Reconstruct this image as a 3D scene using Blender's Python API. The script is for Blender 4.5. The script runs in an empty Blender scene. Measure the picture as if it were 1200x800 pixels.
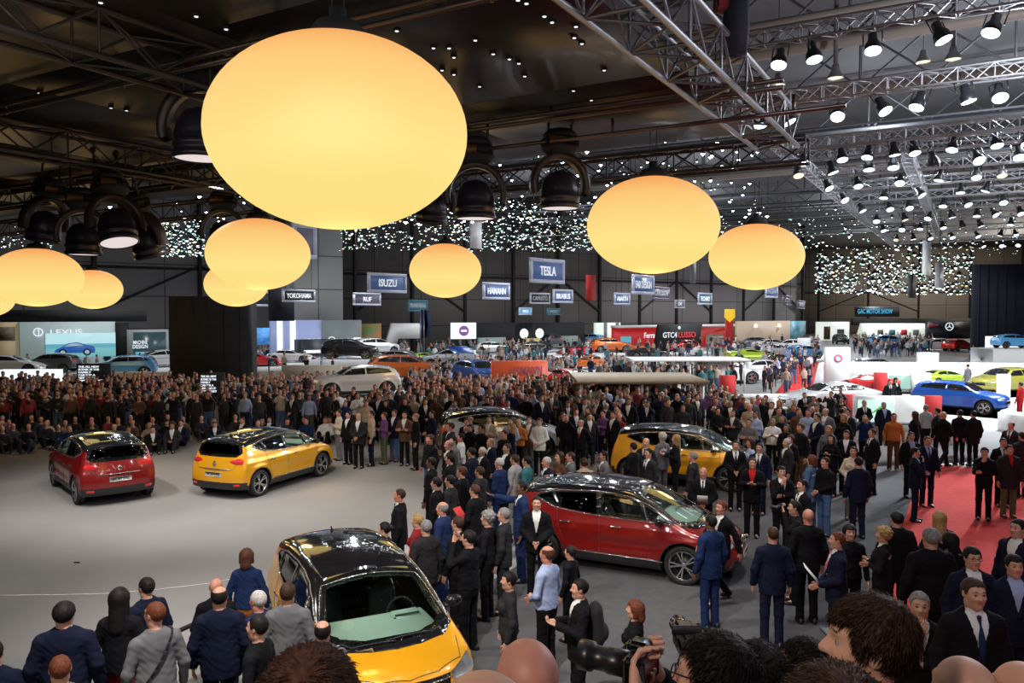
import bpy, bmesh, math, random, time
import numpy as np
from mathutils import Vector, Matrix
T0 = time.time()
random.seed(7)
SC = bpy.context.scene
COL = SC.collection
F32 = np.float32
# ---------------------------------------------------------------- camera model (1200 x 800)
FPX, CAMH, PITCH = 925.0, 4.9, math.atan(35 / 925)
def ray(x, y):
    a, b = (x - 600) / FPX, -(y - 400) / FPX
    c, s = math.cos(PITCH), math.sin(PITCH)
    return Vector((a, c + b * s, -s + b * c))
def at_h(x, y, h=0.0):
    r = ray(x, y); t = (h - CAMH) / r.z
    return Vector((r.x * t, r.y * t, h))
def at_d(x, y, d):
    r = ray(x, y); t = d / r.y
    return Vector((r.x * t, d, CAMH + r.z * t))
def proj(p):
    c, s = math.cos(PITCH), math.sin(PITCH)
    dz = p[2] - CAMH
    f = p[1] * c - dz * s; u = p[1] * s + dz * c
    return 600 + FPX * p[0] / f, 400 - FPX * u / f
AX = Vector((math.sin(math.radians(30.2)), math.cos(math.radians(30.2)), 0))
BX = Vector((-AX.y, AX.x, 0))
ANG_A = -math.radians(30.2)           # rotz that turns +Y onto AX

# ---------------------------------------------------------------- materials
MATS = {}
def mat(name, col, rough=.6, metal=0.0, emis=None, estr=0.0, spec=.5, coat=0.0, trans=0.0, sheen=0.0, alpha=1.0, sample=True):
    if name in MATS: return MATS[name]
    m = bpy.data.materials.new(name); m.use_nodes = True
    b = m.node_tree.nodes['Principled BSDF']
    b.inputs['Base Color'].default_value = (*col, 1)
    b.inputs['Roughness'].default_value = rough
    b.inputs['Metallic'].default_value = metal
    b.inputs['Specular IOR Level'].default_value = spec
    b.inputs['Coat Weight'].default_value = coat
    b.inputs['Coat Roughness'].default_value = .03
    b.inputs['Transmission Weight'].default_value = trans
    b.inputs['Sheen Weight'].default_value = sheen
    b.inputs['Alpha'].default_value = alpha
    if emis:
        b.inputs['Emission Color'].default_value = (*emis, 1)
        b.inputs['Emission Strength'].default_value = estr
    if not sample:
        m.cycles.emission_sampling = 'NONE'
    MATS[name] = m
    return m
def noise_mat(name, c1, c2, scale=3.0, rough=.7, bump=0.0, r2=None, detail=4.0, **k):
    if name in MATS: return MATS[name]
    m = mat(name, c1, rough, **k); nt = m.node_tree; b = nt.nodes['Principled BSDF']
    tc = nt.nodes.new('ShaderNodeTexCoord'); n = nt.nodes.new('ShaderNodeTexNoise')
    n.inputs['Scale'].default_value = scale; n.inputs['Detail'].default_value = detail
    nt.links.new(tc.outputs['Object'], n.inputs['Vector'])
    r = nt.nodes.new('ShaderNodeValToRGB'); r.color_ramp.elements[0].color = (*c1, 1); r.color_ramp.elements[1].color = (*c2, 1)
    r.color_ramp.elements[0].position = .35; r.color_ramp.elements[1].position = .65
    nt.links.new(n.outputs['Fac'], r.inputs['Fac']); nt.links.new(r.outputs['Color'], b.inputs['Base Color'])
    if r2 is not None:
        mr = nt.nodes.new('ShaderNodeMapRange'); mr.inputs['To Min'].default_value = rough; mr.inputs['To Max'].default_value = r2
        nt.links.new(n.outputs['Fac'], mr.inputs['Value']); nt.links.new(mr.outputs['Result'], b.inputs['Roughness'])
    if bump:
        bp = nt.nodes.new('ShaderNodeBump'); bp.inputs['Strength'].default_value = bump
        nt.links.new(n.outputs['Fac'], bp.inputs['Height']); nt.links.new(bp.outputs['Normal'], b.inputs['Normal'])
    return m
def glow(name, col, s=1.0, sample=False):
    return mat(name, (.02, .02, .02), .5, emis=col, estr=s, sample=sample)
def srgb(r, g, b):
    f = lambda c: ((c / 255 + .055) / 1.055) ** 2.4 if c > 10 else c / 255 / 12.92
    return (f(r), f(g), f(b))

# ---------------------------------------------------------------- objects
def mesh_np(name, V, Fs, mats, mi=None, smooth=True):
    """V (n,3); Fs: list of index arrays (m,k) with k constant each; mi: list of material index arrays or None"""
    me = bpy.data.meshes.new(name)
    V = np.asarray(V, F32)
    Fs = [np.asarray(f, np.int32) for f in Fs if len(f)]
    me.vertices.add(len(V)); me.vertices.foreach_set('co', V.ravel())
    if Fs:
        loops = np.concatenate([f.ravel() for f in Fs]); tot = np.concatenate([np.full(len(f), f.shape[1], np.int32) for f in Fs])
        st = np.concatenate([[0], np.cumsum(tot)[:-1]]).astype(np.int32)
        me.loops.add(len(loops)); me.loops.foreach_set('vertex_index', loops)
        me.polygons.add(len(tot)); me.polygons.foreach_set('loop_start', st); me.polygons.foreach_set('loop_total', tot)
        if mi is not None: me.polygons.foreach_set('material_index', np.asarray(mi, np.int32))
        if smooth: me.polygons.foreach_set('use_smooth', np.ones(len(tot), bool))
    for m in (mats if isinstance(mats, (list, tuple)) else [mats]): me.materials.append(m)
    me.update(calc_edges=True); me.validate()
    return me
def ob(name, me, parent=None, loc=(0, 0, 0), rz=0.0, **tags):
    o = bpy.data.objects.new(name, me); COL.objects.link(o)
    if parent is not None: o.parent = parent
    o.location = loc; o.rotation_euler = (0, 0, rz)
    for k, v in tags.items(): o[k] = v
    return o
def thing(name, label, cat, loc=(0, 0, 0), rz=0.0, group=None):
    o = ob(name, None, None, loc, rz); o.empty_display_size = .1
    o['label'] = label; o['category'] = cat
    if group: o['group'] = group
    return o
def tag(o, label, cat, group=None):
    o['label'] = label; o['category'] = cat
    if group: o['group'] = group
    return o
def struct(o): o['kind'] = 'structure'; return o
def copy_tree(o, loc=None, rz=None, label=None, group=None):
    c = o.copy(); COL.objects.link(c)
    for ch in CH.get(o.name, o.children): 
        d = ch.copy(); COL.objects.link(d); d.parent = c
        for g in CH.get(ch.name, ch.children):
            e = g.copy(); COL.objects.link(e); e.parent = d
    if loc is not None: c.location = loc
    if rz is not None: c.rotation_euler = (0, 0, rz)
    if label: c['label'] = label
    if group: c['group'] = group
    return c
CH = {}
KEEP = []      # (x, y, radius) kept free of people
def cache_children(o):
    CH[o.name] = list(o.children)
    for c in o.children: CH[c.name] = list(c.children)
def recolor(o, i, m):
    """own material on a copy that shares mesh data"""
    o.color = (*RGBOF[m.name], 1)
RGBOF = {}
def tinted(m, keep=.85):
    """make a material take its colour from the object that wears it, so copies can share one mesh"""
    nt = m.node_tree; b = nt.nodes['Principled BSDF']; oi = nt.nodes.new('ShaderNodeObjectInfo'); mx = nt.nodes.new('ShaderNodeMix'); mx.data_type = 'RGBA'; mx.blend_type = 'MULTIPLY'
    fac = [n for n in nt.nodes if n.type == 'TEX_NOISE']
    if fac:
        mr = nt.nodes.new('ShaderNodeMapRange'); mr.inputs['From Min'].default_value = .35; mr.inputs['From Max'].default_value = .65; mr.inputs['To Min'].default_value = 1; mr.inputs['To Max'].default_value = keep
        nt.links.new(fac[0].outputs['Fac'], mr.inputs['Value']); mx.inputs[0].default_value = 1; nt.links.new(oi.outputs['Color'], mx.inputs[6]); nt.links.new(mr.outputs['Result'], mx.inputs[7]); nt.links.new(mx.outputs[2], b.inputs['Base Color'])
    else: nt.links.new(oi.outputs['Color'], b.inputs['Base Color'])
    return m

class MB:
    """collects simple solids into one mesh"""
    def __init__(s): s.V = []; s.F = {}; s.n = 0; s.M = {}
    def add(s, V, F, m=0):
        for f in F:
            f = np.asarray(f, np.int32)
            if f.ndim == 1: f = f[None, :]
            s.F.setdefault(f.shape[1], []).append(f + s.n); s.M.setdefault(f.shape[1], []).append(np.full(len(f), m))
        V = np.asarray(V, F32); s.V.append(V); s.n += len(V); return s
    def box(s, c, d, rz=0.0, m=0, bev=0.0, R=None):
        h = np.array(d) / 2.0
        if bev > 0:
            b = min(bev, min(h) * .95); V = []
            for sx in (-1, 1):
                for sy in (-1, 1):
                    for sz in (-1, 1):
                        V += [[sx * h[0], sy * (h[1] - b), sz * (h[2] - b)], [sx * (h[0] - b), sy * h[1], sz * (h[2] - b)], [sx * (h[0] - b), sy * (h[1] - b), sz * h[2]]]
            V = np.array(V)
            I = lambda a, b_, c_, k: ((a * 2 + b_) * 2 + c_) * 3 + k
            Q = []; T = []
            for a in (0, 1):
                f = [I(a, 0, 0, 0), I(a, 1, 0, 0), I(a, 1, 1, 0), I(a, 0, 1, 0)]; Q.append(f if a else f[::-1])
                f = [I(0, a, 0, 1), I(0, a, 1, 1), I(1, a, 1, 1), I(1, a, 0, 1)]; Q.append(f if a else f[::-1])
                f = [I(0, 0, a, 2), I(1, 0, a, 2), I(1, 1, a, 2), I(0, 1, a, 2)]; Q.append(f if a else f[::-1])
            for a in (0, 1):
                for b_ in (0, 1):
                    f = [I(a, b_, 0, 0), I(a, b_, 0, 1), I(a, b_, 1, 1), I(a, b_, 1, 0)]; Q.append(f if (a ^ b_) else f[::-1])
                    f = [I(a, 0, b_, 0), I(a, 1, b_, 0), I(a, 1, b_, 2), I(a, 0, b_, 2)]; Q.append(f if (a ^ (1 - b_)) == 0 else f[::-1])
                    f = [I(0, a, b_, 1), I(1, a, b_, 1), I(1, a, b_, 2), I(0, a, b_, 2)]; Q.append(f if (a ^ b_) else f[::-1])
                    for c_ in (0, 1):
                        f = [I(a, b_, c_, 0), I(a, b_, c_, 1), I(a, b_, c_, 2)]; T.append(f if (a + b_ + c_) % 2 else f[::-1])
            FF = [np.array(Q), np.array(T)]
        else:
            V = np.array([[x, y, z] for x in (-h[0], h[0]) for y in (-h[1], h[1]) for z in (-h[2], h[2])])
            FF = [np.array([[0, 1, 3, 2], [4, 6, 7, 5], [0, 4, 5, 1], [2, 3, 7, 6], [0, 2, 6, 4], [1, 5, 7, 3]])]
        if R is not None: V = V @ np.array(R).T
        if rz: c_, s_ = math.cos(rz), math.sin(rz); V = V @ np.array([[c_, s_, 0], [-s_, c_, 0], [0, 0, 1]])
        return s.add(V + np.array(c), FF, m)
    def tube(s, a, b, r, n=8, m=0, r2=None, cap=True):
        a, b = np.array(a, float), np.array(b, float); d = b - a; L = np.linalg.norm(d)
        if L < 1e-6: return s
        d /= L; u = np.cross(d, [0, 0, 1.0] if abs(d[2]) < .9 else [1.0, 0, 0]); u /= np.linalg.norm(u); v = np.cross(d, u)
        t = np.arange(n) * 2 * np.pi / n; r2 = r if r2 is None else r2
        c = np.cos(t)[:, None] * u + np.sin(t)[:, None] * v
        V = np.concatenate([a + c * r, b + c * r2]); i = np.arange(n); j = (i + 1) % n
        FF = [np.stack([i, j, j + n, i + n], 1)[:, ::-1]]
        if cap: FF += [i[None, :], (i[::-1] + n)[None, :]]
        return s.add(V, FF, m)
    def lathe(s, prof, c=(0, 0, 0), n=24, axis='z', m=0):
        P = np.array(prof, float); t = np.arange(n) * 2 * np.pi / n
        V = np.stack([P[:, 0][:, None] * np.cos(t), P[:, 0][:, None] * np.sin(t), np.repeat(P[:, 1][:, None], n, 1)], -1).reshape(-1, 3)
        if axis == 'x': V = V[:, [2, 0, 1]]
        if axis == 'y': V = V[:, [1, 2, 0]]
        k = len(P); i = np.arange(n); j = (i + 1) % n
        Q = np.concatenate([np.stack([q * n + i, q * n + j, (q + 1) * n + j, (q + 1) * n + i], 1) for q in range(k - 1)])
        return s.add(V + np.array(c), [Q], m)
    def prism(s, poly, y0, y1, m=0, frame=None):
        """polygon in x,z extruded along y; frame = (origin, xdir, ydir) optional"""
        k = len(poly); P = np.array(poly, float)
        V = np.concatenate([np.stack([P[:, 0], np.full(k, y0), P[:, 1]], 1), np.stack([P[:, 0], np.full(k, y1), P[:, 1]], 1)])
        i = np.arange(k); j = (i + 1) % k
        area = np.sum(P[:, 0] * np.roll(P[:, 1], -1) - P[:, 1] * np.roll(P[:, 0], -1))
        side = np.stack([i, i + k, j + k, j], 1); c1, c2 = i[None, :], (i[::-1] + k)[None, :]
        if area < 0: side = side[:, ::-1]; c1, c2 = c1[:, ::-1], c2[:, ::-1]
        if (y1 < y0): side = side[:, ::-1]; c1, c2 = c1[:, ::-1], c2[:, ::-1]
        return s.add(V, [side, c1, c2], m)
    def xf(s, M):
        M = np.array(M); V = np.concatenate(s.V); V = V @ M[:3, :3].T + M[:3, 3]; s.V = [V.astype(F32)]; return s
    def mesh(s, name, mats, smooth=False):
        Fs = [np.concatenate(s.F[k]) for k in s.F]; mi = np.concatenate([np.concatenate(s.M[k]) for k in s.F])
        me = mesh_np(name, np.concatenate(s.V), Fs, mats, mi, smooth)
        return me
    def build(s, name, mats, parent=None, loc=(0, 0, 0), rz=0.0, smooth=False, **tags):
        return ob(name, s.mesh(name, mats, smooth), parent, loc, rz, **tags)

def text_obj(body, name, m, parent, size, loc=(0, 0, 0), rot=(math.pi / 2, 0, 0), width=None, ext=.01, font_bold=True, align='CENTER', shear=0.0):
    cu = bpy.data.curves.new(name, 'FONT'); cu.body = body; cu.size = size; cu.extrude = ext; cu.align_x = align; cu.align_y = 'CENTER'
    cu.offset = size * .012 if font_bold else 0; cu.resolution_u = 3; cu.shear = shear
    o = bpy.data.objects.new(name, cu); COL.objects.link(o)
    bpy.context.view_layer.update()
    dg = bpy.context.evaluated_depsgraph_get()
    me = bpy.data.meshes.new_from_object(o.evaluated_get(dg)); bpy.data.objects.remove(o)
    me.materials.clear(); me.materials.append(m)
    if width:
        xs = [v.co.x for v in me.vertices]; w = max(xs) - min(xs)
        if w > 0:
            for v in me.vertices: v.co.x *= width / w
    o = bpy.data.objects.new(name, me); COL.objects.link(o); o.parent = parent; o.location = loc; o.rotation_euler = rot
    return o

# ---------------------------------------------------------------- implicit surfaces
class Field:
    def __init__(s, lo, hi, vx):
        s.lo = np.array(lo, float); s.vx = vx
        s.n = np.ceil((np.array(hi) - s.lo) / vx).astype(int) + 1
        s.f = np.full(s.n, .5, F32)
        s.ax = [(s.lo[i] + vx * np.arange(s.n[i])).astype(F32) for i in range(3)]
    def _sl(s, lo, hi):
        a = np.clip(np.floor((np.array(lo) - s.lo) / s.vx).astype(int), 0, s.n - 1); b = np.clip(np.ceil((np.array(hi) - s.lo) / s.vx).astype(int) + 1, 1, s.n)
        return tuple(slice(int(a[i]), int(b[i])) for i in range(3))
    def grids(s, sl):
        return s.ax[0][sl[0]][:, None, None], s.ax[1][sl[1]][None, :, None], s.ax[2][sl[2]][None, None, :]
    def op(s, fn, lo, hi, k=0.0, mode='add', pad=None):
        pad = (k + 3 * s.vx) if pad is None else pad
        sl = s._sl(np.array(lo) - pad, np.array(hi) + pad)
        X, Y, Z = s.grids(sl); d = fn(X, Y, Z); a = s.f[sl]
        if mode == 'sub': d = -d
        if mode == 'add':
            if k > 0:
                h = np.maximum(k - np.abs(a - d), 0) / k; s.f[sl] = np.minimum(a, d) - h * h * k * .25
            else: s.f[sl] = np.minimum(a, d)
        else:
            if k > 0:
                h = np.maximum(k - np.abs(a - d), 0) / k; s.f[sl] = np.maximum(a, d) + h * h * k * .25
            else: s.f[sl] = np.maximum(a, d)
        return s
    def cap(s, a, b, ra, rb=None, k=.03, sc=(1, 1, 1), mode='add'):
        """round cone; sc squashes space about the axis (sc>1 = thinner)"""
        rb = ra if rb is None else rb; a, b = np.array(a, float), np.array(b, float); ba = b - a; L2 = max(float(np.dot(ba * sc, ba * sc)), 1e-9)
        R = max(ra, rb); sc = np.array(sc, float); r3 = R / sc
        def fn(X, Y, Z):
            px, py, pz = (X - a[0]) * sc[0], (Y - a[1]) * sc[1], (Z - a[2]) * sc[2]; bs = ba * sc
            t = np.clip((px * bs[0] + py * bs[1] + pz * bs[2]) / L2, 0, 1)
            return ((np.sqrt((px - t * bs[0]) ** 2 + (py - t * bs[1]) ** 2 + (pz - t * bs[2]) ** 2) - (ra + (rb - ra) * t)) / max(1.0, sc.max() ** .5)).astype(F32)
        return s.op(fn, np.minimum(a, b) - r3, np.maximum(a, b) + r3, k, mode)
    def ell(s, c, r, k=.03, mode='add', rot=None):
        c, r = np.array(c, float), np.array(r, float)
        def fn(X, Y, Z):
            x, y, z = X - c[0], Y - c[1], Z - c[2]
            if rot is not None:
                M = rot; x, y, z = M[0][0] * x + M[0][1] * y + M[0][2] * z, M[1][0] * x + M[1][1] * y + M[1][2] * z, M[2][0] * x + M[2][1] * y + M[2][2] * z
            q = np.sqrt((x / r[0]) ** 2 + (y / r[1]) ** 2 + (z / r[2]) ** 2)
            g = np.sqrt((x / r[0] ** 2) ** 2 + (y / r[1] ** 2) ** 2 + (z / r[2] ** 2) ** 2) + 1e-6
            return (q * (q - 1) / g).astype(F32)
        R = r if rot is None else np.full(3, r.max())
        return s.op(fn, c - R, c + R, k, mode)
    def half(s, fn, lo=None, hi=None, k=0.0):
        """cut away where fn<0"""
        return s.op(lambda X, Y, Z: fn(X, Y, Z), s.lo if lo is None else lo, s.lo + s.n * s.vx if hi is None else hi, k, 'sub')
    def nets(s):
        f = s.f; ins = f < 0
        cr = np.zeros(np.array(f.shape) - 1, bool)
        first = ins[:-1, :-1, :-1]
        for dx in (0, 1):
            for dy in (0, 1):
                for dz in (0, 1):
                    cr |= ins[dx:dx + cr.shape[0], dy:dy + cr.shape[1], dz:dz + cr.shape[2]] != first
        idx = np.argwhere(cr); N = len(idx)
        if N == 0: return np.zeros((0, 3)), np.zeros((0, 4), int)
        num = np.full(cr.shape, -1, np.int64); num[cr] = np.arange(N)
        acc = np.zeros((N, 3)); cnt = np.zeros(N)
        C = [(a, b, c) for a in (0, 1) for b in (0, 1) for c in (0, 1)]
        val = {c: f[idx[:, 0] + c[0], idx[:, 1] + c[1], idx[:, 2] + c[2]].astype(float) for c in C}
        for c in C:
            for a in range(3):
                if c[a] == 0:
                    d = list(c); d[a] = 1; d = tuple(d); v0, v1 = val[c], val[d]; m = (v0 < 0) != (v1 < 0)
                    t = v0[m] / (v0[m] - v1[m]); p = np.repeat(np.array(c, float)[None], m.sum(), 0); p[:, a] += t
                    acc[m] += p; cnt[m] += 1
        V = s.lo + (idx + acc / cnt[:, None]) * s.vx
        Q = []
        for a in range(3):
            b, c = (a + 1) % 3, (a + 2) % 3
            sl0 = [slice(None)] * 3; sl1 = [slice(None)] * 3; sl0[a] = slice(0, -1); sl1[a] = slice(1, None)
            A, B = ins[tuple(sl0)], ins[tuple(sl1)]; e = np.argwhere(A != B)
            ok = (e[:, b] > 0) & (e[:, c] > 0) & (e[:, b] < f.shape[b] - 1) & (e[:, c] < f.shape[c] - 1); e = e[ok]
            flip = A[tuple(e.T)]
            def g(db, dc):
                q = e.copy(); q[:, b] += db; q[:, c] += dc; return num[tuple(q.T)]
            q = np.stack([g(-1, -1), g(0, -1), g(0, 0), g(-1, 0)], 1)
            q[~flip] = q[~flip][:, ::-1]; Q.append(q)
        return V, np.concatenate(Q)
def smooth_v(V, Q, it=1, lam=.5):
    for _ in range(it):
        acc = np.zeros_like(V); cnt = np.zeros(len(V))
        for i in range(4):
            j = (i + 1) % 4
            for a, b in ((Q[:, i], Q[:, j]), (Q[:, j], Q[:, i])):
                for d in range(3): acc[:, d] += np.bincount(a, V[b, d], len(V))
                cnt += np.bincount(a, minlength=len(V))
        V = V + lam * (acc / np.maximum(cnt, 1)[:, None] - V)
    return V
# ================================================================ PEOPLE
SKIN = {k: noise_mat('skin_' + k, c, tuple(v * .82 for v in c), 9, .5) for k, c in dict(light=(.60, .32, .22), rosy=(.62, .27, .19), tan=(.40, .21, .13), brown=(.16, .075, .045)).items()}
for k_, c_ in dict(light=(.60, .32, .22), rosy=(.62, .27, .19), tan=(.40, .21, .13), brown=(.16, .075, .045)).items(): RGBOF['skin_' + k_] = c_
SKINV = tinted(noise_mat('skin', (.6, .32, .22), (.5, .26, .18), 9, .5), .82); CLOTHV = tinted(noise_mat('cloth', (.1, .1, .1), (.09, .09, .09), 14, .85, .12, spec=.15), .9); HAIRV = tinted(noise_mat('hair', (.05, .03, .02), (.02, .01, .01), 60, .62, .15, spec=.22), .5)
LIP = mat('lips', (.42, .16, .12), .5); EYE = mat('eye_dark', (.07, .04, .03), .35); EYEW = mat('eye_white', (.36, .31, .28), .35); IRIS = mat('iris', (.05, .03, .02), .1)
HAIRC = {k: noise_mat('hair_' + k, c, tuple(v * .45 for v in c), 60, .55, .25) for k, c in dict(black=(.012, .009, .009), brown=(.055, .027, .016), chestnut=(.10, .04, .022), blond=(.42, .27, .11), grey=(.26, .25, .25), white=(.62, .60, .57), auburn=(.16, .045, .02)).items()}
CL = {}
for k_, c_ in dict(black=(.012, .009, .009), brown=(.055, .027, .016), chestnut=(.10, .04, .022), blond=(.42, .27, .11), grey=(.26, .25, .25), white=(.62, .60, .57), auburn=(.16, .045, .02)).items(): RGBOF['hair_' + k_] = c_
def cloth(name, c, rough=.85):
    RGBOF['cloth_' + name] = c
    CL[name] = noise_mat('cloth_' + name, c, tuple(v * .9 for v in c), 14, rough, .12, sheen=.05)
for n_, c_ in dict(black=(.006, .006, .008), charcoal=(.022, .022, .025), navy=(.007, .010, .028), blue=(.012, .027, .090), grey=(.14, .14, .15), lightgrey=(.34, .34, .35), denim=(.07, .13, .26), white=(.75, .75, .74), lightblue=(.36, .44, .66), pink=(.62, .16, .24), red=(.50, .02, .02), crimson=(.20, .015, .02), orange=(.45, .15, .03), brown=(.11, .055, .03), beige=(.42, .33, .24), olive=(.10, .11, .06), teal=(.04, .16, .18), purple=(.15, .06, .18), cream=(.60, .52, .42)).items(): cloth(n_, c_)
SHOE = mat('shoe_leather', (.012, .010, .010), .3)

def pose_joints(pose):
    J = dict(dz=0.0, lean=0.0)
    arm = dict(down=((.255, -.03, 1.15), (.265, .05, .90)), folded=((.25, .03, 1.16), (-.06, .20, 1.19)), camera=((.26, .13, 1.31), (.085, .185, 1.58)),
               front=((.25, .00, 1.16), (.05, .22, 1.02)), phone=((.245, .02, 1.17), (.07, .29, 1.24)), back=((.27, -.09, 1.17), (.05, -.19, .99)),
               chin=((.20, .16, 1.17), (.045, .17, 1.44)), reach=((.36, .16, 1.36), (.44, .40, 1.42)), swing=((.255, .07, 1.15), (.245, .23, .98)), swingb=((.255, -.12, 1.16), (.265, -.18, .92)))
    leg = dict(stand=((.10, .015, .50), (.105, -.02, .085)), fwd=((.10, .17, .53), (.10, .24, .10)), bwd=((.10, .02, .49), (.10, -.30, .14)))
    R, L, lr, ll = {'stand': ('down', 'down', 'stand', 'stand'), 'folded': ('folded', 'folded', 'stand', 'stand'), 'camera': ('camera', 'camera', 'stand', 'stand'),
                    'front': ('front', 'front', 'stand', 'stand'), 'phone': ('phone', 'phone', 'stand', 'stand'), 'chin': ('chin', 'folded', 'stand', 'stand'), 'behind': ('back', 'back', 'stand', 'stand'),
                    'walk': ('swing', 'swingb', 'bwd', 'fwd'), 'reach': ('reach', 'down', 'stand', 'stand'), 'sit': ('front', 'front', 'stand', 'stand')}[pose]
    J['R'], J['L'] = [np.array(v) for v in arm[R]], [np.array(v) * (-1, 1, 1) for v in arm[L]]
    J['lr'], J['ll'] = [np.array(v) for v in leg[lr]], [np.array(v) * (-1, 1, 1) for v in leg[ll]]
    if pose == 'sit':
        J['dz'] = -.80
        J['lr'] = [np.array((.15, .36, .44)), np.array((.12, .50, .075))]; J['ll'] = [v * (-1, 1, 1) for v in J['lr']]
        J['R'] = [np.array((.26, .10, 1.18)), np.array((.07, .33, 1.16))]; J['L'] = [v * (-1, 1, 1) for v in J['R']]
    return J
HZ = 1.0
def folds(F, a=.0032):
    X, Y, Z = F.grids((slice(None),) * 3)
    F.f += (a * np.sin(Z * 46 + 2.5 * np.sin(X * 17 + 1) + 2 * np.sin(Y * 21)) * np.sin(X * 23 + 2 * np.sin(Z * 13)) + a * .5 * np.sin(Z * 95 + X * 60 + 3 * np.sin(Y * 30))).astype(F32)
def person_meshes(pose='stand', top='suit', female=False, vx=.0085, cvx=.011, turn=0.0, only=None):
    J = pose_joints(pose); dz = np.array((0, 0, J['dz'])); up = lambda x, y, z: np.array((x, y, z)) + dz
    sh, hipw = (.152, .092) if female else (.176, .09)
    out = {}
    arms = [(s, up(s * sh, -.012, 1.405), a[0] + dz, a[1] + dz) for s, a in ((1, J['R']), (-1, J['L']))]
    legs = [(s, np.array((s * hipw, 0, .93)) + dz, a[0], a[1]) for s, a in ((1, J['lr']), (-1, J['ll']))]
    allp = np.array([p for a in arms for p in a[1:]] + [p for a in legs for p in a[1:]] + [up(0, 0, 1.79), up(0, 0, .8)])
    lo, hi = allp.min(0) - (.16, .22, .12), allp.max(0) + (.16, .24, .10); lo[2] = -.02
    hi[2] = 1.80 + J['dz']; hi[1] = max(hi[1], .20)
    def torso(F, g, top_z=1.46, bottom=.90):
        F.cap(up(0, .0, 1.14), up(0, -.005, 1.34), .150 + g, (.150 if female else .168) + g, .05, (1, 1.5, 1))
        for q in (-1, 1): F.cap(up(q * .03, -.016, 1.455), up(q * (sh - .015), -.012, 1.395), .044 + g, .047 + g, .06)
        F.cap(up(0, 0, .95), up(0, 0, 1.12), (.175 if female else .165) + g, .145 + g, .06, (1, 1.4, 1))
        if female: F.ell(up(.075, .085, 1.30), (.07 + g, .06 + g, .07 + g), .04); F.ell(up(-.075, .085, 1.30), (.07 + g, .06 + g, .07 + g), .04)
        F.cap(up(0, -.022, 1.44), up(0, -.014, 1.485), .052 + g, None, .05)
    def armsf(F, g, full=True):
        for s, S, E, W in arms:
            F.cap(S, E, .050 + g, .041 + g, .03); w = W if full else W + (E - W) * .10
            F.cap(E, w, .041 + g, (.029 if full else .033) + g, .03)
    # ---- skin
    if only is None or 'body' in only:
        F = Field(lo, hi, vx); torso(F, -.012); armsf(F, -.004)
        for s, H_, K, A in legs:
            F.cap(H_, K, .078, .052, .03); F.cap(K, A, .050, .034, .03); F.cap(A, A + (0, .12, -.045), .035, .026, .03)
        c, sn = math.cos(turn), math.sin(turn)
        def hd(x, y, z): return up(x * c - y * sn, x * sn + y * c, z)
        rot = ((c, sn, 0), (-sn, c, 0), (0, 0, 1))
        F.cap(up(0, -.025, 1.44), hd(0, -.005, 1.58), .056, .052, .04)
        F.ell(hd(0, -.012, 1.672), (.076, .095, .090), .02, rot=rot)
        F.ell(hd(0, .022, 1.612), (.058, .066, .074), .04, rot=rot)
        F.ell(hd(0, .062, 1.556), (.026, .022, .020), .035, rot=rot)       # chin
        F.ell(hd(.042, -.0, 1.575), (.018, .03, .018), .04, rot=rot); F.ell(hd(-.042, 0, 1.575), (.018, .03, .018), .04, rot=rot)
        F.ell(hd(.034, .062, 1.628), (.02, .018, .018), .03, rot=rot); F.ell(hd(-.034, .062, 1.628), (.02, .018, .018), .03, rot=rot)  # cheeks
        F.cap(hd(-.032, .074, 1.684), hd(.032, .074, 1.684), .010, None, .02)                                                          # brow
        F.cap(hd(0, .078, 1.672), hd(0, .106, 1.632), .0075, .0125, .012); F.ell(hd(.012, .092, 1.628), (.008, .01, .007), .01); F.ell(hd(-.012, .092, 1.628), (.008, .01, .007), .01)
        for q in (-1, 1):
            F.ell(hd(q * .031, .090, 1.660), (.017, .014, .011), .012, 'sub', rot=rot)
            F.ell(hd(q * .031, .068, 1.660), (.0145, .0145, .0125), .003, rot=rot)
            F.ell(hd(q * .078, -.004, 1.648), (.009, .019, .031), .008, rot=rot); F.ell(hd(q * .085, .002, 1.648), (.006, .009, .016), .004, 'sub', rot=rot)
        F.cap(hd(-.018, .079, 1.600), hd(.018, .079, 1.600), .0065, None, .008); F.cap(hd(-.016, .077, 1.589), hd(.016, .077, 1.589), .0075, None, .008)
        F.cap(hd(-.022, .089, 1.595), hd(.022, .089, 1.595), .0022, None, .004, mode='sub')
        for s, S, E, W in arms:                                              # hands: palm, thumb, four fingers
            d = (W - E) / np.linalg.norm(W - E)
            side = np.array((-s, 0., 0.)) if abs(d[0]) < .6 else np.array((0, .2, 1.0))
            if pose in ('stand', 'behind', 'walk'): side = np.array((0, 1., 0))
            side = side - d * np.dot(side, d); side /= np.linalg.norm(side); nrm = np.cross(d, side) * s
            if pose in ('stand', 'walk'): nrm = np.array((-s, 0, 0.)) - d * (-s * d[0]); nrm /= np.linalg.norm(nrm)
            P0 = W + d * .01
            for q in (-.022, 0, .022): F.cap(P0 + side * q * .8, P0 + d * .075 + side * q * 1.15, .017, .0135, .012)
            curl = dict(camera=1.1, phone=.9, front=.8, folded=.35, chin=.9, behind=.8).get(pose, .45)
            for fi, ln in enumerate((.040, .046, .043, .034)):
                b = P0 + d * .085 + side * (.033 - fi * .0215); a1 = curl * .55; p1 = b + (d * math.cos(a1) + nrm * math.sin(a1)) * ln
                a2 = curl * 1.35; p2 = p1 + (d * math.cos(a2) + nrm * math.sin(a2)) * ln * .85
                F.cap(b, p1, .0092, .0085, .004); F.cap(p1, p2, .0085, .0070, .003)
            tb = P0 + d * .025 + side * .026; t1 = tb + d * .028 + side * .030 + nrm * .012; t2 = t1 + d * .028 + side * .004 + nrm * .012
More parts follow.
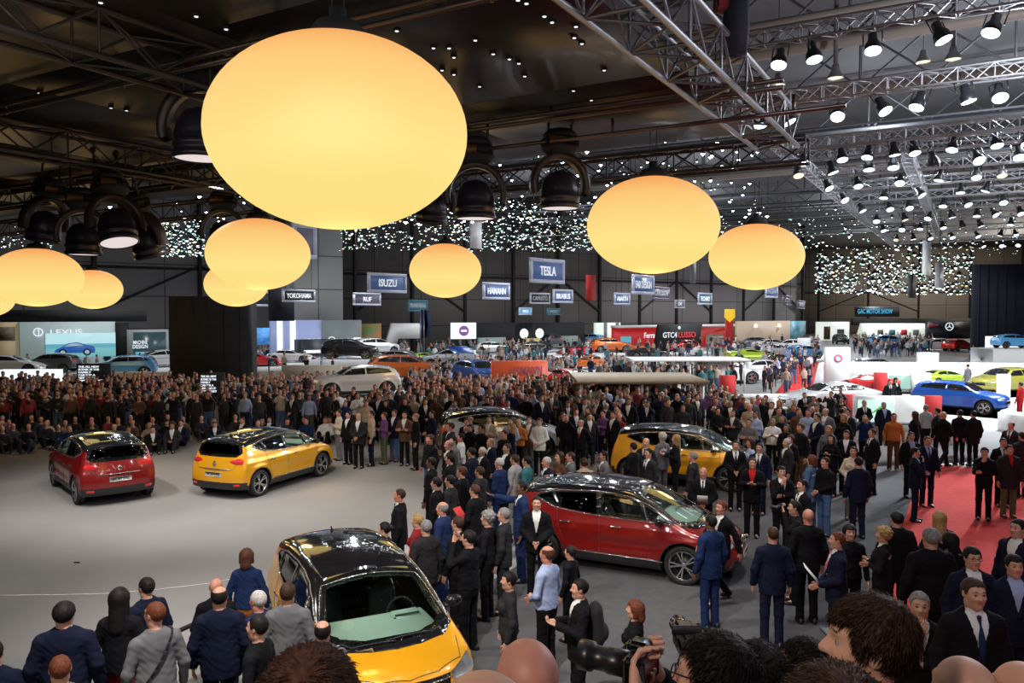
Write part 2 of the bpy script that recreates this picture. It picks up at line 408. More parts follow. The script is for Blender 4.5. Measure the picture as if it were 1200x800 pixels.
            F.cap(tb, t1, .0125, .0105, .008); F.cap(t1, t2, .0100, .0080, .004)
        V, Q = F.nets(); V = smooth_v(V, Q, 1, .35)
        cen = V[Q].mean(1); mi = np.zeros(len(Q), int)
        for q in (-1, 1):
            if vx < .006:
                e = hd(q * .031, .068, 1.660); mi[np.linalg.norm(cen - e, axis=1) < .0158] = 3
                e = hd(q * .031, .0835, 1.660); mi[np.linalg.norm(cen - e, axis=1) < .0068] = 4
                e = hd(q * .032, .088, 1.688); mi[np.sum(((cen - e) / (.018, .012, .0036)) ** 2, 1) < 1] = 2
            else:
                e = hd(q * .031, .086, 1.660); mi[np.sum(((cen - e) / (.012, .02, .0065)) ** 2, 1) < 1] = 2
                e = hd(q * .032, .088, 1.688); mi[np.sum(((cen - e) / (.016, .012, .0022 + vx * .2)) ** 2, 1) < 1] = 2
        e = hd(0, .088, 1.594); mi[np.sum(((cen - e) / (.024, .022, .011)) ** 2, 1) < 1] = 1
        out['body'] = mesh_np('body', V, [Q], [SKINV, LIP, EYE, EYEW, IRIS], mi)
    # ---- trousers / skirt
    if only is None or 'legs' in only:
        F = Field((lo[0], lo[1], -.02), (hi[0], hi[1], 1.10 + J['dz'] if pose != 'sit' else .62), cvx)
        for s, H_, K, A in legs:
            F.cap(H_, K, .092, .068, .03); F.cap(K, A + (0, .01, -.045), .066, .062, .04)
        F.cap(up(-.05, 0, .93), up(.05, 0, .93), .115, None, .05, (1, 1.1, 1)); F.cap(up(0, 0, .95), up(0, 0, 1.06), .155, .145, .04, (1, 1.4, 1))
        F.half(lambda X, Y, Z: (Z - .028) + 0 * X + 0 * Y, hi=(9, 9, .1)); folds(F, .0026)
        if pose != 'sit': F.half(lambda X, Y, Z: (1.045 - Z) + 0 * X + 0 * Y, lo=(-9, -9, 1.0))
        V, Q = F.nets(); out['trousers'] = mesh_np('trousers', smooth_v(V, Q, 1, .3), [Q], CLOTHV)
        for nm, (s, H_, K, A) in zip('RL', legs):
            F = Field(A + (-.07, -.12, -.12), A + (.07, .24, .06), .011)
            z0 = min(A[2] - .085, .06) if pose != 'walk' else A[2] - .085
            F.ell(A + (0, .075, -.055), (.045, .12, .040), .03); F.ell(A + (0, -.02, -.045), (.040, .06, .055), .04); F.cap(A, A + (0, 0, -.04), .038, .04, .03)
            F.half(lambda X, Y, Z: (Z - z0 - .004) + 0 * X + 0 * Y)
            V, Q = F.nets(); out['shoe' + nm] = mesh_np('shoe', V, [Q], SHOE)
    # ---- upper clothes
    if only is None or 'top' in only:
        g = .012 if top in ('sweater', 'shirt', 'dress') else .020
        F = Field((lo[0], lo[1], .70 + J['dz']), (hi[0], hi[1], 1.62 + J['dz']), cvx)
        torso(F, g); armsf(F, g - .002, False)
        hem = {'suit': .80, 'coat': .72, 'sweater': .93, 'shirt': .95, 'dress': .72}[top]
        F.cap(up(0, 0, hem), up(0, 0, 1.05), .168 + g + (.02 if top in ('coat', 'dress') else 0), .155 + g, .05, (1, 1.35, 1))
        hz = hem + J['dz'] if pose != 'sit' else .12
        F.half(lambda X, Y, Z: np.where((np.abs(X) < .21), (Z - hz), .5) + 0 * Y)
        if pose in ('stand', 'walk', 'behind', 'reach'):
            pass
        F.cap(up(0, -.012, 1.465), up(0, .0, 1.60), .057, .072, 0, mode='sub')
        if top in ('suit', 'coat'):
            w0, zb = (.22, 1.13) if top == 'suit' else (.17, 1.22)
            F.op(lambda X, Y, Z: (np.maximum(np.abs(X) - np.maximum(Z - J['dz'] - zb, -.05) * w0, .005 - Y)).astype(F32), F.lo, F.lo + F.n * F.vx, 0, 'sub')
            for q in (-1, 1):       # lapels
                F.cap(up(q * .004, .155, zb), up(q * .082, .075, 1.455), .010, .014, .012); F.cap(up(q * .082, .065, 1.46), up(q * .066, -.045, 1.505), .014, .014, .012); 
            F.cap(up(-.055, -.055, 1.508), up(.055, -.055, 1.508), .014, None, .012)
        else:
            F.cap(up(-.045, .03, 1.47), up(.045, .03, 1.47), .018, None, .02); F.cap(up(-.05, -.05, 1.50), up(.05, -.05, 1.50), .018, None, .02)
            F.cap(up(0, -.012, 1.455), up(0, .0, 1.60), .056, .066, 0, mode='sub')
        folds(F)
        V, Q = F.nets(); out['top'] = mesh_np('jacket' if top in ('suit', 'coat') else 'shirt', smooth_v(V, Q, 1, .3), [Q], CLOTHV)
        if top in ('suit', 'coat'):
            F = Field(up(-.20, -.14, 1.0), up(.20, .20, 1.55), cvx)
            F.cap(up(0, .0, 1.14), up(0, -.005, 1.34), .155, .180 if not female else .17, .05, (1, 1.5, 1)); F.cap(up(-.08, -.01, 1.405), up(.08, -.01, 1.405), .05, None, .06)
            F.cap(up(0, -.01, 1.44), up(0, -.004, 1.525), .063, .061, .02); F.half(lambda X, Y, Z: (Z - 1.05 - J['dz']) + 0 * X + 0 * Y); F.cap(up(0, .04, 1.54), up(0, .16, 1.46), .016, .024, .0, mode='sub')
            V, Q = F.nets(); out['inner'] = mesh_np('shirt', smooth_v(V, Q, 1, .3), [Q], CLOTHV)
            F = Field(up(-.06, .05, 1.08), up(.06, .20, 1.52), .008)
            F.cap(up(0, .077, 1.485), up(0, .075, 1.455), .018, .014, .01); F.cap(up(0, .082, 1.45), up(0, .130, 1.30), .016, .026, .01, (1, 1.6, 1)); F.cap(up(0, .130, 1.30), up(0, .122, 1.12), .026, .026, .01, (1, 1.6, 1))
            V, Q = F.nets(); out['tie'] = mesh_np('tie', V, [Q], CLOTHV)
    out['J'] = J; out['arms'] = arms; out['turn'] = turn
    return out

def hair_mesh(style, vx=.007):
    F = Field((-.17, -.22, 1.26), (.17, .16, 1.82), vx)
    t = {'short': .006, 'crop': .0025, 'full': .011, 'curly': .024, 'long': .014, 'bob': .018, 'balding': .005, 'pony': .010}[style]
    F.ell((0, -.014, 1.674), (.079 + t, .098 + t, .093 + t), 0)
    fore = {'full': 1.712, 'short': 1.722, 'crop': 1.726, 'bob': 1.700, 'curly': 1.715}.get(style, 1.720)
    F.op(lambda X, Y, Z: (Z - np.interp(Y[0, :, 0], [-.2, -.075, -.035, -.022, .004, .016, .030, .046, .060, .1], [1.570, 1.575, 1.60, 1.655, 1.668, 1.640, 1.652, 1.705, fore, fore + .004])[None, :, None] - .010 * np.exp(-((np.abs(X) - .055) / .016) ** 2) * (Y > .04) + .0035 * np.sin(X * 210) + .003 * np.sin(Y * 170 + X * 60)).astype(F32), F.lo, F.lo + F.n * F.vx, .004, 'sub')
    if style == 'balding':
        F.ell((0, .0, 1.745), (.072, .10, .05), .01, 'sub')
    if style == 'curly':
        for i in range(60):
            a = random.uniform(0, 6.28); b = random.uniform(-.1, 1.4); p = np.array((math.cos(a) * math.cos(b) * .098, -.02 + math.sin(a) * math.cos(b) * .112, 1.675 + math.sin(b) * .105))
            if p[1] > .04 and p[2] < 1.73: continue
            F.ell(p, (.022, .022, .020), .012)
    if style in ('long', 'bob', 'pony'):
        zb = {'long': 1.38, 'bob': 1.56, 'pony': 1.50}[style]
        if style != 'pony':
            F.cap((0, -.055, 1.66), (0, -.085, zb), .088, .078, .03, (1, 1.5, 1))
            for q in (-1, 1): F.cap((q * .070, -.010, 1.70), (q * .084, -.015, zb + .02), .028, .024, .03)
        else: F.ell((0, -.14, 1.68), (.035, .035, .035), .02); F.cap((0, -.15, 1.67), (0, -.14, zb), .03, .015, .02)
        F.ell((0, .075, 1.60), (.062, .07, .105), .01, 'sub'); F.cap((0, 0, 1.60), (0, -.02, 1.45), .055, .055, 0, mode='sub')
    X, Y, Z = F.grids((slice(None),) * 3)
    F.f += (.0022 * np.sin(X * 190 + 3 * np.sin(Z * 60)) * np.sin(Y * 160 + 2 * np.sin(X * 90)) ).astype(F32)
    V, Q = F.nets(); V = smooth_v(V, Q, 1, .3)
    if vx < .006 and style != 'balding':        # loose strands combed over the scalp for the heads seen close by
        r_ = np.random.RandomState(5); n = 5200 if style == 'full' else 4200; c = V[r_.randint(0, len(V), n)]; o_ = c - np.array((0, -.012, 1.66)); nr = o_ / np.linalg.norm(o_, axis=1, keepdims=True)
        c = c[nr[:, 2] > -.6]; nr = nr[nr[:, 2] > -.6]; n = len(c)
        whorl = np.array((.0, -.07, 1.0)); fl = c - (np.array((0, -.075, 1.76))); fl -= nr * np.sum(fl * nr, 1, keepdims=True); fl /= np.linalg.norm(fl, axis=1, keepdims=True) + 1e-6
        fl += r_.normal(0, .16, (n, 3)); sd = np.cross(nr, fl); sd /= np.linalg.norm(sd, axis=1, keepdims=True); L = r_.uniform(.016, .034, (n, 1)) * (.55 if style == 'crop' else 1); lift = r_.uniform(.0, .10, (n, 1))
        p0 = c - nr * .002; p1 = c + fl * L * .5 + nr * L * lift * .8; p2 = c + fl * L + nr * L * lift * .7 - np.array((0, 0, 1)) * L * .12; w = .0013
        SV = np.stack([p0 - sd * w, p0 + sd * w, p1 + sd * w * .9, p1 - sd * w * .9, p1 + nr * .0010, p2], 1).reshape(-1, 3); b_ = len(V) + np.arange(n)[:, None] * 6
        Q4 = b_ + np.array([[0, 1, 2, 3]]); T3 = np.concatenate([b_ + np.array([[3, 2, 5]]), b_ + np.array([[2, 4, 5]]), b_ + np.array([[4, 3, 5]])])
        return mesh_np('hair', np.concatenate([V, SV]), [np.concatenate([Q, Q4]), T3], HAIRV)
    return mesh_np('hair', V, [Q], HAIRV)
VAR = {}
def variant(pose, top, female=False, hi=False, turn=0.0, far=False):
    k = (pose, top, female, hi, turn, far)
    if k not in VAR:
        VAR[k] = person_meshes(pose, top, female, *((.0048, .008) if hi else (.015, .018) if far else (.0078, .0115)), turn=turn)
    return VAR[k]
HAIRM = {}
def hair_of(style, lod):
    k = (style, lod)
    if k not in HAIRM: HAIRM[k] = hair_mesh(style, {'hi': .0042, 'mid': .0075, 'far': .014}[lod])
    return HAIRM[k]
GLASSES = MB()
for q in (-1, 1):
    pr = [(q * .034 + .024 * math.cos(a) , .102, 1.662 + .017 * math.sin(a)) for a in np.linspace(0, 2 * math.pi, 13)]
    for a, b in zip(pr[:-1], pr[1:]): GLASSES.tube(a, b, .0022, 5)
    GLASSES.tube((q * .058, .102, 1.668), (q * .080, -.005, 1.665), .0022, 5)
GLASSES.tube((-.01, .104, 1.665), (.01, .104, 1.665), .0022, 5)
GLASSES = GLASSES.mesh('glasses', mat('black_plastic', (.012, .012, .013), .25))
def strap_mesh(bag):
    m = MB()
    P = [(.15 * math.cos(a) * 1.0 , .0 + .150 * math.sin(a), 1.24 + .25 * math.cos(a)) for a in np.linspace(.0, 2 * math.pi, 22)]
    for a, b in zip(P[:-1], P[1:]): m.tube(a, b, .012, 6)
    return m
def make_lanyard():
    m = MB(); P = [(-.07, -.03, 1.50), (-.085, .075, 1.45), (-.05, .15, 1.30), (0, .165, 1.16), (.05, .15, 1.30), (.085, .075, 1.45), (.07, -.03, 1.50)]
    for a, b in zip(P[:-1], P[1:]): m.tube(a, b, .006, 5)
    m.box((0, .172, 1.10), (.075, .006, .10), m=1)
    return m.mesh('lanyard', [mat('black_plastic', (.012, .012, .013), .25), CL['white']])
def make_backpack():
    F = Field((-.2, -.42, .95), (.2, -.02, 1.5), .012)
    F.cap((0, -.22, 1.08), (0, -.20, 1.36), .15, .13, .03, (1, 1.5, 1)); F.ell((0, -.31, 1.12), (.11, .05, .10), .03)
    V, Q = F.nets(); return mesh_np('backpack', V, [Q], CL['black'])
def make_handbag():
    m = MB(); F = Field((-.2, -.1, -.2), (.2, .1, .2), .012); F.cap((-.1, 0, -.05), (.1, 0, -.05), .09, None, 0, (1, 1.6, 1)); V, Q = F.nets(); m.add(V, [Q])
    P = [(.1 * math.cos(a), 0, .03 + .16 * math.sin(a)) for a in np.linspace(0, math.pi, 10)]
    for a, b in zip(P[:-1], P[1:]): m.tube(a, b, .008, 6)
    return m.mesh('bag', CL['black'], True)
def camera_mesh(lens=.15):
    m = MB(); m.box((0, 0, 0), (.14, .065, .095), bev=.012); m.box((0, .0, .06), (.055, .06, .035), bev=.01); m.box((.055, .015, 0), (.03, .10, .09), bev=.012)
    m.lathe([(.0, 0), (.038, 0), (.038, lens * .4), (.034, lens * .45), (.034, lens * .7), (.042, lens * .75), (.043, lens), (.036, lens), (.030, lens * .9), (0, lens * .9)], (0, .03, 0), 20, 'y')
    return m.mesh('camera', mat('camera_black', (.012, .012, .013), .3), False)
ACC = {}
def acc(n):
    if n not in ACC: ACC[n] = dict(lanyard=make_lanyard, backpack=make_backpack, bag=make_handbag, camera=camera_mesh, glasses=lambda: GLASSES,
        phone=lambda: MB().box((0, 0, 0), (.072, .010, .145), bev=.004).mesh('phone', mat('black_plastic', (.012, .012, .013), .25)),
        paper=lambda: MB().box((0, 0, 0), (.21, .006, .28)).mesh('paper', CL['white']), redfolder=lambda: MB().box((0, 0, 0), (.24, .02, .32), bev=.004).mesh('folder', CL['red']),
        strap=lambda: strap_mesh(0).mesh('shoulder_strap', CL['black'], True))[n]()
    return ACC[n]
PLACED = []
def person(loc, rz, label, pose='stand', top='suit', hair='short', hc='brown', tc='black', lc=None, skin='light', H=1.76, female=False, hi=False, far=False, tie='navy', inner='white', extra=(), turn=0.0, fat=1.0, group=None, feet=True):
    v = variant(pose, top, female, hi, turn, far); lod = 'hi' if hi else ('far' if far else 'mid')
    o = thing('person', label, 'person', loc, rz, group); s = H / 1.79; o.scale = (s * fat, s * fat, s)
    def add(nm, me, m=None, loc=(0, 0, 0), rz=0.0, par=o):
        c = ob(nm, me, par, loc, rz)
        if m: recolor(c, 0, m)
        return c
    b = add('body', v['body'], SKIN[skin])
    add('trousers', v['trousers'], CL[lc or tc])
    add('jacket' if top in ('suit', 'coat') else ('dress' if top == 'dress' else 'shirt'), v['top'], CL[tc])
    if top in ('suit', 'coat'):
        add('shirt', v['inner'], CL[inner])
        if tie and not far: add('tie', v['tie'], CL[tie])
    if feet:
        add('shoe', v['shoeR']); add('shoe', v['shoeL'])
    dz = v['J']['dz']
    if hair != 'bald': add('hair', hair_of(hair, lod), HAIRC[hc], (0, 0, dz), turn)
    # held things are things of their own
    R = Matrix.Rotation(rz, 4, 'Z'); base = Matrix.Translation(loc) @ R @ Matrix.Diagonal((s * fat, s * fat, s, 1))
    for e in extra:
        if e in ('glasses', 'lanyard'): add(e, acc(e), None, (0, 0, dz), turn if e == 'glasses' else 0); continue
        lab = {'camera': 'black camera held up by the ', 'bag': 'black handbag carried by the ', 'backpack': 'black backpack worn by the ', 'phone': 'black phone held by the ', 'paper': 'white paper held by the ', 'redfolder': 'red folder held by the ', 'strap': 'dark bag strap across the back of the '}[e]
        lab += ' '.join(label.split()[:9])
        if e == 'strap': add('shoulder_strap', acc('strap')); continue
        pos = {'camera': (0, .205, 1.635) if pose == 'camera' else (.0, .36, 1.26), 'bag': (.30, .02, .78), 'backpack': (0, 0, 0), 'phone': (.05, .36, 1.33), 'paper': (0, .33, 1.16), 'redfolder': (0, .31, 1.16)}[e]
        p = base @ Vector(pos); c = ob({'bag': 'handbag', 'redfolder': 'folder'}.get(e, e), acc(e), None, p, rz); c.scale = o.scale
        if e in ('paper', 'redfolder'): c.rotation_euler = (-.7, 0, rz)
        tag(c, lab, {'redfolder': 'folder', 'bag': 'handbag'}.get(e, e))
    PLACED.append((loc[0], loc[1])); return o
# ================================================================ CARS
PAINT = {}
def paint(n, c, metal=.35, rough=.28):
    RGBOF['car_paint_' + n] = c; PAINT[n] = mat('car_paint_' + n, c, rough, metal, coat=1.0); return PAINT[n]
for n_, c_ in dict(yellow=(.85, .40, .010), red=(.24, .008, .006), white=(.80, .80, .80), blue=(.02, .12, .55), olive=(.35, .33, .05), orange=(.75, .16, .02), silver=(.45, .46, .48), black=(.012, .012, .014), lime=(.40, .55, .04), racered=(.60, .02, .015), skyblue=(.12, .40, .75), grey=(.12, .13, .14)).items(): paint(n_, c_)
PAINT['red'].node_tree.nodes['Principled BSDF'].inputs['Metallic'].default_value = .5
PAINTV = tinted(mat('car_paint', (.5, .5, .5), .26, .22, coat=1.0))
BLACKG = mat('gloss_black', (.010, .010, .012), .10, 0, coat=1.0)
BLACKP = mat('black_cladding', (.022, .022, .024), .45)
CHROME = mat('chrome', (.85, .85, .86), .12, 1.0)
TYRE = mat('tyre_rubber', (.018, .018, .018), .75)
RIMS = mat('alloy_rim', (.62, .63, .65), .22, 1.0); RIMB = mat('rim_dark', (.015, .015, .016), .4)
LAMPR = mat('tail_lamp_red', (.45, .01, .012), .12, coat=1.0, emis=(.8, .02, .02), estr=.25, sample=False)
LAMPW = mat('head_lamp', (.55, .57, .60), .08, .6, coat=1.0)
TRIMI = mat('interior_grey', (.42, .48, .45), .6); SEATM = mat('seat_fabric', (.030, .030, .033), .8); PLATE = mat('plate_white', (.72, .72, .70), .4)
def glass_mat(name, tint, mixf):
    m = bpy.data.materials.new(name); m.use_nodes = True; nt = m.node_tree; nt.nodes.clear()
    o = nt.nodes.new('ShaderNodeOutputMaterial'); t = nt.nodes.new('ShaderNodeBsdfTransparent'); g = nt.nodes.new('ShaderNodeBsdfGlossy'); mx = nt.nodes.new('ShaderNodeMixShader'); fr = nt.nodes.new('ShaderNodeLayerWeight'); pw = nt.nodes.new('ShaderNodeMath'); pw.operation = 'POWER'; pw.inputs[1].default_value = 4.0
    t.inputs[0].default_value = (*tint, 1); g.inputs['Roughness'].default_value = .02; 
    mr = nt.nodes.new('ShaderNodeMath'); mr.operation = 'ADD'; mr.inputs[1].default_value = mixf; nt.links.new(fr.outputs['Facing'], pw.inputs[0]); nt.links.new(pw.outputs[0], mr.inputs[0])
    nt.links.new(mr.outputs[0], mx.inputs[0]); nt.links.new(t.outputs[0], mx.inputs[1]); nt.links.new(g.outputs[0], mx.inputs[2]); nt.links.new(mx.outputs[0], o.inputs[0])
    return m
GLASSC = glass_mat('windscreen_glass', (.86, .94, .90), .03); GLASST = glass_mat('tinted_glass', (.10, .12, .12), .03)

def chaikin(P, n=2, closed=True):
    P = np.array(P, float)
    for _ in range(n):
        Q = np.roll(P, -1, 0); P = np.stack([P * .75 + Q * .25, P * .25 + Q * .75], 1).reshape(-1, 2)
    return P
class CarShape:
    def __init__(s, prof, sec, cf=.30, cr=.16, crown=.13, taper=(.93, .94), axles=(1.27, -1.46), wr=.355, ht=None):
        s.prof = chaikin(prof, 2); s.sec = np.array(sec); s.cf, s.cr, s.crown, s.taper, s.axles, s.wr = cf, cr, crown, taper, axles, wr
        s.lo, s.hi = s.prof.min(0), s.prof.max(0)
        g = .02; s.gx = np.arange(s.lo[0] - .6, s.hi[0] + .6, g); s.gz = np.arange(s.lo[1] - .5, s.hi[1] + .5, g)
        X, Z = np.meshgrid(s.gx, s.gz, indexing='ij'); d = np.full(X.shape, 1e9); ins = np.zeros(X.shape, bool); P = s.prof
        for i in range(len(P)):
            a, b = P[i], P[(i + 1) % len(P)]; e = b - a; wx, wz = X - a[0], Z - a[1]; t = np.clip((wx * e[0] + wz * e[1]) / (e @ e), 0, 1)
            d = np.minimum(d, (wx - t * e[0]) ** 2 + (wz - t * e[1]) ** 2)
            c = ((a[1] > Z) != (b[1] > Z)) & (X < (b[0] - a[0]) * (Z - a[1]) / (b[1] - a[1] + 1e-12) + a[0]); ins ^= c
        s.D = np.sqrt(d) * np.where(ins, -1, 1); s.g = g
        s.L = max(s.hi[0], -s.lo[0])
    def f(s, x, y, z):
        x, y, z = np.broadcast_arrays(np.asarray(x, float), np.asarray(y, float), np.asarray(z, float))
        ya = np.abs(y); yn = np.clip(ya / .93, 0, 1.3)
        xf = np.clip((x - .2) / 1.6, 0, 1) ** 1.5; xr = np.clip((-x - .4) / 1.4, 0, 1)
        xx = x + s.cf * xf * yn ** 2.6 - s.cr * xr * yn ** 2.8
        zc = np.clip((z - .6) / .6, 0, 1); zz = z + s.crown * zc * ya ** 2
        i = np.clip((xx - s.gx[0]) / s.g, 0, len(s.gx) - 2.001); k = np.clip((zz - s.gz[0]) / s.g, 0, len(s.gz) - 2.001)
        i0, k0 = i.astype(int), k.astype(int); u, v = i - i0, k - k0
        d1 = s.D[i0, k0] * (1 - u) * (1 - v) + s.D[i0 + 1, k0] * u * (1 - v) + s.D[i0, k0 + 1] * (1 - u) * v + s.D[i0 + 1, k0 + 1] * u * v
        tp = np.where(x > 0, 1 - (1 - s.taper[0]) * np.clip(x / s.hi[0], 0, 1) ** 3, 1 - (1 - s.taper[1]) * np.clip(x / s.lo[0], 0, 1) ** 3)
        w = np.interp(z, s.sec[:, 0], s.sec[:, 1]) * tp
        for ax in s.axles:
            r = np.sqrt((x - ax) ** 2 + (z - s.wr) ** 2); w = w + .022 * np.exp(-((r - s.wr - .06) / .10) ** 2)
        w = w - .012 * np.exp(-((z - .62) / .08) ** 2) * np.exp(-(x / 1.0) ** 4)
        d2 = ya - w; k_ = .07
        h = np.maximum(k_ - np.abs(d1 - d2), 0) / k_
        return (np.maximum(d1, d2) + h * h * k_ * .25) * .9
    def solve(s, A, B, mode, off=0.0):
        A, B = np.asarray(A, float), np.asarray(B, float)
        hi = {'side': 1.15, 'top': 2.1, 'front': s.hi[0] + .1, 'rear': s.lo[0] - .1}[mode]; lo = {'side': 0., 'top': .3, 'front': 0., 'rear': 0.}[mode]
        H = np.full(A.shape, hi); Lo = np.full(A.shape, lo)
        ev = {'side': lambda t: s.f(A, t, B), 'top': lambda t: s.f(A, B, t), 'front': lambda t: s.f(t, A, B), 'rear': lambda t: s.f(t, A, B)}[mode]
        T = np.linspace(hi, lo, 90); done = np.zeros(A.shape, bool); a = H.copy(); b = Lo.copy(); prev = T[0]
        for t in T[1:]:
            v = ev(np.full(A.shape, t)) < off; n = v & ~done; a[n] = prev; b[n] = t; done |= v; prev = t
        for _ in range(14):
            m = (a + b) / 2; v = ev(m) < off; b = np.where(v, m, b); a = np.where(v, a, m)
        r = (a + b) / 2
        P = {'side': (A, r, B), 'top': (A, B, r), 'front': (r, A, B), 'rear': (r, A, B)}[mode]
        return np.stack(P, -1)
    def grad(s, P):
        e = .004; x, y, z = P.T
        n = np.stack([s.f(x + e, y, z) - s.f(x - e, y, z), s.f(x, y + e, z) - s.f(x, y - e, z), s.f(x, y, z + e) - s.f(x, y, z - e)], -1)
        return n / (np.linalg.norm(n, axis=1, keepdims=True) + 1e-9)
    def patch(s, poly, mode, off=.004, res=.08, th=.006, mirror=False):
        """a panel that lies on the body surface: polygon in the two free axes of mode"""
        bm = bmesh.new(); P = np.array(poly, float)
        Q = []
        for a, b in zip(P, np.roll(P, -1, 0)):
            n = max(1, int(np.linalg.norm(b - a) / res)); Q += [a + (b - a) * i / n for i in range(n)]
        bm.faces.new([bm.verts.new((q[0], q[1], 0)) for q in Q])
        lo, hi = P.min(0), P.max(0)
        for ax in (0, 1):
            for t in np.arange(lo[ax] + res, hi[ax], res):
                co = [0, 0, 0]; no = [0, 0, 0]; co[ax] = t; no[ax] = 1
                bmesh.ops.bisect_plane(bm, geom=bm.verts[:] + bm.edges[:] + bm.faces[:], plane_co=co, plane_no=no, dist=1e-6)
        bmesh.ops.triangulate(bm, faces=bm.faces[:])
        bm.verts.index_update(); V2 = np.array([v.co[:2] for v in bm.verts]); F = np.array([[v.index for v in f.verts] for f in bm.faces])
        bd = [(e.verts[0].index, e.verts[1].index) for e in bm.edges if len(e.link_faces) == 1]; bm.free()
        S = s.solve(V2[:, 0], V2[:, 1], mode); N = s.grad(S); V = np.concatenate([S + N * off, S + N * (off - th)]); n = len(S)
        nf = np.cross(S[F[:, 1]] - S[F[:, 0]], S[F[:, 2]] - S[F[:, 0]]); flip = np.sum(nf * N[F[:, 0]], 1).sum() < 0
        if flip: F = F[:, ::-1]
        E = np.array(bd); FQ = np.stack([E[:, 0], E[:, 1], E[:, 1] + n, E[:, 0] + n], 1)
        out = MB(); out.add(V, [np.concatenate([F, F[:, ::-1] + n]), FQ])
        if mirror: out.add(V * (1, -1, 1), [np.concatenate([F[:, ::-1], F + n]), FQ[:, ::-1]])
        return out
    def patch2(s, name, m, root, poly, mode, off=.004, th=.006, smooth=True):
        for sg in (1, -1):
            o = s.patch(poly, mode, off, th=th)
            if sg < 0:
                o.V = [v * np.array((1, -1, 1), F32) for v in o.V]; o.F = {k: [f[:, ::-1] for f in fs] for k, fs in o.F.items()}
            o.build(name, m, root, smooth=smooth)
    def line(s, pts, mode, r=.007, off=0.0, mirror=False, res=.05, mb=None, n=6):
        P = np.array(pts, float); Q = [P[0]]
        for a, b in zip(P[:-1], P[1:]):
            k = max(1, int(np.linalg.norm(b - a) / res)); Q += [a + (b - a) * (i + 1) / k for i in range(k)]
        Q = np.array(Q); S = s.solve(Q[:, 0], Q[:, 1], mode); S = S + s.grad(S) * off; out = mb or MB()
        for a, b in zip(S[:-1], S[1:]):
            out.tube(a, b, r, n)
            if mirror: out.tube(a * (1, -1, 1), b * (1, -1, 1), r, n)
        return out
def inpoly(x, z, P):
    P = np.array(P); ins = np.zeros(np.broadcast(x, z).shape, bool)
    for a, b in zip(P, np.roll(P, -1, 0)):
        ins ^= ((a[1] > z) != (b[1] > z)) & (x < (b[0] - a[0]) * (z - a[1]) / (b[1] - a[1] + 1e-12) + a[0])
    return ins
def shrink(P, d):
    P = np.array(P, float); c = P.mean(0); v = P - c; L = np.linalg.norm(v, axis=1, keepdims=True); return c + v * (1 - d / L)
_WH = {}
def wheel_meshes(wr=.355, rr=.262, w=.215, spokes=5):
    k = (wr, rr, w, spokes)
    if k in _WH: return _WH[k]
    t = MB(); h = w / 2
    t.lathe([(rr - .01, -h * .8), (rr, -h * .9), (wr - .035, -h), (wr - .010, -h * .85), (wr, -h * .6), (wr + .0, -h * .2), (wr - .004, -h * .18), (wr - .004, h * .18), (wr, h * .2), (wr, h * .6), (wr - .010, h * .85), (wr - .035, h), (rr, h * .9), (rr - .01, h * .8), (rr - .012, -h * .8)], n=36, axis='y')
    t.lathe([(rr - .01, -h * .8), (rr - .02, h * .6)], n=36, axis='y', m=1); t.lathe([(0, -.01), (rr - .01, -.01)], n=36, axis='y', m=1); t.lathe([(0, .0), (rr * .62, .0), (rr * .62, .02), (0, .02)][::-1], n=24, axis='y', m=1)
    rim = MB(); rim.lathe([(rr - .004, h * .80), (rr + .004, h * .92), (rr - .012, h * .95), (rr - .022, h * .80)], n=40, axis='y'); rim.lathe([(0, h * .72), (.045, h * .70), (.055, h * .6), (.058, .02)], n=20, axis='y')
    for i in range(spokes):
        a0 = i * 2 * math.pi / spokes
        for da in (-.17, .17):
            c0 = np.array((math.cos(a0 + da * .4), 0, math.sin(a0 + da * .4))); c1 = np.array((math.cos(a0 + da), 0, math.sin(a0 + da))); y0, y1 = h * .68, h * .82
            tt = np.cross(c1, (0, 1, 0)) * .015
            p = [c0 * .04 - tt * .8 + (0, y0, 0), c0 * .04 + tt * .8 + (0, y0, 0), c1 * (rr - .012) + tt + (0, y1, 0), c1 * (rr - .012) - tt + (0, y1, 0)]
            V = np.array(p + [q - np.array((0, .03, 0)) for q in p]); rim.add(V, [np.array([[0, 1, 2, 3], [7, 6, 5, 4], [0, 4, 5, 1], [1, 5, 6, 2], [2, 6, 7, 3], [3, 7, 4, 0]])])
    _WH[k] = (t.mesh('wheel', [TYRE, RIMB], False), rim.mesh('rim', RIMS)); 
    for m in _WH[k]:
        for p in m.polygons: p.use_smooth = len(p.vertices) == 4 and m.name.startswith('wheel')
    return _WH[k]

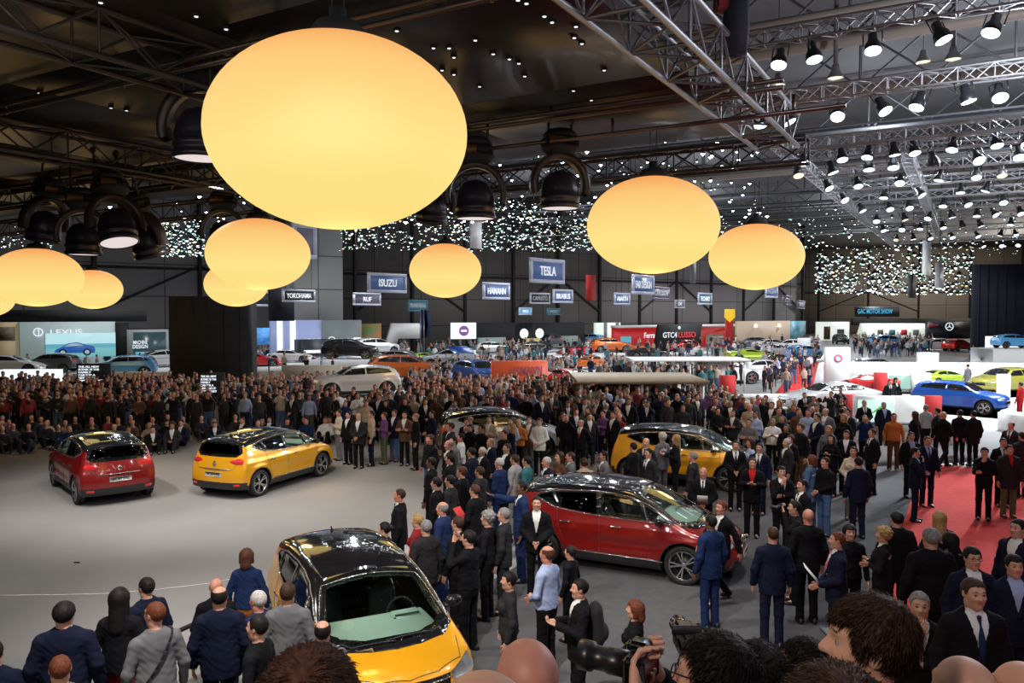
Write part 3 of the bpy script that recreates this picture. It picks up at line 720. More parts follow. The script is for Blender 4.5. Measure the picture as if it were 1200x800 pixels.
def body_mesh(S, vx, openings, black_above, clad_z, wells=True, cavity=True, name='body'):
    lo = np.array((S.lo[0] - .06, -1.06, S.lo[1] - .06)); hi = np.array((S.hi[0] + .06, 1.06, S.hi[1] + .06))
    F = Field(lo, hi, vx); X, Y, Z = F.grids((slice(None),) * 3); out = S.f(X, Y, Z); d = out.copy()
    XX, YY, ZZ = np.broadcast_arrays(X, Y, Z)
    if cavity:
        # closed cabin: thin shell between outer body and cabin space
        cav = np.maximum(out + .055, np.maximum(.58 - ZZ, np.maximum(XX - 1.47, -XX - 1.95)))
        cav = np.maximum(cav, (ZZ - (1.01)) * (XX > 1.12) * 4)
        d = np.maximum(d, -cav)
        for mode, P in openings:
            if mode == 'side': i2 = inpoly(X[:, :, 0][:, :, None], Z, P); m = i2 & (np.abs(YY) > .35)
            elif mode == 'top': i2 = inpoly(X, np.abs(Y), P); m = i2 & (ZZ > .9)
            elif mode == 'rear': i2 = inpoly(np.abs(Y), Z, P); m = i2 & (XX < -1.0)
            m = np.broadcast_to(m, d.shape); d[m] = np.maximum(d[m], .02)
    if wells:
        for ax in S.axles:
            r = np.sqrt((XX - ax) ** 2 + (ZZ - S.wr) ** 2) - (S.wr + .055); c = np.maximum(r, .58 - np.abs(YY)); d = np.maximum(d, -c)
    F.f = d.astype(F32); V, Q = F.nets(); V = smooth_v(V, Q, 1, .3)
    # pull vertices that lie on the outer skin exactly onto it
    fv = S.f(*V.T); near = np.abs(fv) < vx * .55
    for _ in range(2):
        fv = S.f(*V[near].T); V[near] -= S.grad(V[near]) * (fv / .9)[:, None]
    c = V[Q].mean(1); N = S.grad(c); mi = np.zeros(len(Q), int)
    fc = S.f(*c.T)
    zl = np.interp(c[:, 0], *np.array(black_above).T[:, np.argsort(np.array(black_above)[:, 0])])
    mi[(c[:, 2] > zl)] = 1
    mi[(c[:, 2] < clad_z)] = 2
    mi[fc < -.03] = 2
    return V, Q, mi
def add_wheels(root, S, side_y=.80, **k):
    for ax in S.axles:
        for sd in (1, -1):
            t, r = wheel_meshes(S.wr, **k); w = ob('wheel', t, root, (ax, sd * side_y, S.wr), 0 if sd > 0 else math.pi); ob('rim', r, w)
MPV = None
def make_mpv(label, group=None):
    """the compact crossover people carrier shown on the stand, nose towards +x"""
    global MPV
    prof = [(-2.20, .36), (-2.16, .24), (-1.3, .21), (1.5, .19), (2.12, .22), (2.22, .40), (2.21, .62), (2.12, .80), (1.95, .92), (1.68, 1.00), (1.42, 1.065), (.92, 1.31), (.44, 1.52), (.05, 1.605), (-.5, 1.645), (-1.2, 1.615), (-1.75, 1.545), (-1.93, 1.50), (-2.02, 1.30), (-2.10, 1.08), (-2.17, .85), (-2.215, .60)]
    sec = [(.15, .84), (.3, .90), (.45, .925), (.62, .925), (.80, .935), (.93, .915), (1.03, .880), (1.12, .855), (1.25, .815), (1.40, .755), (1.52, .695), (1.65, .61)]
    S = CarShape(prof, sec, cf=.36, cr=.17)
    dlo = [(1.12, 1.075), (.4, 1.085), (-.6, 1.115), (-1.2, 1.17), (-1.62, 1.31), (-1.55, 1.385), (-1.15, 1.455), (-.5, 1.50), (-.05, 1.49), (.30, 1.445), (.62, 1.335)]
    panes = [[(1.00, 1.095), (.60, 1.095), (.50, 1.35), (.60, 1.315)], [(.55, 1.095), (-.28, 1.115), (-.34, 1.47), (-.05, 1.47), (.28, 1.425), (.45, 1.37)],
             [(-.36, 1.118), (-1.08, 1.165), (-1.25, 1.42), (-.5, 1.475), (-.42, 1.475)], [(-1.14, 1.185), (-1.57, 1.315), (-1.50, 1.365), (-1.30, 1.415)]]
    ws = [(1.56, 0), (1.51, .30), (1.38, .57), (1.18, .765), (.42, .605), (.36, .28), (.35, 0)]; wsf = ws + [(x, -y) for x, y in ws[::-1][1:-1]]
    rw = [(0, 1.14), (.55, 1.15), (.68, 1.20), (.56, 1.43), (0, 1.46)]; rwf = rw + [(-x, z) for x, z in rw[::-1][1:-1]]
    top_line = [(1.60, 1.02), (1.22, 1.065), (.62, 1.345), (.30, 1.455), (-.05, 1.50), (-.5, 1.51), (-1.15, 1.465), (-1.62, 1.39), (-2.3, 1.30)]
    ops = [('side', shrink(p, .035)) for p in panes] + [('top', [(1.46, -.01), (1.42, .32), (1.29, .56), (1.12, .71), (.47, .55), (.43, -.01)]), ('rear', [(-.01, 1.18), (.52, 1.19), (.60, 1.22), (.50, 1.40), (-.01, 1.42)])]
    V, Q, mi = body_mesh(S, .016, ops, top_line, .33)
    c = V[Q].mean(1)
    m = (inpoly(c[:, 0], c[:, 2], np.array(dlo)) & (np.abs(c[:, 1]) > .5)); mi[m] = 1
    arch = np.zeros(len(c), bool)
    for ax in S.axles: arch |= (np.hypot(c[:, 0] - ax, c[:, 2] - S.wr) < S.wr + .085) & (np.abs(c[:, 1]) > .6)
    mi[arch & (c[:, 2] < .75)] = 2
    mi[(c[:, 0] < -1.95) & (c[:, 2] < .47)] = 2; mi[(np.abs(c[:, 1]) > .7) & (c[:, 2] < .385)] = 2
    mi[(c[:, 0] > 1.9) & (c[:, 2] < .30)] = 2
    mi[(c[:, 0] > .3) & (c[:, 0] < 1.3) & (c[:, 2] > np.interp(c[:, 0], [.3, .62, 1.22, 1.35], [1.42, 1.32, 1.045, 1.03]))] = 1
    mi[inpoly(np.abs(c[:, 1]), c[:, 2], np.array([(-.1, 1.10), (.60, 1.11), (.74, 1.20), (.62, 1.60), (-.1, 1.60)])) & (c[:, 0] < -1.6)] = 1
    root = thing('car', label, 'car', group=group)
    cw = [(1.53, 0), (1.48, .3), (1.35, .57), (1.15, .775), (1.24, .83), (1.49, .64), (1.64, .3), (1.68, 0)]
    S.patch(cw + [(x, -y) for x, y in cw[::-1][1:-1]], 'top', .005).build('cowl', BLACKG, root, smooth=True)
    ob('body', mesh_np('body', V, [Q], [PAINTV, BLACKG, BLACKP], mi), root)
    for i, p in enumerate(panes): S.patch2('side_window', GLASST if i > 1 else GLASSC, root, p, 'side')
    S.patch(wsf, 'top', .006).build('windscreen', GLASSC, root, smooth=True)
    S.patch(rwf, 'rear', .006).build('rear_window', GLASST, root, smooth=True)
    rp = [(.33, 0), (.36, .3), (.40, .56), (.0, .635), (-.6, .65), (-1.3, .60), (-1.60, .53), (-1.66, 0)]
    S.patch(rp + [(x, -y) for x, y in rp[::-1][1:-1]], 'top', .010).build('glass_roof', BLACKG, root, smooth=True)
    tr = S.line([(1.20, 1.045), (.62, 1.345), (.30, 1.455), (-.05, 1.50), (-.5, 1.51), (-1.15, 1.465), (-1.56, 1.39), (-1.63, 1.31), (-1.2, 1.155), (-.6, 1.100), (.4, 1.070), (1.12, 1.058)], 'side', .011, .002, True)
    S.line([(.50, 1.36), (.60, 1.085)], 'side', .010, 0, True, mb=tr); tr.build('chrome_trim', CHROME, root, smooth=True)
    S.line([(.43, .02), (.47, .62), (.58, .66), (1.22, .815)], 'top', .008, .004, True).build('roof_seam', CHROME, root, smooth=True)
    sl = S.line([(.98, .40), (1.02, .75), (1.00, 1.05)], 'side', .006, -.002, True); S.line([(-.30, .36), (-.31, 1.10)], 'side', .006, -.002, True, mb=sl); S.line([(-1.12, .85), (-1.17, 1.15)], 'side', .006, -.002, True, mb=sl); S.line([(-1.12, .85), (-1.02, .60), (-.99, .40)], 'side', .006, -.002, True, mb=sl)
    S.line([(0.0, .76), (.55, .80), (.72, .98)], 'rear', .006, -.002, True, mb=sl); S.line([(1.50, .78), (1.85, .70), (2.05, .35), (2.1, 0)], 'top', .006, -.002, True, mb=sl); sl.build('panel_gap', RIMB, root, smooth=True)
    S.line([(-.95, .415), (.9, .385)], 'side', .014, .004, True).build('sill_strip', CHROME, root, smooth=True)
    for x in (.02, -.98):
        hd = MB()
        for sd in (1, -1):
            p = S.solve(np.array([x]), np.array([.93]), 'side')[0]; p[1] = (p[1] + .018) * sd; hd.box(p, (.20, .022, .030), bev=.01)
        hd.build('door_handle', CHROME, root)
    for sd in (1, -1):   # door mirrors
        F = Field((.60, .80, .95), (1.05, 1.22, 1.30), .012); F.ell((.84, 1.03, 1.13), (.075, .115, .075), .03); F.cap((.90, .84, 1.06), (.86, .95, 1.08), .022, .02, .03); F.half(lambda X, Y, Z: (X - .79) + 0 * Y + 0 * Z)
        V2, Q2 = F.nets(); V2 = V2 * (1, sd, 1); Q2 = Q2 if sd > 0 else Q2[:, ::-1]; ob('door_mirror', mesh_np('door_mirror', V2, [Q2], BLACKG), root)
    S.patch2('tail_lamp', LAMPR, root, [(.44, .99), (.60, .93), (.80, .92), (.815, .99), (.79, 1.05), (.70, 1.07), (.50, 1.03)], 'rear', .006, .05)
    S.patch2('rear_reflector', LAMPR, root, [(.60, .36), (.78, .38), (.76, .43), (.60, .42)], 'rear', .006, .06)
    S.line([(-.48, .80), (.48, .80)], 'rear', .013, .010).build('tailgate_strip', CHROME, root, smooth=True)
    S.patch2('head_lamp', LAMPW, root, [(.50, .78), (.52, .70), (.70, .66), (.86, .70), (.90, .82), (.80, .85)], 'front', .006, .05)
    S.patch([(-.46, .62), (.46, .62), (.50, .78), (-.50, .78)], 'front', .004, .08).build('grille', BLACKG, root)
    S.patch([(-.62, .28), (.62, .28), (.56, .46), (-.56, .46)], 'front', .004, .08).build('lower_grille', BLACKP, root)
    g = S.line([(-.50, .74), (.50, .74)], 'front', .009, .008); S.line([(-.47, .66), (.47, .66)], 'front', .007, .008, mb=g); g.build('grille_bar', CHROME, root, smooth=True)
    for mode, zc, sx in (('rear', .93, -1), ('front', .71, 1)):   # lozenge badge
        p = S.solve(np.array([0.]), np.array([zc]), mode)[0]; b = MB(); o4 = [(0, .085), (.062, 0), (0, -.085), (-.062, 0)]; i4 = [(0, .045), (.030, 0), (0, -.045), (-.030, 0)]
        for q in range(4):
            a1, b1, c1, d1 = o4[q], o4[(q + 1) % 4], i4[(q + 1) % 4], i4[q]; xx = p[0] + sx * .03
            V4 = [(xx, a1[0], zc + a1[1]), (xx, b1[0], zc + b1[1]), (xx, c1[0], zc + c1[1]), (xx, d1[0], zc + d1[1])]; V4 = np.array(V4 + [(v[0] - sx * .04, v[1], v[2]) for v in V4])
            b.add(V4, [np.array([[0, 1, 2, 3], [7, 6, 5, 4], [0, 4, 5, 1], [1, 5, 6, 2], [2, 6, 7, 3], [3, 7, 4, 0]])])
        b.build('badge', CHROME, root)
        zp = .665 if mode == 'rear' else .50; p = S.solve(np.array([0.]), np.array([zp]), mode)[0]
        pl = MB().box((p[0] + sx * .012, 0, zp), (.012, .52, .115), bev=.003).build('number_plate', PLATE, root)
        tx = text_obj('SCENIC', 'lettering', RIMB, pl, .10, (p[0] + sx * .021, 0, zp), (math.pi / 2, 0, -math.pi / 2 if sx < 0 else math.pi / 2), .40, .002)
    wp = S.line([(1.52, -.10), (1.45, .50), (1.38, .60)], 'top', .010, .020); S.line([(1.56, .0), (1.50, -.5), (1.38, -.60)], 'top', .010, .024, mb=wp); wp.build('wiper', RIMB, root)
    fin = MB().prism([(-1.56, 1.57), (-1.44, 1.58), (-1.56, 1.64)], -.012, .012).build('roof_aerial', BLACKG, root)
    # cabin
    d = MB(); d.box((1.02, 0, .94), (.86, 1.40, .20), bev=.07); d.box((.80, .38, 1.03), (.22, .40, .10), bev=.04); d.box((.78, 0, .80), (.20, 1.4, .25), bev=.06); d.build('dashboard', TRIMI, root)
    for y in (.38, -.38):
        F = Field((-.45, y - .32, .45), (.35, y + .32, 1.42), .022); F.cap((.20, y - .12, .66), (.20, y + .12, .66), .10, None, .05); F.cap((-.1, y - .13, .64), (.2, y - .1, .66), .10, None, .05); F.cap((-.1, y + .13, .64), (.2, y + .1, .66), .10, None, .05)
        F.cap((-.17, y - .12, .70), (-.30, y - .10, 1.10), .085, .07, .06); F.cap((-.17, y + .12, .70), (-.30, y + .10, 1.10), .085, .07, .06); F.cap((-.17, y, .70), (-.30, y, 1.12), .08, .07, .06); F.cap((-.30, y - .07, 1.27), (-.30, y + .07, 1.27), .06, None, .03)
        V2, Q2 = F.nets(); ob('front_seat', mesh_np('front_seat', V2, [Q2], SEATM), root)
    d = MB(); d.box((-1.0, 0, .68), (.5, 1.3, .2), bev=.08); d.box((-1.28, 0, .95), (.2, 1.3, .55), bev=.08)
    for y in (-.4, 0, .4): d.box((-1.30, y, 1.27), (.1, .24, .13), bev=.04)
    d.build('rear_seat', SEATM, root)
    st = MB(); P = [np.array((.62 - .10 * math.sin(a) * .4, .38 + .185 * math.cos(a), 1.00 + .185 * math.sin(a))) for a in np.linspace(0, 2 * math.pi, 25)]
    for a, b in zip(P[:-1], P[1:]): st.tube(a, b, .016, 6)
    st.tube((.60, .20, 1.0), (.60, .56, 1.0), .018, 6); st.tube((.62, .38, 1.0), (.85, .38, .92), .03, 8); st.build('steering_wheel', RIMB, root)
    add_wheels(root, S, .815, w=.205)
    MPV = root; cache_children(root); return root

# ---- other makes further off
KINDS = dict(
 coupe=dict(prof=[(-2.30, .45), (-2.2, .22), (1.6, .16), (2.28, .20), (2.34, .42), (2.20, .66), (1.6, .84), (1.05, .93), (.3, 1.22), (-.3, 1.30), (-.95, 1.26), (-1.7, 1.02), (-2.22, .92), (-2.33, .70)],
   sec=[(.12, .86), (.3, .92), (.5, .93), (.75, .92), (.88, .87), (1.0, .78), (1.15, .66), (1.35, .48)], axles=(1.40, -1.40), wr=.345,
   panes=[[(.85, .93), (-.35, .95), (-.32, 1.20), (.25, 1.16)], [(-.40, .95), (-1.35, 1.0), (-1.0, 1.17), (-.38, 1.21)]], ws=[(1.12, 0), (.98, .5), (.86, .70), (.28, .46), (.26, 0)], rw=[(0, 1.05), (.55, 1.05), (.42, 1.20), (0, 1.22)], clad=.24),
 suv=dict(prof=[(-2.15, .50), (-2.08, .28), (1.5, .24), (2.12, .30), (2.18, .55), (2.10, .90), (1.6, 1.03), (1.05, 1.10), (.45, 1.44), (-.2, 1.54), (-1.1, 1.52), (-1.80, 1.40), (-2.0, 1.15), (-2.16, .85)],
   sec=[(.2, .86), (.4, .91), (.6, .92), (.85, .92), (1.0, .88), (1.12, .84), (1.3, .75), (1.55, .60)], axles=(1.32, -1.32), wr=.36,
   panes=[[(.85, 1.10), (-.30, 1.12), (-.28, 1.41), (.32, 1.38)], [(-.36, 1.12), (-1.60, 1.18), (-1.45, 1.33), (-1.0, 1.40), (-.34, 1.42)]], ws=[(1.12, 0), (1.0, .5), (.88, .72), (.34, .54), (.32, 0)], rw=[(0, 1.12), (.62, 1.14), (.52, 1.38), (0, 1.40)], clad=.36),
 sports=dict(prof=[(-2.2, .50), (-2.1, .20), (1.6, .13), (2.3, .15), (2.28, .36), (1.9, .60), (1.3, .78), (.9, .88), (.25, 1.12), (-.2, 1.16), (-.8, 1.10), (-1.5, .96), (-2.15, .90), (-2.24, .72)],
   sec=[(.1, .88), (.3, .95), (.5, .96), (.7, .94), (.85, .84), (1.0, .66), (1.2, .44)], axles=(1.35, -1.30), wr=.345,
   panes=[[(.62, .88), (-.55, .93), (-.70, 1.02), (-.2, 1.08), (.15, 1.05)]], ws=[(1.05, 0), (.90, .45), (.70, .66), (.20, .42), (.18, 0)], rw=[(0, .98), (.5, .98), (.4, 1.06), (0, 1.08)], clad=.20))
FARCAR = {}
def far_car(kind, label, loc, rz, colr, group=None, big=False, sc=1.0, z=0.0):
    if kind not in FARCAR:
        K = KINDS[kind]; S = CarShape(K['prof'], K['sec'], axles=K['axles'], wr=K['wr'], cf=.34, cr=.2)
        V, Q, mi = body_mesh(S, .034, [], [(3, 9), (-3, 9)], K['clad'], cavity=False)
        r = thing('car', label, 'car'); ob('body', mesh_np('body', V, [Q], [PAINTV, BLACKG, BLACKP], mi), r)
        for p in K['panes']: S.patch2('side_window', BLACKG, r, p, 'side', .006)
        w = K['ws']; S.patch(w + [(x, -y) for x, y in w[::-1][1:-1]], 'top', .008, .12).build('windscreen', BLACKG, r, smooth=True)
        w = K['rw']; S.patch(w + [(-x, zz) for x, zz in w[::-1][1:-1]], 'rear', .008, .12).build('rear_window', BLACKG, r, smooth=True)
        zt = K['prof'][5][1] if kind != 'sports' else .50
        zl = {'coupe': .60, 'suv': .80, 'sports': .48}[kind]; zr = {'coupe': .80, 'suv': .95, 'sports': .78}[kind]
        S.patch2('head_lamp', LAMPW, r, [(.50, zl), (.52, zl - .07), (.80, zl - .06), (.80, zl + .06)], 'front', .008, .05)
        S.patch([(-.45, zl - .22), (.45, zl - .22), (.40, zl - .06), (-.40, zl - .06)], 'front', .006, .1).build('grille', BLACKG, r)
        S.patch2('tail_lamp', LAMPR, r, [(.40, zr - .05), (.80, zr - .05), (.80, zr + .04), (.42, zr + .03)], 'rear', .008, .05)
        add_wheels(r, S, .82, rr=.25); cache_children(r); FARCAR[kind] = r; o = r
    else: o = copy_tree(FARCAR[kind])
    o.location = (loc[0], loc[1], loc[2] if len(loc) > 2 else z); o.rotation_euler = (0, 0, rz); o['label'] = label; o.scale = (sc,) * 3
    if group: o['group'] = group
    for ch in o.children:
        if ch.name.startswith('body'): recolor(ch, 0, PAINT[colr])
    return o
# ================================================================ HALL SHELL
def hall_floor_mat():
    m = noise_mat('stage_floor', (.235, .228, .222), (.275, .268, .262), .35, .30, 0.0, r2=.42, spec=.35)
    return m
RED = noise_mat('red_carpet', (.72, .045, .040), (.62, .036, .034), 6, .95, .1, detail=8)
DARKF = noise_mat('dark_grey_floor', (.085, .085, .092), (.070, .070, .078), 5, .8, .08)
WHITEF = mat('white_stage_floor', (.80, .81, .82), .12)
WHITE = mat('white_panel', (.80, .80, .79), .4); BLACKM = mat('matt_black', (.010, .010, .011), .8); GREYP = mat('grey_panel', (.20, .21, .22), .6)
ALU = mat('aluminium', (.55, .56, .58), .35, .85); ALUD = mat('dark_truss', (.040, .036, .034), .5, .4); STEEL = mat('roof_steel', (.10, .105, .115), .6); 
fl = MB().box((20, 95, -.1), (300, 260, .2)).build('floor', hall_floor_mat()); struct(fl)
def floor_poly(name, pts, z, m, label=None, cat=None, h=None):
    h = z if h is None else h
    P = [at_h(x, y, z) for x, y in pts]; V = [(p.x, p.y, z) for p in P] + [(p.x, p.y, z - h) for p in P]; k = len(P); i = np.arange(k); j = (i + 1) % k
    b = MB().add(V, [i[None, ::-1] if False else i[None, :], (i[::-1] + k)[None, :], np.stack([i, i + k, j + k, j], 1)])
    bm = bmesh.new(); me = b.mesh(name, m); bm.from_mesh(me); bmesh.ops.recalc_face_normals(bm, faces=bm.faces[:]); bm.to_mesh(me); bm.free()
    o = ob(name, me)
    if label: tag(o, label, cat)
    return o
def quad(name, pts, z, m, **k):
    V = [(p[0], p[1], z) for p in pts] + [(p[0], p[1], z - .006) for p in pts]
    b = MB().add(V, [[[0, 1, 2, 3], [7, 6, 5, 4], [0, 4, 5, 1], [1, 5, 6, 2], [2, 6, 7, 3], [3, 7, 4, 0]]]); me = b.mesh(name, m); bm = bmesh.new(); bm.from_mesh(me); bmesh.ops.recalc_face_normals(bm, faces=bm.faces[:]); bm.to_mesh(me); bm.free()
    return ob(name, me)
E0 = Vector((9.0, 18.0, 0)); b0 = lambda a, b: (E0 + AX * a + BX * b)[:2]
o = quad('red_carpet', [b0(-16, 0), b0(8.5, 0), b0(8.5, -30), b0(-16, -30)], .008, RED); tag(o, 'wide red carpet laid in the aisle in front of the white stand', 'carpet')
o = quad('aisle_shade', [b0(-16, 0), b0(26, 0), b0(26, 6.2), b0(-16, 6.2)], .007, DARKF); tag(o, 'aisle floor between the stage and the red carpet, darkened in colour for its shade', 'floor shade')  # darker sheet over the same grey floor, dim light put into its colour
pp = [at_h(x, y)[:2] for x, y in ((893, 482), (945, 482), (962, 415), (942, 415))]
o = quad('red_carpet', pp, .010, RED); tag(o, 'narrow strip of red carpet receding past the white coupe', 'carpet')
# thin white line painted on the stage
ln = MB(); P = [at_h(x, y) for x, y in ((-60, 699), (0, 697.5), (60, 697), (125, 695.5), (185, 690.5), (245, 683.5), (300, 673))]
for a, b in zip(P[:-1], P[1:]):
    d = (b - a).normalized(); s = Vector((-d.y, d.x, 0)) * .012
    ln.add([(a - s + Vector((0, 0, .006)))[:], (b - s + Vector((0, 0, .006)))[:], (b + s + Vector((0, 0, .006)))[:], (a + s + Vector((0, 0, .006)))[:]], [[[0, 1, 2, 3]]])
tag(ln.build('floor_line', mat('line_white', (.7, .7, .7), .5)), 'thin curved white line marked on the grey stage floor', 'floor marking')
p = at_h(90, 659.5); tag(MB().box((p.x, p.y, .012), (.12, .03, .024), bev=.008).build('cable_end', BLACKM), 'small dark scrap lying alone on the bare stage floor', 'debris')

def wall_mat(name, c1, c2, sx=1.0):
    m = mat(name, c1, .75); nt = m.node_tree; b = nt.nodes['Principled BSDF']; tc = nt.nodes.new('ShaderNodeTexCoord'); br = nt.nodes.new('ShaderNodeTexBrick')
    mp = nt.nodes.new('ShaderNodeMapping'); mp.inputs['Rotation'].default_value = (math.pi / 2, 0, 0); mp.inputs['Scale'].default_value = (1, 1, 1)
    br.offset = 0; br.inputs['Color1'].default_value = (*c1, 1); br.inputs['Color2'].default_value = (*c2, 1); br.inputs['Mortar'].default_value = (c1[0] * .35, c1[1] * .35, c1[2] * .35, 1)
    br.inputs['Scale'].default_value = 1; br.inputs['Brick Width'].default_value = 6.0; br.inputs['Row Height'].default_value = 3.2; br.inputs['Mortar Size'].default_value = .06
    nt.links.new(tc.outputs['Object'], mp.inputs['Vector']); nt.links.new(mp.outputs['Vector'], br.inputs['Vector']); nt.links.new(br.outputs['Color'], b.inputs['Base Color']); return m
def wall(name, a, b, h, m, t=.4, z0=0, posts=0, pm=None):
    a, b = Vector(a), Vector(b); d = b - a; L = d.length; rz = math.atan2(d.y, d.x); c = (a + b) / 2
    o = MB().box((0, 0, h / 2), (L, t, h)).build(name, m, loc=(c.x, c.y, z0), rz=rz); struct(o)
    if posts:
        for i in range(posts + 1):
            x = -L / 2 + L * i / posts; q = MB().box((x, -t / 2 - .15, h / 2), (.35, .3, h))
            if i % 3 == 1 and i < posts:
                w = L / posts
                for s in ((x, 4.9, x + w, 9.5), (x + w, 9.5, x + 2 * w, 4.9)): q.tube((s[0], -t / 2 - .15, s[1]), (s[2], -t / 2 - .15, s[3]), .13, 6)
            q.build('wall_post', pm, o)
        MB().box((0, -t / 2 - .12, 9.2), (L, .12, .25)).build('wall_rail', pm, o)
    return o
WM = wall_mat('wall_panels', (.25, .235, .235), (.28, .265, .26)); WD = wall_mat('wall_panels_dark', (.11, .095, .09), (.13, .115, .105))
POSTM = mat('wall_post_steel', (.020, .019, .021), .7)
wall('wall_left', (-95, 38), (-24, 86), 20, WM, posts=9, pm=POSTM)
wall('wall_back', (-24, 86), (12, 110), 20, WD, posts=6, pm=POSTM)
wall('wall_back', (12, 110), (49, 134), 20, WM, posts=6, pm=POSTM)
wall('wall_right', (49, 134), (66, 182), 20, WM)
BEI = wall_mat('wall_beige', (.34, .29, .24), (.30, .26, .22))
wall('wall_far', (60, 184), (125, 176), 20, BEI, posts=6, pm=POSTM)
wall('wall_far', (125, 176), (150, 30), 20, WD)
# roof
RF = mat('roof_sheet', (.10, .10, .105), .7); nt = RF.node_tree; tc = nt.nodes.new('ShaderNodeTexCoord'); wv = nt.nodes.new('ShaderNodeTexWave'); wv.bands_direction = 'Y'; wv.inputs['Scale'].default_value = 1.2
bp = nt.nodes.new('ShaderNodeBump'); bp.inputs['Strength'].default_value = .8; nt.links.new(tc.outputs['Object'], wv.inputs['Vector']); nt.links.new(wv.outputs['Fac'], bp.inputs['Height']); nt.links.new(bp.outputs['Normal'], nt.nodes['Principled BSDF'].inputs['Normal'])
struct(MB().box((0, 0, 0), (230, 260, .4)).build('ceiling', RF, loc=(20, 90, 19.6), rz=ANG_A))

def truss(name, p0, p1, w, h, bay, r, m, n=5, tri=False, seg=True):
    """square lattice truss between two points"""
    p0, p1 = Vector(p0), Vector(p1); d = (p1 - p0); L = d.length; d.normalize(); s = d.cross(Vector((0, 0, 1))).normalized(); u = Vector((0, 0, 1)); b = MB()
    k = max(1, round(L / bay)); c4 = [(-1, -1), (1, -1), (1, 1), (-1, 1)] if not tri else [(-1, -1), (1, -1), (0, 1)]
    def pt(t, c): return p0 + d * (L * t / k) + s * (c[0] * w / 2) + u * (c[1] * h / 2)
    for c in c4: b.tube(pt(0, c), pt(k, c), r, n)
    for i in range(k):
        for q in range(len(c4)):
            c, e = c4[q], c4[(q + 1) % len(c4)]
            if (i + q) % 2: c, e = e, c
            b.tube(pt(i, c), pt(i + 1, e), r * .5, 4, cap=False); 
            if i % 2 == 0: b.tube(pt(i, c), pt(i, e), r * .5, 4, cap=False)
    return b.mesh(name, m, False)
# ---------------------------------------------------------------- canopy over the stage
CZ = 9.1; C0 = at_h(885, 173, CZ); cf_ = lambda a, b, z=CZ: C0 + AX * a + BX * b + Vector((0, 0, z - CZ))
CANM = mat('canopy_film', (.012, .009, .008), .38, spec=.3)
can = thing('canopy', 'dark glossy flat canopy hung over the car stage', 'canopy', C0, ANG_A)
for k_ in range(8):
    q = MB()
    for i in range(6): q.box((-(k_ * 6 + 3), -(i * 6 + 3), .42), (5.985, 5.985, .06))
    q.build('canopy_panel', CANM, can)
PIPE = mat('rig_pipe', (.10, .075, .055), .35, .8)
def pipe_at(x, y, z, b0_, b1_, r, label, m=PIPE, pair=.0):
    p = at_h(x, y, z); q = MB(); q.tube(p + BX * b0_, p + BX * b1_, r, 8)
    if pair: q.tube(p + BX * b0_ + Vector((0, 0, pair)), p + BX * b1_ + Vector((0, 0, pair)), r, 8)
    for t in np.arange(b0_ + 1, b1_, 4.0): q.tube(p + BX * t + Vector((0, 0, -.06)), p + BX * t + Vector((0, 0, .35)), .035, 6)
    tag(q.build('rig_pipe', m, smooth=True), label, 'rigging pipe')
pipe_at(300, 62, CZ + .0, -5.5, 22, .05, 'long brown steel pipe under the canopy passing above the largest glowing lantern', pair=.16)
pipe_at(665, 137, CZ + .1, -4.6, 30, .05, 'brown pipe under the canopy ending at the big silver truss, above the round moving lights', pair=.14)
pipe_at(690, 160, CZ - .1, -5.6, 30, .05, 'brown pipe just in front of the far canopy truss, above the moving lights')
ALUM = mat('truss_silver', (.20, .205, .22), .42, .6)
w_ = 1.0; tz = CZ + .38
o = ob('lattice_truss', truss('lattice_truss', cf_(-30, -.5, tz), cf_(.3, -.5, tz), 1.0, .8, .9, .055, ALUM, 8)); tag(o, 'big silver square lattice truss along the open edge of the dark canopy', 'truss')
o = ob('lattice_truss', truss('lattice_truss', cf_(.4, -1.2, CZ - .1), cf_(.4, 40, CZ - .1), .55, .62, .9, .045, ALUD, 6)); tag(o, 'dark lattice truss along the far edge of the canopy', 'truss')
for (x, y, z, a0, a1, lab) in ((100, 42, CZ + .0, -14, 9, 'dark lattice truss in the corner of the canopy left of the largest lantern'), (70, 172, CZ - .1, -12, 14, 'dark lattice truss crossing the canopy above the pair of low lanterns')):
    p = at_h(x, y, z); o = ob('lattice_truss', truss('lattice_truss', p + AX * a0, p + AX * a1, .7, .7, 1.0, .05, ALUD, 6)); tag(o, lab, 'truss')
p = at_h(120, 218, CZ - .15); o = ob('lattice_truss', truss('lattice_truss', p + BX * -12, p + BX * 16, .6, .6, 1.0, .05, ALUD, 6)); tag(o, 'dark lattice truss carrying the cluster of moving lights beside the low lanterns', 'truss')
# dark cloth bundle and red hoist at the end of the silver truss
def hoist(x, y, d, hh, label, redd):
    c = at_d(x, y, d); t = thing('chain_hoist', label, 'hoist', c); MB().lathe([(0, 0), (.20, .05), (.24, .5), (.22, hh), (0, hh)][::-1], n=14).build('bag', mat('bag_cloth', (.02, .022, .035), .8), t, smooth=True)
    MB().box((-.25, 0, hh - .3), (.28, .3, .55), bev=.04).build('motor', CL['crimson'] if redd else BLACKM, t); MB().tube((0, 0, hh), (0, 0, hh + 4), .02, 5).build('chain', ALUD, t)
hoist(862, 68, 14.5, 1.4, 'red and dark chain hoist hanging beside the silver canopy truss', True)
hoist(838, 130, 18.2, .6, 'small red chain hoist at the far end of the silver truss', True)

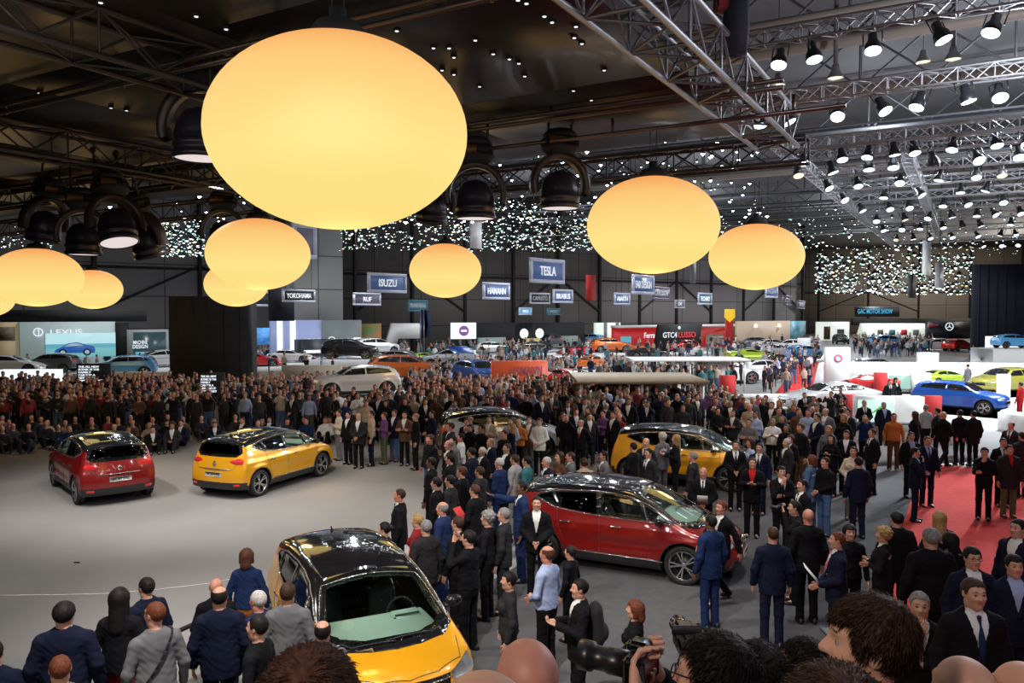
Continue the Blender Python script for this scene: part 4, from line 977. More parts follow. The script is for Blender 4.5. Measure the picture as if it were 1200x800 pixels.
# small round lamps set under the canopy film
pz = CZ + .34; DOTS = [(447, 29), (465, 37), (475, 21), (500, 17), (513, 10), (508, 57), (532, 68), (532, 88), (518, 83), (557, 48), (578, 64), (562, 102), (615, 90), (597, 70), (608, 75), (617, 5), (607, 1), (638, 20), (647, 27), (673, 45), (682, 52), (675, 32), (672, 107), (708, 83), (693, 118), (118, 4), (188, 158), (130, 127), (265, 35), (230, 20)]
rp_ = random.Random(8); PS = [at_h(x, y, pz) for x, y in DOTS]
for _ in range(14):  # further lamps added at random for specks in the car roofs
    q = Vector((rp_.uniform(-12, 5), rp_.uniform(8.6, 20), pz))
    if (q.xy - Vector((-2, 9.2))).length > 2.2: PS.append(q)
dm = glow('pin_lens', (.95, .97, 1.0), 1.2); pin = None
for q in PS:
    d_ = q - C0
    if d_.dot(BX) < .3 or d_.dot(AX) > -.3: continue
    if pin is None:
        pin = thing('pin_spot', 'tiny round pin spot lamp set under the dark canopy', 'lamp', q, 0, 'tiny pin spot lamps under the dark canopy'); MB().lathe([(.055, 0), (.065, .02), (.05, .09), (0, .09)][::-1], n=12).build('housing', HOUS if 'HOUS' in globals() else BLACKM, pin); MB().lathe([(0, -.002), (.030, .0), (.030, .02), (0, .02)], n=12).build('lens', dm, pin); cache_children(pin)
    else: copy_tree(pin, q)
# ---------------------------------------------------------------- lanterns
LG = bpy.data.materials.new('lantern_fabric'); LG.use_nodes = True; nt = LG.node_tree; b = nt.nodes['Principled BSDF']
tc = nt.nodes.new('ShaderNodeTexCoord'); sx = nt.nodes.new('ShaderNodeSeparateXYZ'); cr_ = nt.nodes.new('ShaderNodeValToRGB'); nt.links.new(tc.outputs['Object'], sx.inputs[0])
mr = nt.nodes.new('ShaderNodeMapRange'); mr.inputs['From Min'].default_value = -1.1; mr.inputs['From Max'].default_value = 1.1; nt.links.new(sx.outputs['Z'], mr.inputs['Value']); nt.links.new(mr.outputs['Result'], cr_.inputs['Fac'])
e = cr_.color_ramp.elements; e[0].color = (.98, .74, .22, 1); e[0].position = .0; e[1].color = (.93, .34, .10, 1); e[1].position = 1.0; q = e.new(.35); q.color = (1.0, .79, .26, 1); q = e.new(.75); q.color = (1.0, .60, .19, 1)  # light through the shade painted as an emission gradient, orange on top
b.inputs['Base Color'].default_value = (.06, .045, .03, 1); b.inputs['Specular IOR Level'].default_value = .1; b.inputs['Roughness'].default_value = .7; nt.links.new(cr_.outputs['Color'], b.inputs['Emission Color']); b.inputs['Emission Strength'].default_value = .97
def lantern(x, y, wpx, label, W=3.0, ratio=.74):
    d = FPX * W / wpx; c = at_d(x, y, d); t = thing('lantern', label, 'lantern', c, 0, 'glowing oval lanterns over the stage')
    th = np.linspace(-math.pi / 2, math.pi / 2, 33); R, Hh = W / 2, W / 2 * ratio
    MB().lathe([(max(R * math.cos(a), .001), Hh * math.sin(a)) for a in th], n=56).build('lantern_shade', LG, t, smooth=True)
    MB().lathe([(0, Hh - .06), (.34, Hh - .04), (.36, Hh + .02), (.26, Hh + .16), (.10, Hh + .20), (.10, Hh + .34), (0, Hh + .34)][::-1], n=20).build('lantern_cap', BLACKM, t)
    k = MB()
    for q in (-.07, .07): k.tube((q, 0, Hh + .3), (q, 0, (CZ if d < 30 else 19.0) - c.z), .010, 5)
    k.build('suspension_cable', mat('cable', (.02, .02, .03), .6), t)
    return c
LAN = [lantern(397, 157, 298, 'largest glowing yellow oval lantern, hanging just under the canopy', ratio=.735), lantern(303, 298, 118, 'glowing oval lantern directly below the largest one, overlapping a lower one', ratio=.705),
 lantern(277, 333, 72, 'small glowing oval lantern peeking out beneath the one below the largest lantern', ratio=.72), lantern(522, 317, 84, 'small round-looking glowing lantern between the ISUZU and HAMANN signs', ratio=.75),
 lantern(765, 264, 153, 'second largest glowing lantern, hanging over the TESLA and tuner signs', ratio=.735), lantern(886, 301, 108, 'glowing lantern nearest the bright spotlight rig, over the red stands', ratio=.71),
 lantern(44, 325, 98, 'glowing lantern over the blue car screen, the bigger of the overlapping pair', ratio=.69), lantern(109, 339, 64, 'glowing lantern hanging lowest beside the black tower, the smaller of the pair', ratio=.71),
 lantern(-18, 350, 62, 'glowing lantern cut by the picture edge above the framed photo wall', ratio=.7)]
# ---------------------------------------------------------------- big moving lights under the canopy
LENS = glow('moving_light_lens', (1.0, .86, .84), .80); ORNG = mat('dark_amber', (.16, .055, .015), .35)
def make_moving(label):
    t = thing('moving_light', label, 'stage light', group='large moving lights under the canopy')
    m = MB(); m.box((0, 0, 1.62), (.86, .56, .30), bev=.08); m.lathe([(0, 1.30), (.34, 1.34), (.46, 1.46), (.46, 1.50), (0, 1.52)][::-1], n=24); m.lathe([(.36, 1.74), (.42, 1.80), (.30, 1.92), (0, 1.96)][::-1], n=20); m.build('base', BLACKM, t)
    MB().box((-.16, -.29, 1.62), (.42, .02, .20), bev=.008).build('amber_box', ORNG, t)  # small dark amber box on the front of the base
    y = MB(); P = [(.68 * math.cos(a), 0, .58 + .72 * math.sin(a)) for a in np.linspace(-.30, math.pi + .30, 21)]
    for a, b in zip(P[:-1], P[1:]):
        a, b = np.array(a), np.array(b); n = (a - (0, 0, .58)); n /= np.linalg.norm(n); n2 = (b - (0, 0, .58)); n2 /= np.linalg.norm(n2)
        V = [a + n * .07 - (0, .16, 0), a + n * .07 + (0, .16, 0), a - n * .07 + (0, .16, 0), a - n * .07 - (0, .16, 0), b + n2 * .07 - (0, .16, 0), b + n2 * .07 + (0, .16, 0), b - n2 * .07 + (0, .16, 0), b - n2 * .07 - (0, .16, 0)]
        y.add(V, [[[0, 1, 5, 4], [1, 2, 6, 5], [2, 3, 7, 6], [3, 0, 4, 7]]])
    bm = bmesh.new(); me = y.mesh('yoke', mat('yoke_brown', (.035, .022, .016), .4)); bm.from_mesh(me); bmesh.ops.remove_doubles(bm, verts=bm.verts[:], dist=.001); bmesh.ops.recalc_face_normals(bm, faces=bm.faces[:]); bm.to_mesh(me); bm.free(); ob('yoke', me, t)
    h = ob('head', MB().lathe([(.47, 0), (.50, .02), (.50, .10), (.47, .12), (.47, .20), (.49, .22), (.49, .30), (.46, .32), (.46, .46), (.42, .66), (.28, .86), (.10, .93), (0, .94)][::-1], n=30).mesh('head', mat('light_head', (.018, .016, .022), .35), True), t)
    ob('lens', MB().lathe([(0, .025), (.455, .03), (.455, .06), (0, .06)], n=30).mesh('lens', LENS), h)
    m = MB(); 
    for q in (-.3, .3): m.tube((q, 0, 1.75), (q, 0, 2.65), .035, 6); m.box((q, 0, 2.62), (.1, .16, .12))
    m.build('clamp', ALUD, t); cache_children(t); return t
ml = make_moving('large dark moving light with a pale round lens between the largest lantern and its twin')
MOVE = [(557, 257, 19.0, 0, 'large dark moving light with pale lens just right of the largest lantern', 0), (656, 245, 19.5, .3, 'large dark moving light with pale lens above the TESLA sign', 0), (236, 187, 14.5, 0, 'large moving light half hidden behind the left flank of the largest lantern', 0),
 (98, 299, 23, .4, 'moving light with thin bright lens above the pair of overlapping lanterns', 0), (178, 300, 24, -.5, 'moving light with silvery ring right of the low lantern pair', .35), (140, 285, 21, .9, 'moving light with amber box in the middle of the cluster over the low lanterns', -.3), (50, 283, 24, 1.2, 'moving light at the outer end of the cluster above the low lantern', .2),
 (262, 292, 26.5, .2, 'moving light tucked behind the lantern below the largest one', 0), (505, 262, 24, .5, 'small moving light just above the lantern between ISUZU and HAMANN', .2)]
for i, (x, y, d, rz, lab, tilt) in enumerate(MOVE):
    c = at_d(x, y, d); o = ml if i == 0 else copy_tree(ml); o.location = c; o.rotation_euler = (tilt, 0, rz); o['label'] = lab
    if c.z + 2.6 < CZ - .3:
        q = MB().tube((c.x, c.y, c.z + 2.55), (c.x, c.y, CZ + .35), .05, 6).build('drop_pole', ALUD); tag(q, 'black drop pole between the canopy and the ' + ' '.join(lab.split()[:9]), 'pole')
# ---------------------------------------------------------------- bright spotlight rig on the far side
RZ = 12.3; CA = at_h(930, 184, RZ)
TW = mat('truss_white', (.50, .51, .54), .4, .6)
o = ob('lattice_truss', truss('lattice_truss', CA - AX * 4, CA + AX * 60, .5, .5, .6, .045, TW, 4)); tag(o, 'long bright lattice truss running away from the canopy corner', 'truss')
o = ob('lattice_truss', truss('lattice_truss', at_h(1068, 195, RZ) - AX * 3, at_h(1068, 195, RZ) + AX * 40, .5, .5, .6, .045, TW, 4)); tag(o, 'second long lattice truss running away, in the middle of the spotlight rig', 'truss')
HOUS = mat('spot_housing', (.015, .015, .018), .4); SLENS = glow('spot_lens', (.72, .86, 1.0), 5); SLENSY = glow('spot_lens_warm', (1.0, .88, .62), 1.3)
def make_spot(lm, label):
    t = thing('spotlight', label, 'spotlight')
    h = ob('housing', MB().lathe([(.17, 0), (.18, .03), (.16, .16), (.10, .26), (.09, .42), (0, .44)][::-1], n=14).mesh('housing', HOUS, True), t); ob('lens', MB().lathe([(0, -.005), (.165, 0), (.165, .04), (0, .04)], n=14).mesh('lens', lm), h)
    y = MB(); y.tube((-.19, 0, .18), (-.19, 0, .52), .015, 4); y.tube((.19, 0, .18), (.19, 0, .52), .015, 4); y.tube((-.19, 0, .52), (.19, 0, .52), .015, 4); y.tube((0, 0, .52), (0, 0, .72), .02, 5); y.build('yoke', HOUS, t); cache_children(t); return t
SP = [make_spot(SLENS, 'x'), make_spot(SLENSY, 'x')]; sp_used = [False, False]
rr = random.Random(3)
ROWN = ['highest row by the ducts'] + [q + ' row below the ducts' for q in 'first second third fourth fifth sixth seventh eighth ninth tenth'.split()]
NSPOT = 0
for i, y in enumerate((18, 97, 157, 172, 195, 213, 229, 244, 257, 270, 283)):
    z = RZ + (.8 if i == 0 else 0) - (.5 if i == 3 else 0)
    p = at_h(1060, y, z); a = (p - CA).dot(AX); b1 = (p - CA).dot(BX)
    st = CA + AX * a; st.z = z; Ln = 60 if i > 3 else 34
    o = ob('lattice_truss', truss('lattice_truss', st + BX * (2 if i < 2 else 0), st - BX * Ln, .45, .45, .5 if i < 5 else .8, .04, TW, 4)); tag(o, 'bright lattice truss hung with spotlights, ' + ROWN[i], 'truss')
    t = rr.uniform(.5, 1.5)
    while t < Ln:
        q = st - BX * t; X, Y = proj(q)
        if 860 < X < 1215 and Y > -20:
            k = 1 if rr.random() < .15 else 0; zt = q.z - .85
            lab = 'black spotlight with %s lens on the lattice truss, %s' % ('bluish white' if k == 0 else 'warm', ROWN[i]); g = 'spotlights on the lattice truss ' + ROWN[i] + (' with warm lenses' if k else '')
            s = SP[k] if not sp_used[k] else copy_tree(SP[k]); sp_used[k] = True
            s.location = (q.x, q.y, zt); s['label'] = lab; s['group'] = g; s.scale = (1.35,) * 3
            s.rotation_euler = (rr.uniform(.1, .65), rr.uniform(-.4, .4), math.pi + rr.uniform(-.9, .9)); NSPOT += 1
        t += rr.uniform(.7, 1.6) if i in (1, 2, 3) else rr.uniform(1.0, 2.2)
# roof structure: deep dark girders, ducts, hanging posts
for i, (x, y, lab) in enumerate(((1060, -10, 'nearest'), (1060, 62, 'second'), (1060, 120, 'third'), (1060, 165, 'fourth'), (1060, 200, 'fifth'), (1060, 228, 'sixth'))):
    p = at_h(x, y, 17.3); o = ob('roof_girder', truss('roof_girder', p + BX * 60, p - BX * 40, .5, 2.6, 3.2, .11, STEEL, 5)); tag(o, 'deep grey steel roof girder, the %s one counted from the big silver truss' % lab, 'girder')
for x, y, z, r, lab in ((1000, 47, 15.2, .22, 'beige roof duct pipe crossing above the spotlight rig'), (1060, 100, 14.6, .30, 'long pale duct pipe behind the first row of spotlights'), (1020, 8, 16, .18, 'thin beige pipe high under the roof'), (760, 215, 15.5, .25, 'pale duct pipe seen beyond the canopy edge')):
    p = at_h(x, y, z); tag(MB().tube(p + BX * (15 if y > 200 else 28), p - BX * 40, r, 12).build('duct_pipe', mat('duct_beige', (.34, .31, .27), .5), smooth=True), lab, 'duct')
for x, y, d, lab in ((979, 92, 30, 'bell shaped hall lamp on the thick post left of the rig'), (1117, 70, 31, 'bell shaped hall lamp on the post above the rig'), (850, 135, 33, 'small bell lamp next to the silver truss'), (1082, 73, 34, 'small bell lamp hanging on a long wire'), (912, 100, 34, 'bell lamp close to the end of the silver truss')):
    c = at_d(x, y, d); t = thing('pendant_lamp', lab, 'lamp', c); MB().lathe([(.30, 0), (.28, .10), (.16, .30), (.12, .5), (0, .5)][::-1], n=16).build('lamp_shade', ALU, t, smooth=True); MB().lathe([(0, .02), (.26, .03), (.26, .06), (0, .06)], n=16).build('bulb', SLENSY, t); MB().tube((0, 0, .45), (0, 0, 19.4 - c.z), .09 if x in (979, 1117) else .02, 8).build('post', STEEL, t)
# distant lights: uncountable sparkle of the neighbouring rigs
def sparkle(n, x0, x1, y0, y1, d0, d1, s0, s1, mb, rg):
    for _ in range(n):
        x, y, d = rg.uniform(x0, x1), y0 + (y1 - y0) * rg.random() ** .8, rg.uniform(d0, d1); c = at_d(x, y, d); s = (s0 + (s1 - s0) * rg.random() ** 2.5) * d / 100; 
        m = rg.choice((0, 0, 0, 1, 2)); a = rg.uniform(0, 3); ca, sa = math.cos(a) * s, math.sin(a) * s
        k = s * .8; mb.add([(c.x - k, c.y, c.z), (c.x, c.y - k, c.z), (c.x + k, c.y, c.z), (c.x, c.y + k, c.z), (c.x, c.y, c.z - k)], [[[1, 0, 4], [2, 1, 4], [3, 2, 4], [0, 3, 4]]], m)
        mb.add([(c.x - s, c.y - s, c.z + .06 * s), (c.x + s, c.y - s, c.z + .06 * s), (c.x + s, c.y + s, c.z + .06 * s), (c.x - s, c.y + s, c.z + .06 * s), (c.x, c.y, c.z + 1.6 * s)], [[[0, 1, 4], [1, 2, 4], [2, 3, 4], [3, 0, 4]]], 3)
G3 = [glow('far_light_white', (.80, .95, 1.0), 3), glow('far_light_green', (.45, .9, .75), 1.6), glow('far_light_warm', (1, .85, .55), 2), HOUS]
G4 = [glow('glint_light_white', (.85, .95, 1.0), 45), glow('glint_light_cool', (.65, .85, 1.0), 30), glow('glint_light_warm', (1, .88, .65), 35), HOUS]  # boosted field added so the car roofs mirror bright specks
rg = random.Random(11)
mb = MB(); sparkle(900, 395, 700, 236, 294, 62, 100, .10, .28, mb, rg); sparkle(500, 560, 960, 255, 292, 75, 110, .09, .26, mb, rg); sparkle(160, 560, 900, 175, 262, 50, 80, .10, .25, mb, rg); o = mb.build('distant_spotlights', G3); tag(o, 'countless tiny spotlights glittering over the hanging brand signs', 'distant lights'); o['kind'] = 'stuff'
mb = MB(); sparkle(330, 120, 900, 120, 262, 29, 54, .20, .34, mb, rg); o = mb.build('distant_spotlights', G4); tag(o, 'loose field of added small spotlights just beyond the far edge of the canopy', 'distant lights'); o['kind'] = 'stuff'
mb = MB(); sparkle(800, 955, 1142, 297, 345, 110, 160, .10, .32, mb, rg); sparkle(260, 940, 1195, 230, 300, 60, 95, .08, .24, mb, rg); o = mb.build('distant_spotlights', G3); tag(o, 'countless tiny spotlights glittering over the far end of the hall', 'distant lights'); o['kind'] = 'stuff'
mb = MB(); sparkle(260, 188, 240, 255, 300, 45, 60, .10, .30, mb, rg); sparkle(60, 0, 60, 262, 290, 45, 60, .10, .3, mb, rg); o = mb.build('distant_spotlights', G3); tag(o, 'glittering cluster of tiny lights seen under the canopy above the low lanterns', 'distant lights'); o['kind'] = 'stuff'
mb = MB(); rg2 = random.Random(5)
for i in range(16):
    d = rg2.uniform(50, 100); z = rg2.uniform(12.5, 15.5); p = Vector((d * .05 + 5, d, z)); mb.tube(p + BX * 14, p - BX * 34, .07, 4)
    if i % 3 == 0: mb.tube(p - AX * 12, p + AX * 6, .07, 4)
o = mb.build('distant_rigging', STEEL); tag(o, 'tangle of thin metal rigging bars far off above the signs', 'distant rigging'); o['kind'] = 'stuff'
# ================================================================ STANDS, SIGNS, SCREENS
WALLANG = math.radians(33)
def vplane(x0, x1, y0, y1, d, ang=WALLANG):
    """vertical plane through the point seen at the centre, distance d; returns left-base point, width, height, angle"""
    c = at_d((x0 + x1) / 2, y1, d); u = Vector((math.cos(ang), math.sin(ang), 0)); n = Vector((-u.y, u.x, 0))
    def hit(x, y):
        r = ray(x, y); t = (c.dot(n) - Vector((0, 0, CAMH)).dot(n)) / r.dot(n); return Vector((0, 0, CAMH)) + r * t
    a, b = hit(x0, y1), hit(x1, y1); top = at_d((x0 + x1) / 2, y0, d)
    w = (b - a).xy.length; m = (a + b) / 2
    return Vector((m.x, m.y, c.z)), w, top.z - c.z, ang
def panel(name, label, cat, x0, x1, y0, y1, d, m, th=.3, ang=WALLANG, to_floor=False, group=None, bev=0.0):
    c, w, h, ang = vplane(x0, x1, y0, y1, d, ang)
    if to_floor: h = h + c.z; c.z = 0
    t = thing(name, label, cat, c, ang, group)
    if to_floor:
        for i in range(int(w) + 1): KEEP.append((c.x + math.cos(ang) * (i + .5 - w / 2), c.y + math.sin(ang) * (i + .5 - w / 2), .9 + th * .5))
    MB().box((0, th / 2, h / 2), (w, th, h), bev=bev).build('panel', m, t)
    return t, w, h
def stext(t, s, x, z, size, m, width=None, off=.03, name='lettering'):
    return text_obj(s, name, m, t, size, (x, -off, z), (math.pi / 2, 0, 0), width, .02)
LW = glow('lit_white', (.85, .93, 1.0), 1.15); LG1 = glow('lit_letters', (.85, .92, 1.0), .95); SCR = glow('screen_teal', (.12, .42, .55), .9); SCRL = glow('screen_pale', (.50, .80, .85), .95)
SIGNF = mat('sign_frame', (.40, .42, .50), .5, emis=(.4, .43, .55), estr=.18, sample=False); SIGNB = mat('sign_blue', (.06, .10, .22), .5, emis=(.07, .13, .30), estr=.35, sample=False)
SIGND = mat('sign_dark', (.03, .032, .036), .5); SIGNG = mat('sign_mauve', (.10, .09, .12), .5, emis=(.1, .09, .13), estr=.4, sample=False); SIGNT = mat('sign_teal', (.03, .09, .12), .5, emis=(.03, .10, .14), estr=.5, sample=False); SIGNL = mat('sign_text', (.7, .72, .75), .5, emis=(.8, .84, .9), estr=.6, sample=False); DIMT = mat('sign_text_dim', (.3, .32, .34), .6, emis=(.3, .33, .36), estr=.3, sample=False)
SANG = math.radians(52)
def hsign(x0, x1, y0, y1, txt, d, face, label, tm=SIGNL, fr=SIGNF, ang=SANG, tw=.62):
    c, w, h, ang = vplane(x0, x1, y0, y1, d, ang); t = thing('hanging_sign', label, 'hanging sign', c, ang, None)
    f = MB(); k = min(w, h) * .15
    f.box((0, 0, h - k / 2), (w, .14, k)); f.box((0, 0, k / 2), (w, .14, k)); f.box((-w / 2 + k / 2, 0, h / 2), (k, .14, h - 2 * k)); f.box((w / 2 - k / 2, 0, h / 2), (k, .14, h - 2 * k)); f.build('sign_frame', fr, t)
    MB().box((0, .0, h / 2), (w - 2 * k, .06, h - 2 * k)).build('sign_face', face, t)
    if txt: stext(t, txt, 0, h / 2 - h * .02, h * .52, tm, w * tw, .04)
    q = MB(); 
    for s in (-.4, .4): q.tube((s * w, 0, h), (s * w, 0, 19.3 - c.z), .025, 4)
    q.build('suspension_wire', ALUD, t); return t
hsign(431, 476, 320, 343, 'ISUZU', 52, SIGNB, 'blue hanging sign with a pale frame reading ISUZU', tw=.46)
hsign(414, 446, 343, 358, 'RUF', 64, SIGNG, 'dim hanging sign reading RUF below the ISUZU sign', tw=.3)
hsign(331, 369, 339, 354, 'YOKOHAMA', 60, SIGND, 'dark hanging sign reading YOKOHAMA in front of the white pillar block', tw=.76)
hsign(566, 597, 331, 351, 'HAMANN', 62, SIGNB, 'blue hanging sign reading HAMANN', tw=.68)
hsign(621, 661, 303, 332, 'TESLA', 48, SIGNB, 'largest blue hanging sign, reading TESLA', tw=.46)
hsign(621, 644, 343, 356, 'CAPRISTO', 80, SIGND, 'small dim hanging sign just under the TESLA sign', DIMT, tw=.75)
hsign(648, 671, 339, 355, 'BRABUS', 72, SIGNB, 'small hanging sign with pale letters below and right of TESLA', tw=.7)
hsign(478, 501, 351, 365, 'PININFARINA', 88, SIGNT, 'small dark teal hanging sign under the lantern beside RUF', DIMT, SIGNT, tw=.8)
hsign(608, 623, 360, 369, 'MG', 95, glow('sign_sky', (.15, .45, .85), .8), 'tiny lit sky blue hanging sign', SIGNL, SIGNF, tw=.4)
hsign(641, 656, 361, 369, 'PGO', 95, SIGNT, 'tiny dim teal hanging sign next to the lit sky blue one', DIMT, SIGNT, tw=.5)
hsign(741, 766, 322, 345, 'FAB DESIGN', 66, SIGNB, 'hanging sign reading FAB DESIGN under the second largest lantern', tw=.74)
hsign(765, 784, 336, 351, 'CARLSSON', 76, SIGNG, 'mauve hanging sign directly beside FAB DESIGN', DIMT, SIGNG, tw=.8)
hsign(720, 738, 343, 357, 'ABARTH', 84, SIGNB, 'small pale framed hanging sign left of FAB DESIGN', tw=.7)
hsign(791, 802, 351, 361, 'DE', 92, SIGNG, 'tiny pale hanging sign above the black GTC4LUSSO panel', tw=.4)
hsign(818, 834, 343, 357, 'TECHART', 84, SIGNT, 'small hanging sign with pale frame right of the mauve one', tw=.7)
hsign(897, 911, 334, 349, 'PAGANI', 86, SIGNB, 'small framed hanging sign under the lantern nearest the bright rig', DIMT, tw=.7)
hsign(917, 927, 346, 358, 'KIA', 100, SIGNG, 'tiny grey hanging sign on the grey wall, the upper of two', DIMT, SIGNG, tw=.5)
hsign(934, 943, 352, 362, 'BAC', 108, SIGNG, 'tiny grey hanging sign on the grey wall, the lower of two', DIMT, SIGNG, tw=.5)
hsign(343, 371, 262, 303, '', 50, SIGNG, 'large dark mauve hanging board half behind the lantern, above YOKOHAMA')
hsign(296, 320, 341, 359, '', 70, SIGND, 'dark hanging board low beside the lantern and the black tower')
for x0, x1, y0, y1, d, m, lab in ((551, 564, 258, 291, 55, WHITE, 'narrow vertical white banner hanging under a moving light'), (1081, 1090, 283, 322, 58, WHITE, 'taller vertical white banner below the spotlight rig'), (1096, 1105, 309, 337, 66, WHITE, 'shorter vertical white banner below the spotlight rig'), (687, 698, 322, 352, 90, CL['red'], 'red vertical banner hanging in front of the dark wall'), (1064, 1073, 322, 349, 90, GREYP, 'grey vertical banner before the far sparkle of lights'), (809, 815, 306, 332, 70, GREYP, 'narrow grey banner hanging between two lanterns')):
    c, w, h, a = vplane(x0, x1, y0, y1, d, SANG); t = thing('hanging_banner', lab, 'banner', c, a); MB().box((0, 0, h / 2), (w, .08, h)).build('banner_cloth', m, t); MB().tube((0, 0, h), (0, 0, 19.3 - c.z), .03, 4).build('suspension_wire', ALUD, t)

# --- left side
t, w, h = panel('booth_fascia', 'long black fascia above the blue car screen', 'fascia', -20, 172, 363, 377, 58, BLACKM, 1.0)
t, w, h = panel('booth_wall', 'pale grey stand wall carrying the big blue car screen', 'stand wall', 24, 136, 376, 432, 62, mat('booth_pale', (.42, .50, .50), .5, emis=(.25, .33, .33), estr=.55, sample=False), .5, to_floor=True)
stext(t, 'LEXUS', 1.0 - w * .18, h - .9, .62, LG1, 2.2, .03); MB().lathe([(.26, -.02), (.34, -.02), (.34, .02), (.26, .02), (.26, -.02)], (-w * .18 - .9, -.04, h - .85), 24, 'y').build('emblem_ring', LG1, t); MB().box((-w * .18 - .87, -.05, h - .85), (.07, .03, .5)).build('emblem_bar', LG1, t)
# screen with the picture of a blue car
c, w, h, a = vplane(53, 136, 390, 418, 61); t = thing('video_screen', 'wide lit video screen showing a blue sports car by the sea', 'screen', c, a)
MB().box((0, 0, h / 2), (w, .12, h)).build('screen_frame', BLACKM, t)
b = MB()
for i, (z0, z1, m) in enumerate(((.55, 1.0, 0), (.38, .55, 1), (.0, .38, 2))): b.box((0, -.07, h * (z0 + z1) / 2), (w * .99, .02, h * (z1 - z0)), m=m)
sc = b.build('screen_image', [SCRL, SCR, glow('screen_sea', (.20, .55, .58), .8)], t)
K = [(-.38, .18), (-.36, .32), (-.28, .42), (-.18, .58), (-.06, .62), (.06, .52), (.18, .44), (.20, .30), (.19, .16)]
MB().prism([(x * w, z * h) for x, z in K], -.10, -.08).build('pictured_car', glow('screen_car_blue', (.02, .10, .38), .9), sc)
b = MB(); b.prism([(x * w, z * h) for x, z in [(-.24, .44), (-.16, .56), (-.06, .58), (.03, .48)]], -.115, -.105, 1)
for x in (-.26, .08):
    b.lathe([(0, -.01), (h * .15, -.01), (h * .15, .01), (0, .01)], (x * w, -.11, h * .20), 20, 'y'); b.lathe([(0, -.01), (h * .09, -.01)], (x * w, -.125, h * .20), 20, 'y', m=1)
b.build('pictured_wheels', [BLACKM, glow('screen_rim', (.4, .6, .7), .7)], sc)
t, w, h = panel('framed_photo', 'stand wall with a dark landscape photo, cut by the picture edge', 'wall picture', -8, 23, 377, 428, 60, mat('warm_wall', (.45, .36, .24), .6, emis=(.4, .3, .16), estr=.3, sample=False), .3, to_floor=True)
MB().box((0, -.02, h * .78), (w * .72, .05, h * .25)).build('photo', noise_mat('photo_dark', (.03, .03, .03), (.30, .24, .16), .9, .6), t)
t, w, h = panel('booth_wall', 'dark stand wall beside the blue car screen', 'stand wall', 136, 152, 378, 430, 64, BLACKM, .6, to_floor=True)
t, w, h = panel('video_wall', 'dark grey video wall with white text in a pale frame', 'screen', 150, 198, 386, 428, 64, mat('booth_pale2', (.35, .38, .38), .5), .5, to_floor=True)
MB().box((.1, -.03, h * .55), (w * .80, .06, h * .78)).build('screen', mat('screen_slate', (.015, .03, .035), .3, emis=(.02, .04, .045), estr=1, sample=False), t)
stext(t, 'MACHINE', -w * .20, h * .70, .42, LG1, w * .34, .08); stext(t, 'DESIGN', -w * .20, h * .60, .42, LG1, w * .36, .08); MB().box((-w * .12, -.08, h * .42), (w * .4, .02, h * .12)).build('blue_caption', SCR, t)
# black tower
t, w, h = panel('black_tower', 'tall black cloth covered tower behind the seated crowd', 'tower', 199, 291, 347, 437, 47, noise_mat('black_drape', (.007, .007, .008), (.012, .011, .013), 2, .9), 3.0, math.radians(8), to_floor=True)
for i in range(5): MB().box((-w / 2 + w * (i + .5) / 5, -.005, h / 2), (.03, .03, h)).build('drape_fold', BLACKM, t)
for x0, x1, y0, y1, d, lab in ((90, 129, 426, 452, 40, 'black prompter monitor with white text among the crowd below the blue car screen'), (234, 263, 437, 465, 36, 'black prompter monitor with white text standing before the black tower')):
    t, w, h = panel('prompter_monitor', lab, 'monitor', x0, x1, y0, y1, d, BLACKM, .15, 0.05, to_floor=False)
    z = 0; 
    for i in range(6):
        L = (.62, .62, .38, .50, .60, .74)[i]; stext(t, ('THE ALL NEW', 'SCENIC IS THE', 'FAMILY', 'CAR FOR A', 'NEW AGE OF', 'DRIVING TOGETHER')[i], -w * .44 + w * L / 2, h * (.86 - i * .125), h * .12, LG1, w * L, .02)
    MB().tube((0, .08, -1.2 if t.location.z > 1.2 else -t.location.z), (0, .08, .02), .05, 8).build('stand', BLACKM, t); 
    t.children[-1].location = (0, 0, 0); MB().tube((0, .08, -t.location.z), (0, .08, .0), .06, 8).build('stand_foot', BLACKM, t)
t, w, h = panel('lighting_tower_box', 'black box panel between the black tower and the white pillar block', 'panel', 318, 345, 330, 376, 62, mat('navy_black', (.008, .009, .018), .7), .8)
t, w, h = panel('video_screen', 'small lit blue screen right of the black tower', 'screen', 291, 316, 384, 404, 66, noise_mat('blue_nebula', (.01, .04, .16), (.10, .35, .75), .8, .5), .2)
bb = MATS['blue_nebula'].node_tree; bb.links.new(bb.nodes['Color Ramp'].outputs['Color'], bb.nodes['Principled BSDF'].inputs['Emission Color']); bb.nodes['Principled BSDF'].inputs['Emission Strength'].default_value = 1.0
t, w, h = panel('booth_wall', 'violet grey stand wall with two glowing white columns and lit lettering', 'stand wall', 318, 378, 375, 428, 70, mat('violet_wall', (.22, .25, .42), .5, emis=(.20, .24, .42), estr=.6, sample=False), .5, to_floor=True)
for x in (-.34, -.09): MB().box((w * x, -.1, h / 2), (w * .10, .2, h)).build('light_column', LW, t)
stext(t, 'LEXUS', w * .30, h - 1.9, .62, LG1, w * .32, .03)
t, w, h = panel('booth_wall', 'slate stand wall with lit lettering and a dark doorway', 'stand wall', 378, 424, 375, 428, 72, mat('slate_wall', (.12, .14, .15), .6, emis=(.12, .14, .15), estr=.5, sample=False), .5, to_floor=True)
stext(t, 'LEXUS', w * .10, h - 1.9, .62, LG1, w * .50, .03); MB().lathe([(.30, -.02), (.38, -.02), (.38, .02), (.30, .02), (.30, -.02)], (-w * .27, -.04, h - 1.85), 24, 'y').build('emblem_ring', LG1, t); MB().box((w * .38, -.05, h * .42), (w * .18, .06, h * .38)).build('lit_panel', LW, t)
